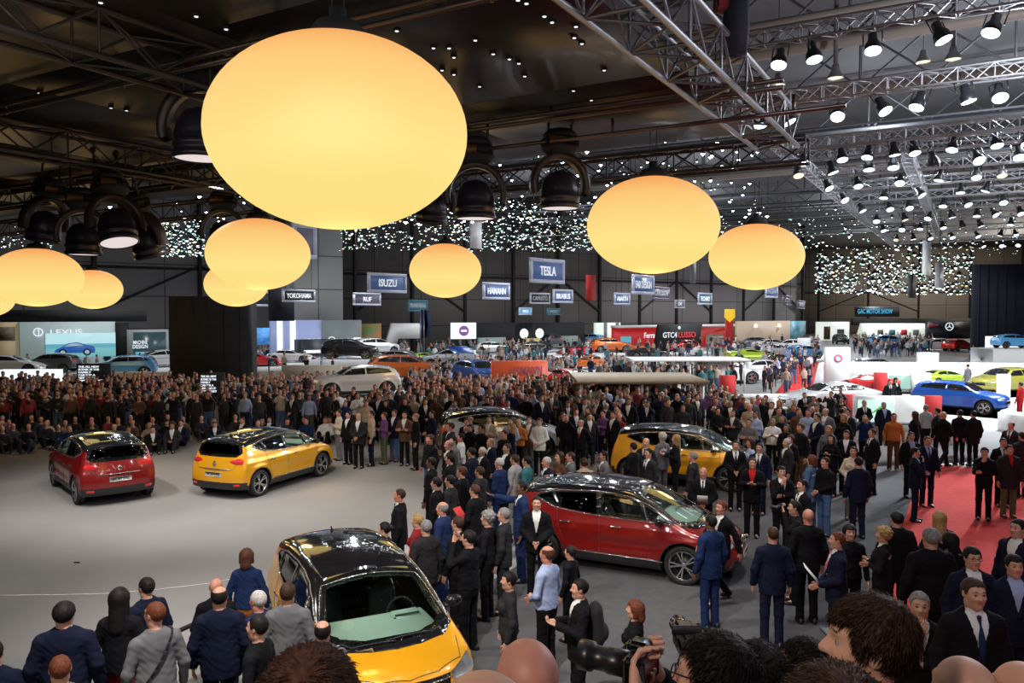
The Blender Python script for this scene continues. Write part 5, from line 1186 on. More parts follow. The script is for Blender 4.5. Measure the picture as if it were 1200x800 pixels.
t, w, h = panel('reception_kiosk', 'dark kiosk with a lit white shelf strip below the lettering', 'kiosk', 354, 395, 398, 432, 66, mat('kiosk_dark', (.02, .025, .035), .5), 2.0, to_floor=True)
MB().box((0, -.05, h * .62), (w * .9, .06, .25)).build('light_strip', LW, t); MB().box((-.1 * w, -.04, h * .3), (w * .45, .05, h * .35)).build('display', mat('kiosk_screen', (.02, .03, .05), .2, emis=(.03, .05, .09), estr=1, sample=False), t)
t, w, h = panel('pillar_block', 'big whitish concrete block rising behind the stand walls', 'building block', 344, 402, 250, 378, 76, wall_mat('concrete_pale', (.46, .46, .44), (.50, .50, .48)), 6, WALLANG)
MB().box((-w * .36, -.05, h * .68), (w * .07, .05, h * .09)).build('letter_panel', mat('pale', (.6, .6, .62), .5), t); stext(t, 'F', -w * .36, h * .68, h * .08, CL['red'], None, .1)
# --- centre
t, w, h = panel('picture_wall', 'colourful picture wall left of the white arch', 'stand wall', 420, 447, 379, 412, 84, noise_mat('picture_mix', (.10, .25, .08), (.60, .16, .04), .5, .6), .4, to_floor=True)
c, w, h, a = vplane(447, 492, 379, 412, 78, .25); t = thing('white_arch', 'white sloping arch structure with a dark opening', 'stand structure', (c.x, c.y, 0), a); H2 = h + c.z
MB().prism([(-w * .5, 0), (-w * .22, H2), (w * .5, H2), (w * .5, H2 * .60), (-w * .05, H2 * .60), (-w * .28, 0)], 0, 2).build('arch_shell', WHITE, t)
for x, lab in ((493, 'blue flag beside the white arch'), (497, 'narrow white flag beside the blue flag')):
    c = at_d(x, 412, 80); t = thing('flag', lab, 'flag', (c.x, c.y, 0)); MB().tube((0, 0, 0), (0, 0, 5.2), .04, 6).build('pole', ALU, t); MB().prism([(0, 2.2), (.0, 5.1), (.55, 5.0), (.75, 3.5), (.5, 2.3)], -.02, .02).build('flag_cloth', CL['blue'] if 'blue f' in lab else CL['white'], t)
t, w, h = panel('video_screen', 'bright white screen with a round purple emblem', 'screen', 529, 558, 378, 397, 80, LW, .3, .35)
MB().lathe([(0, -.02), (.52, -.02), (.52, .02), (0, .02)], (0, -.04, h / 2), 24, 'y').build('emblem_disc', glow('emblem_purple', (.30, .10, .42), .8), t); MB().box((0, -.08, h / 2), (.62, .02, .2)).build('emblem_bar', LW, t)
MB().box((0, .2, -t.location.z / 2), (.4, .2, t.location.z)).build('screen_stand', BLACKM, t)
t, w, h = panel('booth_wall', 'long black stand wall with two round white emblems', 'stand wall', 555, 685, 378, 412, 98, BLACKM, .8, to_floor=True)
for x in (-.07, .07): MB().lathe([(0, -.03), (.62, -.03), (.62, .03), (0, .03)], (w * x, -.05, h * .62), 20, 'y').build('round_emblem', LW, t)
for x, m in ((-.36, mat('stand_green', (.15, .2, .18), .6, emis=(.16, .22, .19), estr=.6, sample=False)), (.30, MATS['stand_green'] if 'stand_green' in MATS else None)): MB().box((w * x, -.3, h * .28), (w * .22, .5, h * .46)).build('lit_alcove', m, t)
MB().box((0, -.3, h * .30), (w * .12, .5, h * .3)).build('warm_display', mat('warm_disp', (.3, .25, .1), .6, emis=(.5, .4, .15), estr=.6, sample=False), t)
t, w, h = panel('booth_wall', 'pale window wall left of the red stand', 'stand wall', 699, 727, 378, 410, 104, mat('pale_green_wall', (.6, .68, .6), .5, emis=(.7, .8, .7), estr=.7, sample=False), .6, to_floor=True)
for x in (-.15, .35): MB().box((w * x, -.1, h / 2), (w * .10, .2, h)).build('mullion', GREYP, t)
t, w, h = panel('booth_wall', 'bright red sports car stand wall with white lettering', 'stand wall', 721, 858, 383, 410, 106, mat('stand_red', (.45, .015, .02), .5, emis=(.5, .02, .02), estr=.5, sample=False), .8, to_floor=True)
stext(t, 'Ferrari', -w * .22, h * .62, 1.0, LG1, w * .11, .05); MB().box((-w * .42, -.05, h * .45), (w * .08, .06, h * .3)).build('screen', SCR, t); MB().box((0, -.5, h + .15), (w * 1.05, 1.6, .3)).build('white_canopy_edge', WHITE, t)
MB().box((w * .33, -.1, h * .38), (w * .16, .12, h * .5)).build('cream_niche', CL['cream'], t)
c, w, h, a = vplane(768, 822, 380, 405, 98); t = thing('tilted_panel', 'black slanted panel reading GTC4LUSSO in front of the red stand', 'sign panel', (c.x, c.y, 0), a); H2 = h + c.z
MB().prism([(-w * .52, 0), (-w * .42, H2), (w * .52, H2), (w * .42, 0)], 0, .4).build('panel', BLACKM, t); stext(t, 'GTC4', -w * .20, H2 * .60, .95, LG1, w * .30, .05); stext(t, 'LUSSO', w * .17, H2 * .60, .95, glow('letters_red', (.9, .05, .06), .9), w * .38, .05)
MB().lathe([(0, -.02), (.2, -.02), (.2, .02), (0, .02)], (0, -.05, H2 * .88), 12, 'y').build('lamp_dot', LW, t)
c = at_d(855, 382, 96); t = thing('shield_sign', 'yellow shield sign on a red pylon beside the red stand', 'sign', (c.x, c.y, 0)); MB().box((0, .2, 1.9), (.9, .4, 3.8)).build('pylon', CL['red'], t); MB().prism([(-.6, 5.2), (-.62, 4.2), (0, 3.6), (.62, 4.2), (.6, 5.2)], -.1, .15).build('shield', glow('shield_yellow', (1, .62, .02), .9), t)
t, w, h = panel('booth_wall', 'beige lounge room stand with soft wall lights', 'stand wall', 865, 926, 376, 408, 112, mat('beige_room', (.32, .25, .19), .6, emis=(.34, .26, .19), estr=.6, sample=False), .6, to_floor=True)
for x in (-.2, .25): MB().lathe([(0, 0), (.3, 0), (.2, .5), (0, .5)], (w * x, -.2, h * .75), 12).build('wall_lamp', SLENSY, t)
t, w, h = panel('video_wall', 'teal picture wall between the beige lounge and the white room', 'screen', 926, 944, 376, 406, 116, noise_mat('teal_pic', (.03, .12, .16), (.15, .35, .42), .6, .5), .4, to_floor=True)
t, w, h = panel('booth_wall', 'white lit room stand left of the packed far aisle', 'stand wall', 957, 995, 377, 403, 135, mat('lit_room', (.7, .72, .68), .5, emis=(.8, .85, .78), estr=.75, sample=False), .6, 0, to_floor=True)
MB().box((-w * .2, -.2, h * .4), (w * .18, .3, h * .7)).build('display_tower', CL['brown'], t); MB().box((w * .22, -.2, h * .35), (w * .2, .3, h * .5)).build('display_case', CL['grey'], t)
# --- far hall
t, w, h = panel('sign_bar', 'long lit blue lettering bar high in the far hall', 'sign', 1003, 1054, 359, 371, 140, mat('dark_bar', (.01, .015, .02), .6), .6, 0); stext(t, 'GAC MOTOR SHOW', -.5, h * .5, 1.1, glow('blue_letters', (.08, .5, .8), .9), w * .8, .05)
t, w, h = panel('booth_fascia', 'long dark fascia over the far stands', 'fascia', 1000, 1142, 373, 381, 150, BLACKM, 1, 0)
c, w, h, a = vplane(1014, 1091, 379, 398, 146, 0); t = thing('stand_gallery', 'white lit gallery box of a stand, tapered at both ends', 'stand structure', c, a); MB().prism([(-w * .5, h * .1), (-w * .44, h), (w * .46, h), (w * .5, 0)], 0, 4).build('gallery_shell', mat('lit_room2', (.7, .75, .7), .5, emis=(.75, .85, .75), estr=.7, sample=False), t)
for i, x in enumerate((-.28, -.1, .08, .26)): MB().box((w * x, -.2, h * .45), (w * .08, .3, h * .35)).build('display_item', (CL['olive'], CL['teal'], CL['red'], CL['grey'])[i], t)
c, w, h, a = vplane(1087, 1137, 377, 398, 144, 0); t = thing('curved_stand', 'dark stand with a round three pointed emblem under a curved pale edge', 'stand structure', (c.x, c.y, 0), a); H2 = h + c.z
MB().box((0, .5, H2 / 2), (w, 1, H2)).build('stand_body', mat('dark_blue_black', (.012, .014, .02), .4), t); e = MB(); e.lathe([(.62, -.05), (.74, -.05), (.74, .05), (.62, .05), (.62, -.05)], (0, -.1, H2 * .72), 24, 'y')
for k in range(3): an = math.pi / 2 + k * 2 * math.pi / 3; e.tube((0, -.1, H2 * .72), (.65 * math.cos(an), -.1, H2 * .72 + .65 * math.sin(an)), .09, 5, r2=.03)
e.build('star_emblem', LG1, t); MB().box((-w * .36, -.1, H2 * .75), (w * .26, .2, H2 * .2)).build('crimson_panel', CL['crimson'], t)
t, w, h = panel('curtain_block', 'huge dark blue curtained block at the edge of the picture', 'curtain wall', 1141, 1290, 309, 402, 78, noise_mat('navy_curtain', (.0025, .004, .013), (.004, .006, .018), 1.5, .9), .8, -.12, to_floor=True)
for i in range(14): MB().box((-w / 2 + w * (i + .5) / 14, -.05, h / 2), (.12, .12, h)).build('curtain_fold', MATS['navy_curtain'], t)
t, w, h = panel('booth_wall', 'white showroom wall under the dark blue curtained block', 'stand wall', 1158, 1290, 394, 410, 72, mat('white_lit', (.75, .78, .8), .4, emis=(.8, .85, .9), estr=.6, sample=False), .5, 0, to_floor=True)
# --- bright white stand on the right
o = floor_poly('white_platform', [(925, 484), (968, 541), (1275, 527), (1275, 428), (985, 428)], .2, WHITEF, h=.2); tag(o, 'glossy white low platform carrying the white coupe and the blue car', 'platform')
def wp(name, lab, cat, x0, x1, y0, y1, d, m, th=.25, ang=-.12, **k): return panel(name, lab, cat, x0, x1, y0, y1, d, m, th, ang, True, **k)
for x0, x1, y0, y1, d, lab in ((968, 996, 407, 443, 52, 'tall white pylon behind the white coupe'), (1077, 1100, 413, 436, 58, 'white pylon in the middle of the white stand'), (936, 950, 396, 412, 80, 'small distant white pylon over the far parked cars'), (1174, 1184, 439, 467, 40, 'slim white post between the blue car and the olive car')):
    t, w, h = wp('white_pylon', lab, 'pylon', x0, x1, y0, y1, d, WHITE, .6)
    if x0 == 968: e = MB().lathe([(.16, -.02), (.28, -.02), (.28, .02), (.16, .02), (.16, -.02)], (0, -.03, h * .72), 20, 'y').build('pink_emblem', CL['pink'], t)
wp('back_wall_panel', 'long white wall at the back of the white stand', 'stand wall', 996, 1290, 425, 447, 52, WHITE, .4)
t, w, h = wp('counter', 'white counter with a lit green patterned screen at the front of the white stand', 'counter', 1004, 1048, 465, 492, 33.5, WHITE, .6); MB().box((0, -.03, h * .5), (w * .96, .04, h * .8)).build('screen', glow('screen_mint', (.62, .92, .82), 1.0), t); MB().prism([(-.3, .5), (.25, .95), (.2, .75)], -.08, -.05).build('screen_swoosh', glow('screen_green', (.12, .5, .1), .8), t)
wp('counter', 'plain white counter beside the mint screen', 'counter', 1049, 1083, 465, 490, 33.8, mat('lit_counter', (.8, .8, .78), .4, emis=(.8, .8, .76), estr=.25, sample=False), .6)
wp('counter', 'red topped grey block left of the mint screen', 'counter', 987, 1004, 463, 478, 35, CL['red'], .5); wp('counter', 'red edged low wall in front of the blue car', 'low wall', 1083, 1104, 464, 470, 34.5, CL['red'], .3)
t, w, h = wp('counter', 'white counter with pale green screen behind the pair of standing men', 'counter', 1040, 1068, 437, 454, 46, WHITE, .5); MB().box((0, -.03, h * .6), (w * .9, .04, h * .6)).build('screen', glow('screen_mint2', (.45, .75, .65), .9), t)
wp('counter', 'small red cube counter behind the white coupe', 'counter', 1027, 1040, 437, 447, 45, CL['red'], .5); wp('counter', 'plain white counter at the middle of the white stand', 'counter', 1070, 1091, 437, 455, 45.5, WHITE, .5)
wp('glass_case', 'white framed display case at the edge of the crowd left of the coupe', 'display case', 898, 912, 467, 487, 34, WHITE, .4)
t, w, h = wp('platform_front', 'white front wall of the white stand behind the dark suited group', 'low wall', 962, 1140, 497, 540, 27.8, WHITE, .3, group=None); MB().box((0, .1, h + .02), (w, .5, .04)).build('ledge', CL['grey'], t)
t, w, h = wp('display_table', 'white display table at the picture edge by the puffer jacket man', 'table', 1187, 1215, 487, 500, 30, WHITE, 1.2)
# --- middle distance furniture
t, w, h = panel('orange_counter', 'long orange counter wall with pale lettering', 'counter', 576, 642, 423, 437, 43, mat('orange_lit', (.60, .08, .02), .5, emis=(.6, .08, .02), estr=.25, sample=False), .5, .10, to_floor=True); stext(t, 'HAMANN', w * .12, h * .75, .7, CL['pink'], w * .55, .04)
def flat_roof(x0, x1, y, d, depth, lab, m, z=2.6, ang=0.0):
    a, b = at_h(x0, y, z), at_h(x1, y, z); t = thing('pavilion', lab, 'pavilion', ((a.x + b.x) / 2, (a.y + b.y) / 2, 0), ang); w = (b - a).length
    MB().box((0, depth / 2, z - .07), (w, depth, .14), bev=.02).build('flat_roof', m, t)
    for sx in (-.46, 0, .46): 
        for yy in (.3, depth - .3): MB().tube((sx * w, yy, 0), (sx * w, yy, z - .14), .06, 8).build('post', WHITE, t)
    MB().box((w * .25, depth * .7, (z - .14) / 2), (w * .3, .2, z - .14)).build('back_panel', WHITE, t)
flat_roof(676, 832, 446, 26, 4.6, 'wide pavilion with a flat tan wooden roof behind the packed crowd', noise_mat('tan_wood', (.42, .33, .22), (.36, .28, .18), 2, .6), 2.0)
flat_roof(740, 880, 421, 50, 3, 'low pavilion with a thin white roof in front of the red stand', WHITE, 2.0)
for x0, x1, y0, y1, d, m, lab in ((610, 690, 436, 452, 43.5, WHITE, 'long white low wall right of the blue hatchback'), (330, 400, 428, 446, 50, CL['cream'], 'cream low wall below the violet grey stand'), (0, 70, 433, 450, 46, LW, 'glowing white low wall behind the seated crowd'), (395, 420, 430, 441, 52, CL['orange'], 'short orange low wall left of the orange car'), (560, 600, 438, 450, 60, CL['beige'], 'beige low wall behind the blue hatchback'), (800, 850, 424, 436, 60, GREYP, 'grey planter wall before the red stand'), (700, 760, 405, 413, 95, CL['orange'], 'orange counter far off below the red stand'), (100, 200, 436, 452, 50, CL['cream'], 'cream low wall beside the covered blue car'), (850, 930, 462, 476, 44, WHITE, 'white platform edge behind the crowd near the coupe'), (845, 862, 440, 462, 44, CL['red'], 'red box sign standing in the crowd before the white cars')):
    panel('low_wall', lab, 'low wall', x0, x1, y0, y1, d, m, .4, .05, to_floor=True)
# ================================================================ CARS PLACED
def place_mpv(x, y, deg, colr, label, first=False):
    o = make_mpv(label) if first else copy_tree(MPV); o.location = (x, y, 0); o.rotation_euler = (0, 0, math.radians(deg)); o['label'] = label
    for ch in o.children:
        if ch.name.startswith('body'): recolor(ch, 0, PAINT[colr])
        if ch.name.startswith('door_mirror') and colr == 'yellow' and False: recolor(ch, 0, PAINT[colr])
    c, s = math.cos(math.radians(deg)), math.sin(math.radians(deg))
    for t in (-1.7, -.9, 0, .9, 1.7): KEEP.append((x + c * t, y + s * t, 1.25))
    return o
place_mpv(-2.06, 10.50, -63.6, 'yellow', 'yellow family car with black roof, nose towards the camera, between the spectators', True)
place_mpv(2.27, 15.29, -24, 'red', 'dark red family car with black roof seen side on among the suits')
place_mpv(-6.97, 22.5, 68, 'yellow', 'yellow family car seen from behind on the open stage')
place_mpv(-11.38, 21.6, 130.5, 'red', 'red family car seen from behind on the open stage, with lit tail lamps')
place_mpv(5.1, 22.6, -24, 'yellow', 'yellow family car with black roof surrounded by the crowd behind the red car')
place_mpv(-.4, 27.0, 12, 'silver', 'silver family car with dark glass roof inside the packed crowd')
place_mpv(-7.6, 38.5, 30, 'black', 'black car with open tail in the crowd beyond the yellow stage car')
def fc(kind, x, y, d, deg, colr, label, sc=1.0, group=None, z=None):
    c = at_d(x, y, d); zz = max(0, c.z) if z is None else z
    if abs(zz) < .05: zz = 0.0
    if zz > .05:      # stands on a low podium of its own
        p = MB().box((0, 0, zz / 2), (5.4, 3.2, zz), bev=.02).build('podium', WHITE, loc=(c.x, c.y, 0), rz=math.radians(deg)); tag(p, 'white podium under the ' + ' '.join(label.split()[:10]), 'podium')
    o = far_car(kind, label, (c.x, c.y, zz), math.radians(deg), colr, group, sc=sc); KEEP.append((c.x, c.y, 2.6)); return o
fc('coupe', 972, 476, 37.5, 186, 'white', 'glossy white four door coupe on the white stand', 1.06, z=.2)
fc('suv', 1124, 479, 37.0, -46, 'blue', 'bright blue crossover car on the white stand', .95, z=.2)
fc('suv', 1178, 462, 45, 200, 'olive', 'olive yellow crossover car behind the blue one', 1.0, z=.2)
fc('sports', 1014, 458, 47, 160, 'racered', 'red patterned car behind the white coupe', .85, z=.2)
fc('coupe', 1106, 447, 50, 15, 'lime', 'pale green car at the back of the white stand', .8, z=.2)
fc('suv', 1025, 440, 56, 20, 'grey', 'dark car with patterned body beside the white pylon', .85)
fc('coupe', 1096, 416, 100, 170, 'white', 'white car on the far side of the white stand wall', 1.2)
fc('suv', 1040, 410, 105, 10, 'skyblue', 'pale blue car in the far hall before the gallery', 1.2)
fc('suv', 1122, 411, 98, 30, 'racered', 'red car below the curved dark stand', 1.0)
fc('suv', 1188, 408, 66, 0, 'skyblue', 'turquoise car before the white showroom wall', .8)
fc('suv', 474, 446, 52, 15, 'orange', 'orange pickup style car with raised body in the crowd', 1.15)
fc('suv', 562, 452, 46, -60, 'blue', 'blue hatchback with open tailgate behind the crowd', 1.0)
# raised tailgate of the blue hatchback
c = at_d(568, 452, 46.5); KEEP.append((c.x, c.y, 2))
o = FARCAR['suv']
hb = bpy.data.objects[[x.name for x in bpy.data.objects if x.get('label', '').startswith('blue hatchback')][0]]
tgm = MB(); tgm.box((-2.5, 0, 2.0), (1.1, 1.35, .07), bev=.02, R=Matrix.Rotation(math.radians(28), 3, 'Y').transposed() if False else Matrix.Rotation(math.radians(20), 3, 'Y')); tgm.build('tailgate', PAINT['blue'], hb)
fc('sports', 658, 455, 44, 140, 'racered', 'bright red sports car under the tan pavilion edge', 1.0)
fc('suv', 418, 464, 36.5, 200, 'white', 'white rounded car at the edge of the crowd by the black car', .95)
fc('coupe', 12, 441, 55, 10, 'white', 'white car glowing on the stand below the framed photo', 1.1, z=.5)
fc('suv', 146, 445, 52, 200, 'skyblue', 'pale blue wedge shaped car right of the prompter monitor', .95, z=.6)
fc('coupe', 340, 424, 64, 5, 'white', 'white car before the glowing columns', .8, z=.8)
fc('sports', 300, 428, 62, 20, 'racered', 'red car just right of the black tower', .9, z=.6)
fc('suv', 528, 432, 62, 180, 'silver', 'silver minivan on a beige podium', 1.1, z=.4)
fc('suv', 430, 434, 60, 190, 'lime', 'small lime car among the far visitors', .7)
fc('suv', 462, 429, 66, 170, 'grey', 'dark tuned car with roof box left of the lime coupe', .9)
fc('sports', 500, 427, 70, 0, 'lime', 'lime coupe right of the dark tuned car', .95)
fc('sports', 548, 421, 76, 20, 'racered', 'small red coupe beside the orange counter', .9)
fc('suv', 578, 415, 82, 10, 'white', 'white car with roof lamps beyond the orange counter', .9)
fc('sports', 622, 413, 86, 180, 'black', 'black low car with white stripe beyond the orange counter', 1.1)
fc('sports', 675, 416, 84, 190, 'racered', 'small red low car left of the orange rally car', .9)
fc('suv', 716, 413, 88, 10, 'orange', 'orange rally car with dark wheel on a counter', 1.1)
fc('suv', 694, 432, 66, 60, 'orange', 'orange sports car facing the tan pavilion', .75)
fc('sports', 760, 421, 75, 0, 'black', 'black low car in front of the GTC4LUSSO panel', 1.0)
fc('suv', 800, 412, 90, 200, 'racered', 'red car below the GTC4LUSSO panel', .9)
fc('coupe', 846, 452, 54, 8, 'white', 'white car half hidden behind the red box sign', 1.2)
fc('coupe', 886, 448, 58, 188, 'white', 'white long car left of the receding red carpet', 1.1)
fc('sports', 880, 424, 74, 0, 'lime', 'greenish car on the planter stand', 1.1)
fc('suv', 908, 420, 80, 10, 'silver', 'silver car amid far parked row near the white pylon', 1.0)
fc('suv', 924, 414, 90, 170, 'white', 'white suv in the far parked row', 1.1)
fc('suv', 942, 420, 78, 20, 'skyblue', 'light blue suv in front of the small white pylon', .9)
fc('coupe', 905, 410, 98, 10, 'white', 'white sedan deepest in the far parked row', 1.1)
fc('suv', 880, 408, 104, 180, 'grey', 'grey suv deepest in the far parked row', 1.0)
for i, (x, y, d, k, cl, sc) in enumerate(((410, 420, 60, 'suv', 'black', 1), (440, 416, 68, 'suv', 'white', 1), (520, 412, 90, 'coupe', 'grey', 1), (645, 405, 100, 'suv', 'grey', 1), (690, 404, 104, 'suv', 'skyblue', 1), (60, 436, 56, 'suv', 'grey', .9), (185, 430, 58, 'coupe', 'white', 1), (985, 404, 120, 'suv', 'black', 1))):
    fc(k, x, y, d, i * 37 % 360, cl, '%s %s standing far off %s' % (cl, 'saloon car' if k == 'coupe' else 'tall car', ('under the RUF sign', 'beside the white arch', 'under the white emblem screen', 'under the two round emblems', 'below the pale window wall', 'under the blue car screen', 'before the slate video wall', 'in the far aisle by the white room')[i]), sc)
# ================================================================ PEOPLE PLACED
R_ = math.radians
def P(x, y, rz, label, z=None, H=1.76, fy=None, **k):
    """head top seen at (x, y); z = distance when the person stands on a step of the raised viewing stairs"""
    if z is None:
        p = at_h(x, y, H); base = 0.0
    else:
        q = at_d(x, y, z); p = q; base = q.z - H
        STEP.append((p.x, p.y, base))
    return person((p.x, p.y, base), R_(rz), label, H=H, **k)
STEP = []
# rz: 0 = back to the camera, 90 = facing left in the picture, 180 = facing the camera, -90 = facing right
S_ = 'suit'
# nearest row, on the viewing stairs
P(1018, 690, 76, 'person with thick brown hair seen in profile, head large beside the bald head', z=1.95, hi=True, hair='full', hc='brown', tc='charcoal', H=1.78, tie=None)
P(838, 733, 62, 'person with glasses and black hair raising a camera with a long lens', z=2.05, hi=True, pose='camera', top='sweater', hair='short', hc='black', tc='black', extra=('camera', 'glasses'), H=1.78)
P(362, 748, 5, 'person with reddish brown hair whose big head covers the yellow car bumper', z=1.40, hi=True, hair='full', hc='chestnut', tc='black', tie=None)
P(566, 764, 10, 'bald person whose blurred head top fills the bottom edge under the yellow bonnet', z=1.02, hi=True, hair='bald', skin='light', tc='charcoal', tie=None)
P(617, 736, 20, 'bald person with rosy scalp beside the yellow bonnet', z=1.95, hi=True, hair='bald', skin='rosy', tc='grey', tie=None)
P(978, 768, 0, 'person with dark hair whose head top lies in front of the profile head', z=1.25, hi=True, hair='full', hc='brown', tc='black', tie=None)
P(1130, 758, 5, 'bald person in front of the person with the blue tie', z=2.15, hi=True, hair='bald', tc='black', tie=None)
P(1199, 764, 0, 'bald person cut by the corner of the picture', z=2.1, hi=True, hair='bald', tc='navy', tie=None)
P(888, 744, 20, 'person with dark hair directly behind the person with the long lens', z=2.7, hi=True, hair='short', hc='black', tc='black', tie=None)
P(941, 742, 60, 'person with short black hair between the long lens camera and the profile head', z=3.2, hi=True, hair='short', hc='black', tc='black', tie=None)
# bottom left group
P(75, 702, 15, 'person in a broad navy suit with dark tousled hair, back turned, at the stage edge', z=7.4, hair='full', hc='black', tc='navy', fat=1.12, tie=None)
P(140, 686, 5, 'person with long dark hair, black jacket and red trousers, back turned', z=7.8, hair='long', hc='black', tc='black', lc='crimson', female=True, top='sweater')
P(171, 674, 60, 'person in a dark navy suit looking left, beside the long haired person', z=9.0, hair='short', hc='black', tc='navy')
P(181, 702, 40, 'person in a grey jacket with a shoulder strap and glasses', z=7.2, hair='crop', hc='auburn', tc='grey', top='sweater', extra=('strap', 'glasses'), turn=.5)
P(70, 764, 30, 'person with cropped reddish hair and grey green jacket before the broad navy suit', z=6.3, hair='crop', hc='auburn', tc='olive', top='sweater')
P(-8, 748, 20, 'person in black cut by the picture edge, only a shoulder showing', z=7.2, hair='short', hc='black', tc='navy')
P(253, 675, 10, 'bald person in black leaning behind the dark haired person by the yellow car', z=9.6, hair='bald', skin='rosy', tc='black', top='sweater')
P(257, 684, 15, 'person in a dark navy suit with dark hair, back turned, left of the yellow car', z=8.2, hair='balding', hc='black', tc='navy', fat=1.05)
P(289, 641, 5, 'person with a brown bob and blue jacket standing at the tail of the yellow car', z=11.0, hair='bob', hc='chestnut', tc='blue', lc='orange', female=True, top='sweater')
P(302, 689, 60, 'person with a pale cropped head and blue suit beside the yellow car door', z=8.6, hair='crop', hc='white', skin='rosy', tc='blue')
P(301, 718, 80, 'person in black with black hair in profile, low beside the yellow car', z=7.4, hair='short', hc='black', tc='black', top='sweater')
P(337, 680, 10, 'person in a grey suit standing against the yellow car windscreen pillar', z=8.3, hair='short', hc='brown', tc='grey', H=1.74)
P(378, 724, 10, 'person with a thinning dark crown in front of the yellow car windscreen', z=7.7, hair='balding', hc='black', tc='grey', H=1.74)
# right hand lower group on the stairs
P(1078, 691, 160, 'person with greying hair, white shirt and hand at the chest, facing the camera', z=6.8, hair='short', hc='grey', tc='black', tie='pink', pose='chin')
P(1142, 675, 178, 'person in a black suit with a long blue tie facing the camera', z=6.2, hair='short', hc='brown', tc='black', tie='blue', pose='stand', fat=1.05)
P(1189, 648, 170, 'person in a navy blazer over a light blue shirt at the picture edge', z=8.3, hair='full', hc='black', tc='navy', inner='lightblue', tie=None)
P(1140, 639, 175, 'person with glasses in a navy suit behind the blue tied person', z=8.4, hair='full', hc='black', tc='navy', inner='white', tie=None, extra=('glasses',))
P(1193, 606, 110, 'person in a navy jacket in profile at the edge of the red carpet', z=9.6, hair='short', hc='black', tc='navy', tie=None)
P(1091, 616, 0, 'broad person with grey hair in a dark suit, back turned', z=9.3, hair='short', hc='grey', tc='black', fat=1.12, H=1.80)
P(1113, 622, 10, 'person with long black hair next to the broad grey haired person', z=10.3, hair='bob', hc='black', tc='black', female=True, top='sweater')
P(1101, 597, -10, 'person with long blond hair at the edge of the red carpet', z=11.8, hair='long', hc='blond', tc='black', female=True, top='coat', tie=None)
P(1051, 597, 0, 'person in a long black coat with black hair, back turned, on the carpet border', z=11.6, hair='short', hc='black', tc='black', top='coat', tie=None, fat=1.08)
P(1035, 616, 60, 'person with curly blond hair and folded arms in a black jacket', z=11.2, hair='curly', hc='blond', tc='black', female=True, pose='folded', H=1.68)
P(981, 621, 75, 'person with cropped fair hair in a navy suit holding a sheet', z=10.6, hair='crop', hc='auburn', tc='navy', pose='front', tie='pink', extra=('paper',))
P(996, 613, 175, 'person with a black fringe in a black sweater facing the camera', z=11.7, hair='bob', hc='black', tc='black', top='sweater', skin='light', H=1.70)
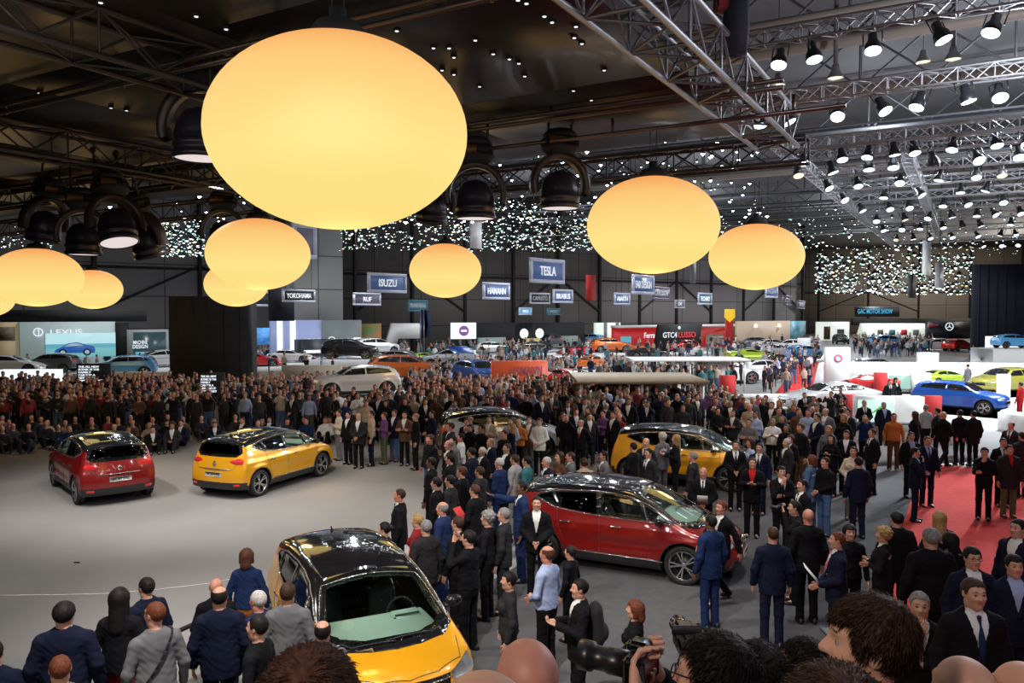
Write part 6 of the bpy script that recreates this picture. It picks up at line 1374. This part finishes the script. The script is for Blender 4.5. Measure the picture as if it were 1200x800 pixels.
# mid ground, flat floor, read one by one
M = [
 (947, 594, 0, 'bald person in a dark suit with back turned, right of the red car', dict(hair='bald', skin='rosy', tc='black', H=1.84)),
 (906, 615, -5, 'person in a dark navy suit with cropped hair standing alone, back turned', dict(hair='crop', hc='brown', tc='navy', H=1.80)),
 (931, 585, 80, 'person raising a small camera behind the bald suited person', dict(hair='short', hc='black', tc='black', pose='camera', top='sweater', extra=('camera',))),
 (845, 585, 120, 'person in a dark suit stepping past the nose of the red car', dict(hair='short', hc='auburn', tc='black', pose='walk', inner='white', tie=None, skin='rosy')),
 (833, 601, 30, 'person in a bright navy suit at the front wheel of the red car', dict(hair='crop', hc='black', tc='blue', skin='brown', H=1.80)),
 (824, 546, 165, 'bald person in a black jacket holding white papers', dict(hair='bald', skin='rosy', tc='black', top='coat', pose='front', extra=('paper',))),
 (862, 515, 170, 'person in black by the yellow bumper in the crowd', dict(hair='short', hc='black', tc='black', pose='front')),
 (882, 535, 160, 'person in a dark suit with a red lining holding a brochure', dict(hair='short', hc='brown', tc='black', inner='red', pose='phone', tie=None)),
 (890, 518, 150, 'person in a dark suit looking across from beside the yellow car nose', dict(hair='short', hc='black', tc='navy')),
 (916, 545, 178, 'person with a hand raised to the chin facing the camera', dict(hair='full', hc='black', tc='black', pose='chin')),
 (940, 560, 100, 'person in a black suit in profile before the thoughtful person', dict(hair='short', hc='black', tc='black', H=1.74)),
 (951, 532, 40, 'person with auburn hair in a denim blue jacket, back turned', dict(hair='bob', hc='auburn', tc='denim', female=True, top='coat', tie=None, H=1.74)),
 (967, 534, 110, 'person in a black shirt and blue jeans', dict(hair='short', hc='brown', tc='black', lc='denim', top='shirt', pose='front')),
 (1006, 534, 5, 'person in a navy suit standing alone on the grey aisle, back turned', dict(hair='short', hc='black', tc='navy', H=1.80)),
 (1022, 501, 100, 'person in a dark suit in profile at the aisle corner', dict(hair='short', hc='chestnut', tc='black', H=1.80)),
 (1000, 522, 150, 'person in a cream top with a grey bag in the aisle', dict(hair='short', hc='black', tc='cream', top='sweater', pose='front', lc='grey', female=True)),
 (974, 508, 140, 'person with long black hair in black at the aisle', dict(hair='long', hc='black', tc='black', top='dress', female=True, pose='phone', H=1.68)),
 (992, 503, 150, 'person in a black open suit looking towards the aisle', dict(hair='full', hc='black', tc='black', tie=None)),
 (1087, 510, 178, 'person in a dark suit and blue tie standing on the red carpet', dict(hair='short', hc='auburn', tc='navy', tie='blue', inner='lightblue', H=1.80)),
 (1073, 523, -120, 'person in a light blue shirt with a hand at the face on the red carpet', dict(hair='short', hc='black', tc='navy', inner='lightblue', pose='chin', tie=None, lc='navy')),
 (1068, 505, 175, 'person in a dark suit behind the light blue shirt on the red carpet', dict(hair='short', hc='brown', tc='black', inner='lightblue', tie=None)),
 (1154, 523, 150, 'person in a black zip jacket with a hand at the ear on the red carpet', dict(hair='full', hc='black', tc='black', top='sweater', pose='chin', H=1.74)),
 (1183, 520, 175, 'person in a padded dark jacket with a red shirt on the red carpet', dict(hair='short', hc='black', tc='charcoal', top='coat', inner='red', tie=None, lc='olive', fat=1.06)),
 (1176, 512, 160, 'person in a dark suit hidden behind the padded jacket', dict(hair='short', hc='brown', tc='black')),
 (1185, 493, 120, 'person in a grey suit in profile near the white display table', dict(hair='balding', hc='black', tc='charcoal', pose='front')),
 (1198, 505, 10, 'person in a dark jacket cut by the picture edge on the carpet', dict(hair='short', hc='black', tc='charcoal')),
 (1106, 481, -75, 'bald person in a dark suit and white shirt striding over the carpet', dict(hair='bald', tc='black', pose='walk', tie=None, H=1.80)),
 (1098, 477, 60, 'person with short black hair beside the striding bald person', dict(hair='short', hc='black', tc='black')),
 (1085, 473, 10, 'person in a grey green shirt before the white stand wall', dict(hair='crop', hc='grey', tc='lightgrey', top='shirt', lc='black')),
 (1072, 481, 30, 'person with long dark hair before the white stand wall', dict(hair='long', hc='brown', tc='black', female=True, top='sweater')),
 (1125, 479, 0, 'person in black, the first of the pair with backs turned by the blue car', dict(hair='short', hc='black', tc='black', H=1.80)),
 (1141, 480, 5, 'person in a long black coat, back turned, second of the pair by the blue car', dict(hair='short', hc='black', tc='black', top='coat', H=1.80, tie=None)),
 (1036, 470, 175, 'bald person in a navy suit standing before the mint screen', dict(hair='crop', hc='grey', tc='navy', inner='lightblue', tie=None)),
 (1013, 468, 175, 'person in black beside the mint screen', dict(hair='crop', hc='grey', tc='black', pose='front')),
 (986, 477, -30, 'person with black hair talking left of the mint screen', dict(hair='short', hc='black', tc='black')),
 (994, 478, 120, 'person with black hair facing the talker left of the mint screen', dict(hair='short', hc='black', tc='charcoal')),
 (943, 459, 170, 'person in dark clothes holding a phone before the white coupe', dict(hair='short', hc='black', tc='black', pose='phone', extra=('phone',))),
 (960, 465, 30, 'person in black raising a phone before the white coupe', dict(hair='short', hc='black', tc='black', pose='phone')),
 (1043, 444, 170, 'person in a grey suit behind the white coupe tail', dict(hair='short', hc='black', tc='charcoal')),
 (1050, 442, 190, 'person in a black suit next to the grey suit behind the coupe', dict(hair='bob', hc='black', tc='black', female=True, top='coat', tie=None)),
 (1134, 426, 20, 'person in a grey outfit at the back of the white stand', dict(hair='short', hc='black', tc='grey', top='sweater')),
 (1196, 447, 30, 'person in a red jacket at the picture edge by the olive car', dict(hair='short', hc='brown', tc='red', top='sweater')),
 # before and around the red car
 (641, 637, 55, 'person in a light blue shirt with a lanyard', dict(hair='balding', hc='chestnut', tc='lightblue', lc='black', top='shirt', pose='front', extra=('lanyard',), skin='rosy', H=1.80)),
 (679, 676, 95, 'person in a black jacket with a backpack and open hand', dict(hair='short', hc='black', tc='black', pose='phone', inner='white', tie=None, extra=('backpack',))),
 (744, 701, 70, 'person with short dark red hair in a black top with a handbag', dict(hair='bob', hc='auburn', tc='black', top='sweater', female=True, pose='front', extra=('bag',), lc='beige', H=1.62)),
 (596, 668, 95, 'person with swept black hair in a grey shirt in profile', dict(hair='full', hc='black', tc='charcoal', top='shirt', female=True, H=1.66)),
 (549, 619, 60, 'person in a black shirt with arms raised to film, back turned', dict(hair='short', hc='black', tc='black', top='shirt', pose='camera', fat=1.05, H=1.80)),
 (499, 607, 35, 'person with grey hair in a dark grey suit, back turned, by the yellow car', dict(hair='short', hc='grey', tc='charcoal', H=1.78)),
 (450, 610, 80, 'person with a black hair knot peering over the yellow car', dict(hair='pony', hc='black', tc='black', top='sweater', female=True, H=1.66)),
 (468, 571, 90, 'person in a black suit with white collar leading the row by the stage', dict(hair='crop', hc='brown', tc='black', skin='rosy', H=1.80)),
 (489, 600, 70, 'blond person in crimson beside the yellow car', dict(hair='short', hc='blond', tc='crimson', top='sweater', female=True, H=1.70)),
 (518, 586, 70, 'bald headed person in a blue suit behind the front of the row', dict(hair='balding', hc='grey', tc='blue', skin='rosy')),
 (536, 603, 60, 'person with brown hair in a black suit in the row by the yellow car', dict(hair='short', hc='brown', tc='black')),
 (505, 534, 80, 'dark skinned person in a black suit at the stage edge', dict(hair='crop', hc='black', skin='brown', tc='black', H=1.84)),
 (527, 530, 80, 'person with black hair in a dark suit at the stage edge', dict(hair='full', hc='black', tc='black', H=1.80)),
 (511, 558, 80, 'person with a black fringe and white collar at the stage edge', dict(hair='full', hc='black', tc='black')),
 (527, 555, 70, 'person with slick black hair in a charcoal suit in the row', dict(hair='short', hc='black', tc='charcoal')),
 (541, 545, 70, 'person with full brown hair in black in the row', dict(hair='full', hc='chestnut', tc='black', tie=None)),
 (562, 545, 60, 'person with brown hair in a grey coat in the row', dict(hair='short', hc='brown', tc='charcoal', top='coat', tie=None)),
 (585, 535, 60, 'person with silver hair in a blue grey suit', dict(hair='short', hc='white', tc='blue', H=1.80)),
 (603, 531, 60, 'person with brown hair in a pale grey jacket', dict(hair='short', hc='brown', tc='lightgrey', H=1.78)),
 (617, 533, 70, 'person with slick black hair in a dark teal jacket', dict(hair='short', hc='black', tc='teal')),
 (640, 534, 110, 'person with bright white hair behind the red car roof', dict(hair='short', hc='white', tc='navy', skin='rosy')),
 (655, 528, 120, 'person with shoulder length brown hair behind the red car roof', dict(hair='long', hc='brown', tc='brown', female=True, top='sweater')),
 (668, 528, 90, 'person with cropped hair in a grey suit behind the red car roof', dict(hair='crop', hc='brown', tc='grey', skin='rosy')),
 (684, 535, 20, 'person with brown hair in a beige jacket behind the red car roof', dict(hair='short', hc='brown', tc='beige', top='coat', tie=None)),
 (707, 527, 100, 'person with grey jacket and brown skin behind the red car roof', dict(hair='crop', hc='black', skin='tan', tc='grey')),
 (556, 566, 60, 'person in a black suit holding a red folder', dict(hair='short', hc='chestnut', tc='black', pose='front', extra=('redfolder',))),
 (571, 597, 70, 'person with grey curly hair in black by the red car tail', dict(hair='curly', hc='grey', tc='black', top='sweater', female=True)),
 (590, 593, 75, 'person with grey hair in a charcoal suit by the red car tail', dict(hair='short', hc='grey', tc='charcoal')),
 (611, 562, 100, 'dark skinned person in a navy suit with an arm stretched out at the red car', dict(hair='crop', hc='black', skin='brown', tc='blue', pose='reach', H=1.86)),
 (629, 580, 175, 'person in a black suit guarding the tail of the red car', dict(hair='short', hc='black', tc='black', pose='front', tie=None)),
 (668, 638, 60, 'person in black crouched in shadow beside the red car sill', dict(hair='full', hc='black', tc='black', top='sweater', H=1.45)),
 (800, 455, 40, 'person in a bright blue shirt under the tan pavilion', dict(hair='short', hc='black', tc='blue', top='shirt')),
 (757, 512, 150, 'person in a dark suit by the yellow car roof, facing the camera', dict(hair='balding', hc='grey', tc='charcoal', inner='cream')),
 (776, 506, 30, 'person with white hair among the dark suits at the yellow car roof', dict(hair='curly', hc='white', tc='grey', female=True)),
 (792, 508, 80, 'person with long blond hair by the yellow car roof', dict(hair='long', hc='blond', tc='black', female=True, top='sweater', pose='phone')),
 (812, 528, 60, 'person in a charcoal jacket behind the bald one with papers', dict(hair='short', hc='grey', tc='charcoal')),
 (742, 517, 40, 'person in black close by the yellow car rear', dict(hair='short', hc='black', tc='black')),
 (760, 524, 120, 'person in a charcoal suit facing along the yellow car side', dict(hair='short', hc='black', tc='charcoal')),
]
for x, y, rz, lab, k in M: P(x, y, rz, lab, **k)
# standing row right of the yellow stage car
rowc = [(397, 'cream', 'grey'), (408, 'black', 'black'), (420, 'charcoal', 'black'), (435, 'beige', 'navy'), (450, 'purple', 'olive'), (462, 'navy', 'denim'), (474, 'brown', 'black'), (487, 'black', 'black'), (506, 'navy', 'black'), (547, 'black', 'black'), (573, 'beige', 'charcoal'), (598, 'lightblue', 'black'), (608, 'orange', 'black'), (620, 'brown', 'grey'), (632, 'white', 'black')]
wordc = dict(charcoal='dark grey', lightgrey='pale grey', lightblue='pale blue')
for i, (x, tc_, lc_) in enumerate(rowc):
    y = 481 if i < 9 else 488
    pz = ('folded', 'stand', 'front', 'stand', 'folded', 'front')[i % 6]; hs, hc_ = (('short', 'brown'), ('short', 'black'), ('balding', 'grey'), ('crop', 'brown'), ('full', 'chestnut'))[i % 5]
    P(x, y + (i * 7 % 5) - 2, (120, 150, 170, 110)[i % 4] if i < 9 else 160, 'person in %s, %s spectator in the standing row beside the yellow stage car' % (wordc.get(tc_, tc_), ['first', 'second', 'third', 'fourth', 'fifth', 'sixth', 'seventh', 'eighth', 'ninth', 'tenth', 'eleventh', 'twelfth', 'thirteenth', 'fourteenth', 'fifteenth'][i]), pose=pz, top=('sweater', 'suit', 'suit', 'shirt')[i % 4], hair=hs, hc=hc_, tc=tc_, lc=lc_, tie=None, H=1.70 + .03 * (i % 4))
NHERO = len(PLACED)
# ---- packed crowd: positions by region, nearest ones as individuals, the rest as one mass
rg = random.Random(21)
def in_px(poly, p):
    X, Y = proj((p[0], p[1], 0)); return bool(inpoly(np.array(X), np.array(Y), poly))
REG = [  # floor polygon in picture coordinates, spacing, where they look, zone words
 ([(-45, 531), (212, 531), (222, 523), (392, 523), (392, 515), (-45, 515)], .70, (-6, 12), 'sitting behind the stage cars', 'sit'),
 ([(-45, 513), (395, 513), (400, 474), (-45, 474)], .62, (-6, 12), 'in the crowd behind the stage cars', 'stand'),
 ([(400, 522), (655, 527), (705, 556), (735, 548), (740, 500), (725, 474), (420, 474)], .62, (-3, 8), 'in the crowd around the silver car', 'stand'),
 ([(655, 552), (735, 562), (735, 530), (655, 524)], .66, (2, 8), 'in the crowd just behind the red car', 'stand'),
 ([(735, 520), (905, 548), (990, 548), (990, 534), (905, 522), (862, 497), (735, 474)], .72, (4, 18), 'in the crowd between the yellow car and the coupe', 'stand'),
 ([(862, 600), (905, 600), (990, 560), (985, 505), (905, 530), (870, 560)], .85, (5, 20), 'in the group beside the grey aisle', 'stand'),
 ([(1010, 556), (1060, 556), (1060, 545), (1005, 545)], .9, (8, 20), 'near the corner of the red carpet', 'stand'),
 ([(500, 590), (560, 640), (640, 640), (600, 560), (540, 545)], .80, (-6, 18), 'in the row of suits along the stage edge', 'stand'),
]
CAND = []
taken = list(PLACED)
grid = {}
def free(x, y, sp):
    gx, gy = int(x // 1), int(y // 1)
    for i in range(gx - 1, gx + 2):
        for j in range(gy - 1, gy + 2):
            for q in grid.get((i, j), ()):
                if (q[0] - x) ** 2 + (q[1] - y) ** 2 < sp * sp: return False
    for k in KEEP:
        if (k[0] - x) ** 2 + (k[1] - y) ** 2 < k[2] ** 2: return False
    return True
for q in taken: grid.setdefault((int(q[0] // 1), int(q[1] // 1)), []).append(q)
for poly, sp, look, zone, kind in REG:
    W3 = [at_h(x, y) for x, y in poly]; xs = [p.x for p in W3]; ys = [p.y for p in W3]; area = (max(xs) - min(xs)) * (max(ys) - min(ys))
    for _ in range(int(area * 14)):
        x, y = rg.uniform(min(xs), max(xs)), rg.uniform(min(ys), max(ys))
        if in_px(poly, (x, y)) and free(x, y, sp * rg.uniform(.78, 1.25)):
            grid.setdefault((int(x // 1), int(y // 1)), []).append((x, y)); CAND.append((x, y, look, zone, kind))
CAND.sort(key=lambda c: math.hypot(c[0], c[1]))
NIND = max(0, 298 - NHERO)
TOPS = [('black', 40), ('navy', 14), ('charcoal', 20), ('grey', 7), ('brown', 5), ('crimson', 3), ('blue', 4), ('lightblue', 4), ('white', 4), ('purple', 2), ('beige', 3), ('olive', 3), ('pink', 1), ('orange', 1), ('teal', 2)]
HS = [(('short', 'black'), 9), (('short', 'brown'), 9), (('crop', 'brown'), 4), (('balding', 'grey'), 4), (('short', 'grey'), 5), (('full', 'chestnut'), 4), (('long', 'brown'), 3), (('long', 'blond'), 2), (('bob', 'black'), 2), (('bald', None), 3), (('curly', 'brown'), 1), (('short', 'white'), 2)]
def pick(L): 
    t = rg.uniform(0, sum(w for _, w in L))
    for v, w in L:
        t -= w
        if t <= 0: return v
    return L[0][0]
def spec():
    (hs, hc_) = pick(HS); fem = hs in ('long', 'bob'); t_ = pick(TOPS)
    suit = t_ in ('black', 'navy', 'charcoal', 'grey') and not fem and rg.random() < .7
    return hs, hc_, fem, t_, ('suit' if suit else 'sweater')
hw = {'short': 'short %s hair', 'crop': 'cropped %s hair', 'balding': 'receding %s hair', 'full': 'thick %s hair', 'long': 'long %s hair', 'bob': 'a %s bob', 'curly': 'curly %s hair', 'bald': 'a bald head'}
USED = {}
for i, (x, y, look, zone, kind) in enumerate(CAND[:NIND]):
    hs, hc_, fem, t_, top = spec(); ang = math.atan2(-(look[0] - x), look[1] - y) + rg.uniform(-.6, .6)
    pose = 'sit' if kind == 'sit' else rg.choice(['stand', 'stand', 'stand', 'folded', 'front', 'behind', 'phone', 'camera'])
    hword = (hw[hs] % hc_) if hs != 'bald' else hw[hs]
    pw = {'stand': '', 'sit': '', 'folded': ' and folded arms', 'front': ' and joined hands', 'behind': ', hands behind the back', 'phone': ', hands before the chest', 'camera': ', hands raised'}[pose]
    lab = 'person with %s%s, in %s %s, %s' % (hword, pw, wordc.get(t_, t_), 'suit' if top == 'suit' else 'top', zone)
    w = lab.split()
    if len(w) > 16: lab = ' '.join(lab.replace('person with ', 'person, ').replace(', in ', ', ').replace(', in the crowd', ', crowd').replace(' the stage', ' stage').replace(' and joined', ', joined').split()[:16])
    far = y > 24
    lc_ = rg.choice(['black', 'black', 'charcoal', 'navy', 'denim', 'olive', 'brown']) if top != 'suit' else t_
    person((x, y, 0), ang, lab, pose=pose, top=top, hair=hs, hc=hc_ or 'black', female=fem, tc=t_, lc=lc_, skin=rg.choice(['light', 'light', 'rosy', 'rosy', 'tan']), H=rg.uniform(1.64, 1.88), far=far, tie=rg.choice(['navy', 'red', 'black', None]), fat=rg.uniform(.97, 1.1), group='spectators: ' + lab, feet=(not far) or kind == 'sit' or rg.random() < .35)
# ---- mass of everyone further back
def low_person(pose, top, vx=.05):
    v = person_meshes(pose, top, False, vx, vx * 1.1, only=('body', 'legs', 'top')); out = []
    def arr(me):
        V = np.zeros(len(me.vertices) * 3, F32); me.vertices.foreach_get('co', V); V = V.reshape(-1, 3)
        Q = np.zeros(len(me.loops), np.int32); me.loops.foreach_get('vertex_index', Q); return V, Q.reshape(-1, 4)
    for k, slot in (('body', 0), ('trousers', 2), ('top', 1)): out.append((*arr(v[k]), slot))
    h = hair_mesh('short', vx * .7); out.append((*arr(h), 3)); return out
LPF = [low_person(q, 'sweater', .072) for q in ('stand', 'front', 'camera')]
LP = [low_person('stand', 'sweater'), low_person('front', 'sweater'), low_person('camera', 'sweater'), low_person('sit', 'sweater')]
MASSM = [SKIN['light'], SKIN['rosy']] + [CL[k] for k in ('black', 'navy', 'charcoal', 'grey', 'brown', 'blue', 'lightblue', 'white', 'crimson', 'beige', 'olive', 'teal', 'purple', 'denim', 'lightgrey')] + [HAIRC[k] for k in ('black', 'brown', 'grey', 'blond', 'chestnut')]
def mass(name, pts, label, bright=False):
    Vs, Qs, Ms, n = [], [], [], 0; r2 = random.Random(len(pts))
    for x, y, z, ang, kind in pts:
        lp = LPF[r2.choice((0, 0, 1, 2))] if bright else LP[3] if kind == 'sit' else LP[r2.choice((0, 0, 1, 2))]; s = r2.uniform(.93, 1.05); c_, s_ = math.cos(ang) * s, math.sin(ang) * s
        tm = 2 + (r2.choice((0, 0, 1, 2, 3, 5, 6, 7, 9, 11, 14)) if bright else r2.choice((0, 0, 0, 0, 0, 0, 0, 1, 1, 1, 2, 2, 2, 3, 4, 5, 6, 7, 8, 9, 10, 12))); lm = 2 + r2.choice((0, 0, 1, 2, 13)); sm = r2.choice((0, 1)); hm = 17 + r2.choice((0, 0, 1, 1, 2, 3, 4))
        for V, Q, slot in lp:
            W = np.stack([V[:, 0] * c_ - V[:, 1] * s_ + x, V[:, 0] * s_ + V[:, 1] * c_ + y, V[:, 2] * s + z], 1); Vs.append(W); Qs.append(Q + n); n += len(V); Ms.append(np.full(len(Q), (sm, tm, lm, hm)[slot]))
    o = ob(name, mesh_np(name, np.concatenate(Vs), [np.concatenate(Qs)], MASSM, np.concatenate(Ms))); tag(o, label, 'crowd'); o['kind'] = 'stuff'; return o
rest = [(x, y, 0, math.atan2(-(look[0] - x), look[1] - y) + rg.uniform(-.7, .7), kind) for x, y, look, zone, kind in CAND[NIND:]]
if rest: mass('crowd', rest, 'deeper rows of the packed crowd behind the stage cars')
FAR = []
def scatter(n, x0, x1, y0, y1, sp=.6):
    k = 0; t = 0
    while k < n and t < n * 12:
        t += 1; X = rg.uniform(x0, x1); d = rg.uniform(4532 / (y1 - 365), 4532 / (y0 - 365)); p = at_h(X, 365 + 4532 / d)
        if free(p.x, p.y, sp): grid.setdefault((int(p.x // 1), int(p.y // 1)), []).append((p.x, p.y)); FAR.append((p.x, p.y, 0, rg.uniform(0, 6.28), 'stand')); k += 1
scatter(70, -10, 200, 424, 446); scatter(40, 290, 420, 420, 446); scatter(170, 430, 640, 408, 432); scatter(90, 480, 680, 440, 470); scatter(120, 660, 960, 406, 432); scatter(70, 690, 880, 440, 470, .7); scatter(26, 895, 955, 422, 470, .8); scatter(100, 1000, 1095, 402, 420); scatter(50, 1140, 1200, 412, 428)
mass('crowd', FAR, 'small scattered visitors among the far stands and cars', True)
print('PEOPLE hero', NHERO, 'cand', len(CAND), 'ind', NIND, 'far', len(FAR))
# ---- viewing stairs under the people nearest the camera
st = thing('viewing_stairs', 'dark raised steps carrying the spectators nearest to the camera', 'stairs', (0, 0, 0))
lev = {}
for x, y, z in STEP: lev.setdefault(round(y * 2) / 2, []).append((x, y, z))
for x, y, z in STEP:
    MB().box((x, y, z - .05), (.62, .62, .1), bev=.01).build('step_tread', DARKF, st)
    q = MB()
    for sx in (-.26, .26):
        for sy in (-.26, .26):
            if z > .15: q.tube((x + sx, y + sy, 0), (x + sx, y + sy, z - .1), .025, 6)
    if z > .15: q.build('step_leg', ALUD, st)
# barrier rail beside the stage
a, b = at_h(205, 741, 1.0), at_h(238, 726, 1.0); t = thing('barrier_rail', 'thin black barrier rail between the grey jacket and the navy suit', 'barrier'); q = MB(); q.tube(a + (a - b) * 1.5, b + (b - a) * 1.2, .03, 8); q.build('rail', BLACKM, t)
q = MB(); 
for p in (a + (a - b) * 1.5, b + (b - a) * 1.2): q.tube((p.x, p.y, 0), p, .03, 8)
q.build('post', BLACKM, t)
# video camera on a tripod behind the long lens
c = at_d(806, 752, 4.2); t = thing('video_camera', 'black video camera with flip out screen on a tripod', 'video camera', c); MB().box((0, 0, 0), (.11, .30, .14), bev=.02).build('camera_body', BLACKP, t); MB().box((-.02, -.06, .09), (.16, .02, .05), bev=.005).build('eyepiece', BLACKP, t); MB().lathe([(0, 0), (.045, 0), (.05, .12), (0, .12)], (0, .14, .0), 16, 'y').build('lens', BLACKG, t)
q = MB(); 
for a_ in (0, 2.1, 4.2): q.tube((0, 0, -.08), (.4 * math.cos(a_), .4 * math.sin(a_), -c.z + 1.2), .018, 6)
q.build('tripod_leg', BLACKM, t)
# ================================================================ LIGHTS, CAMERA
def lamp(kind, loc, power, col=(1, 1, 1), size=.15, target=None, cone=70, blend=.5):
    l = bpy.data.lights.new('scene_light', kind); l.energy = power; l.color = col; l.shadow_soft_size = size
    if kind == 'SPOT': l.spot_size = math.radians(cone); l.spot_blend = blend
    o = bpy.data.objects.new('scene_light', l); COL.objects.link(o); o.location = loc
    if target is not None: o.rotation_euler = (Vector(target) - Vector(loc)).to_track_quat('-Z', 'Y').to_euler()
    return o
W1 = (1.0, .95, .90)
# over the stage: key spots on the cars, hung under the canopy
for (x, y), (tx, ty), p in (((-5, 16), (-7, 21), 2600), ((-13, 17), (-11, 21), 2600), ((-9, 24.5), (-9, 21), 2200), ((-1.6, 5.0), (-1.2, 8.9), 4600), ((-6, 11), (-3, 11), 1500), ((0, 11), (2, 15), 1800), ((4, 12), (3, 14.5), 1400), ((-4, 18), (-4, 17), 2600), ((-11, 12), (-9, 15), 2200), ((6, 18), (5, 22), 1200), ((-8.5, 17.5), (-8.3, 20.5), 1500)):
    lamp('SPOT', (x, y, 8.9), p * .66, W1, .12, (tx, ty, 0), 75, .7)
# unseen point lights added above the frame to sparkle in roofs and bonnets
rl = random.Random(4)
for i in range(80):
    x, y = rl.uniform(-11, 8), rl.uniform(-2, 10.2)
    if math.hypot(x + 2, y - 9.2) > 2.6: lamp('POINT', (x, y, rl.uniform(8.4, 9.0)), 13, (.95, .95, 1.0), .05)
lamp('SPOT', (-5, -4, 9), 1500, (1, .80, .66), .4, (1, 3, 3), 80, .6); lamp('SPOT', (7, -3, 9), 500, (.8, .75, 1.0), .4, (3, 7, 2), 80, .6)  # unseen fill spots added behind the camera for the nearest people
# warm light of the lanterns on the people below
for c in LAN[:1]: lamp('POINT', (c.x, c.y + .2, c.z - 1.35), 70, (1, .62, .25), .5)
for c in LAN[1:]: lamp('POINT', (c.x, c.y, c.z - 1.3), 110, (1, .55, .2), .5)
# neighbouring halls
for x, y, p in ((24, 36, 9000), (31, 44, 9000), (38, 40, 8000), (22, 47, 6000), (5, 60, 6000), (-12, 62, 5500), (18, 75, 7000), (-28, 58, 4500), (35, 80, 8000), (2, 85, 7000), (45, 110, 11000), (65, 140, 14000), (25, 100, 9000), (-8, 42, 700), (6, 40, 1200), (22, 33, 7000), (33, 34, 7000)):
    lamp('SPOT', (x, y, 12.4), p * .62, (.92, .96, 1.0), .3, (x, y, 0), 165, .35)
    if p > 5000: lamp('POINT', (x, y, 15.0), p * .13, (.85, .9, 1.0), .3)  # weak upper points added to brighten the roof
lamp('POINT', (14, 22, 11.5), 1300, (.85, .9, 1.0), .3); lamp('POINT', (9, 12, 10.5), 350, (.75, .75, 1.0), .3)
lamp('POINT', (95, 150, 12), 9000, (1, .9, .8), .4); lamp('POINT', (84, 160, 9), 4000, (1, .9, .8), .4)  # points added to brighten the beige far wall
for o_ in bpy.data.objects:
    if 'label' in o_ and len(o_['label'].split()) > 16: print('LONG', len(o_['label'].split()), o_['label'])
w = bpy.data.worlds.new('hall_air'); SC.world = w; w.use_nodes = True; bg = w.node_tree.nodes['Background']; bg.inputs[0].default_value = (.55, .55, .75, 1); bg.inputs[1].default_value = .10
cd = bpy.data.cameras.new('camera'); cam = bpy.data.objects.new('camera', cd); COL.objects.link(cam); SC.camera = cam
cam.location = (0, 0, CAMH); cam.rotation_euler = (math.pi / 2 - PITCH, 0, 0); cd.sensor_width = 36; cd.lens = FPX / 1200 * 36; cd.clip_end = 600; cd.clip_start = .05
vs = SC.view_settings; vs.view_transform = 'Standard'; vs.look = 'None'; vs.gamma = 1; vs.use_curve_mapping = False; vs.exposure = 0.0
cy = SC.cycles; cy.use_denoising = True; cy.max_bounces = 6; cy.diffuse_bounces = 2; cy.glossy_bounces = 3; cy.transparent_max_bounces = 12; cy.sample_clamp_indirect = 4; cy.caustics_reflective = False; cy.caustics_refractive = False
print('TIME', time.time() - T0, 'objs', len(bpy.data.objects), 'verts', sum(len(m.vertices) for m in bpy.data.meshes))
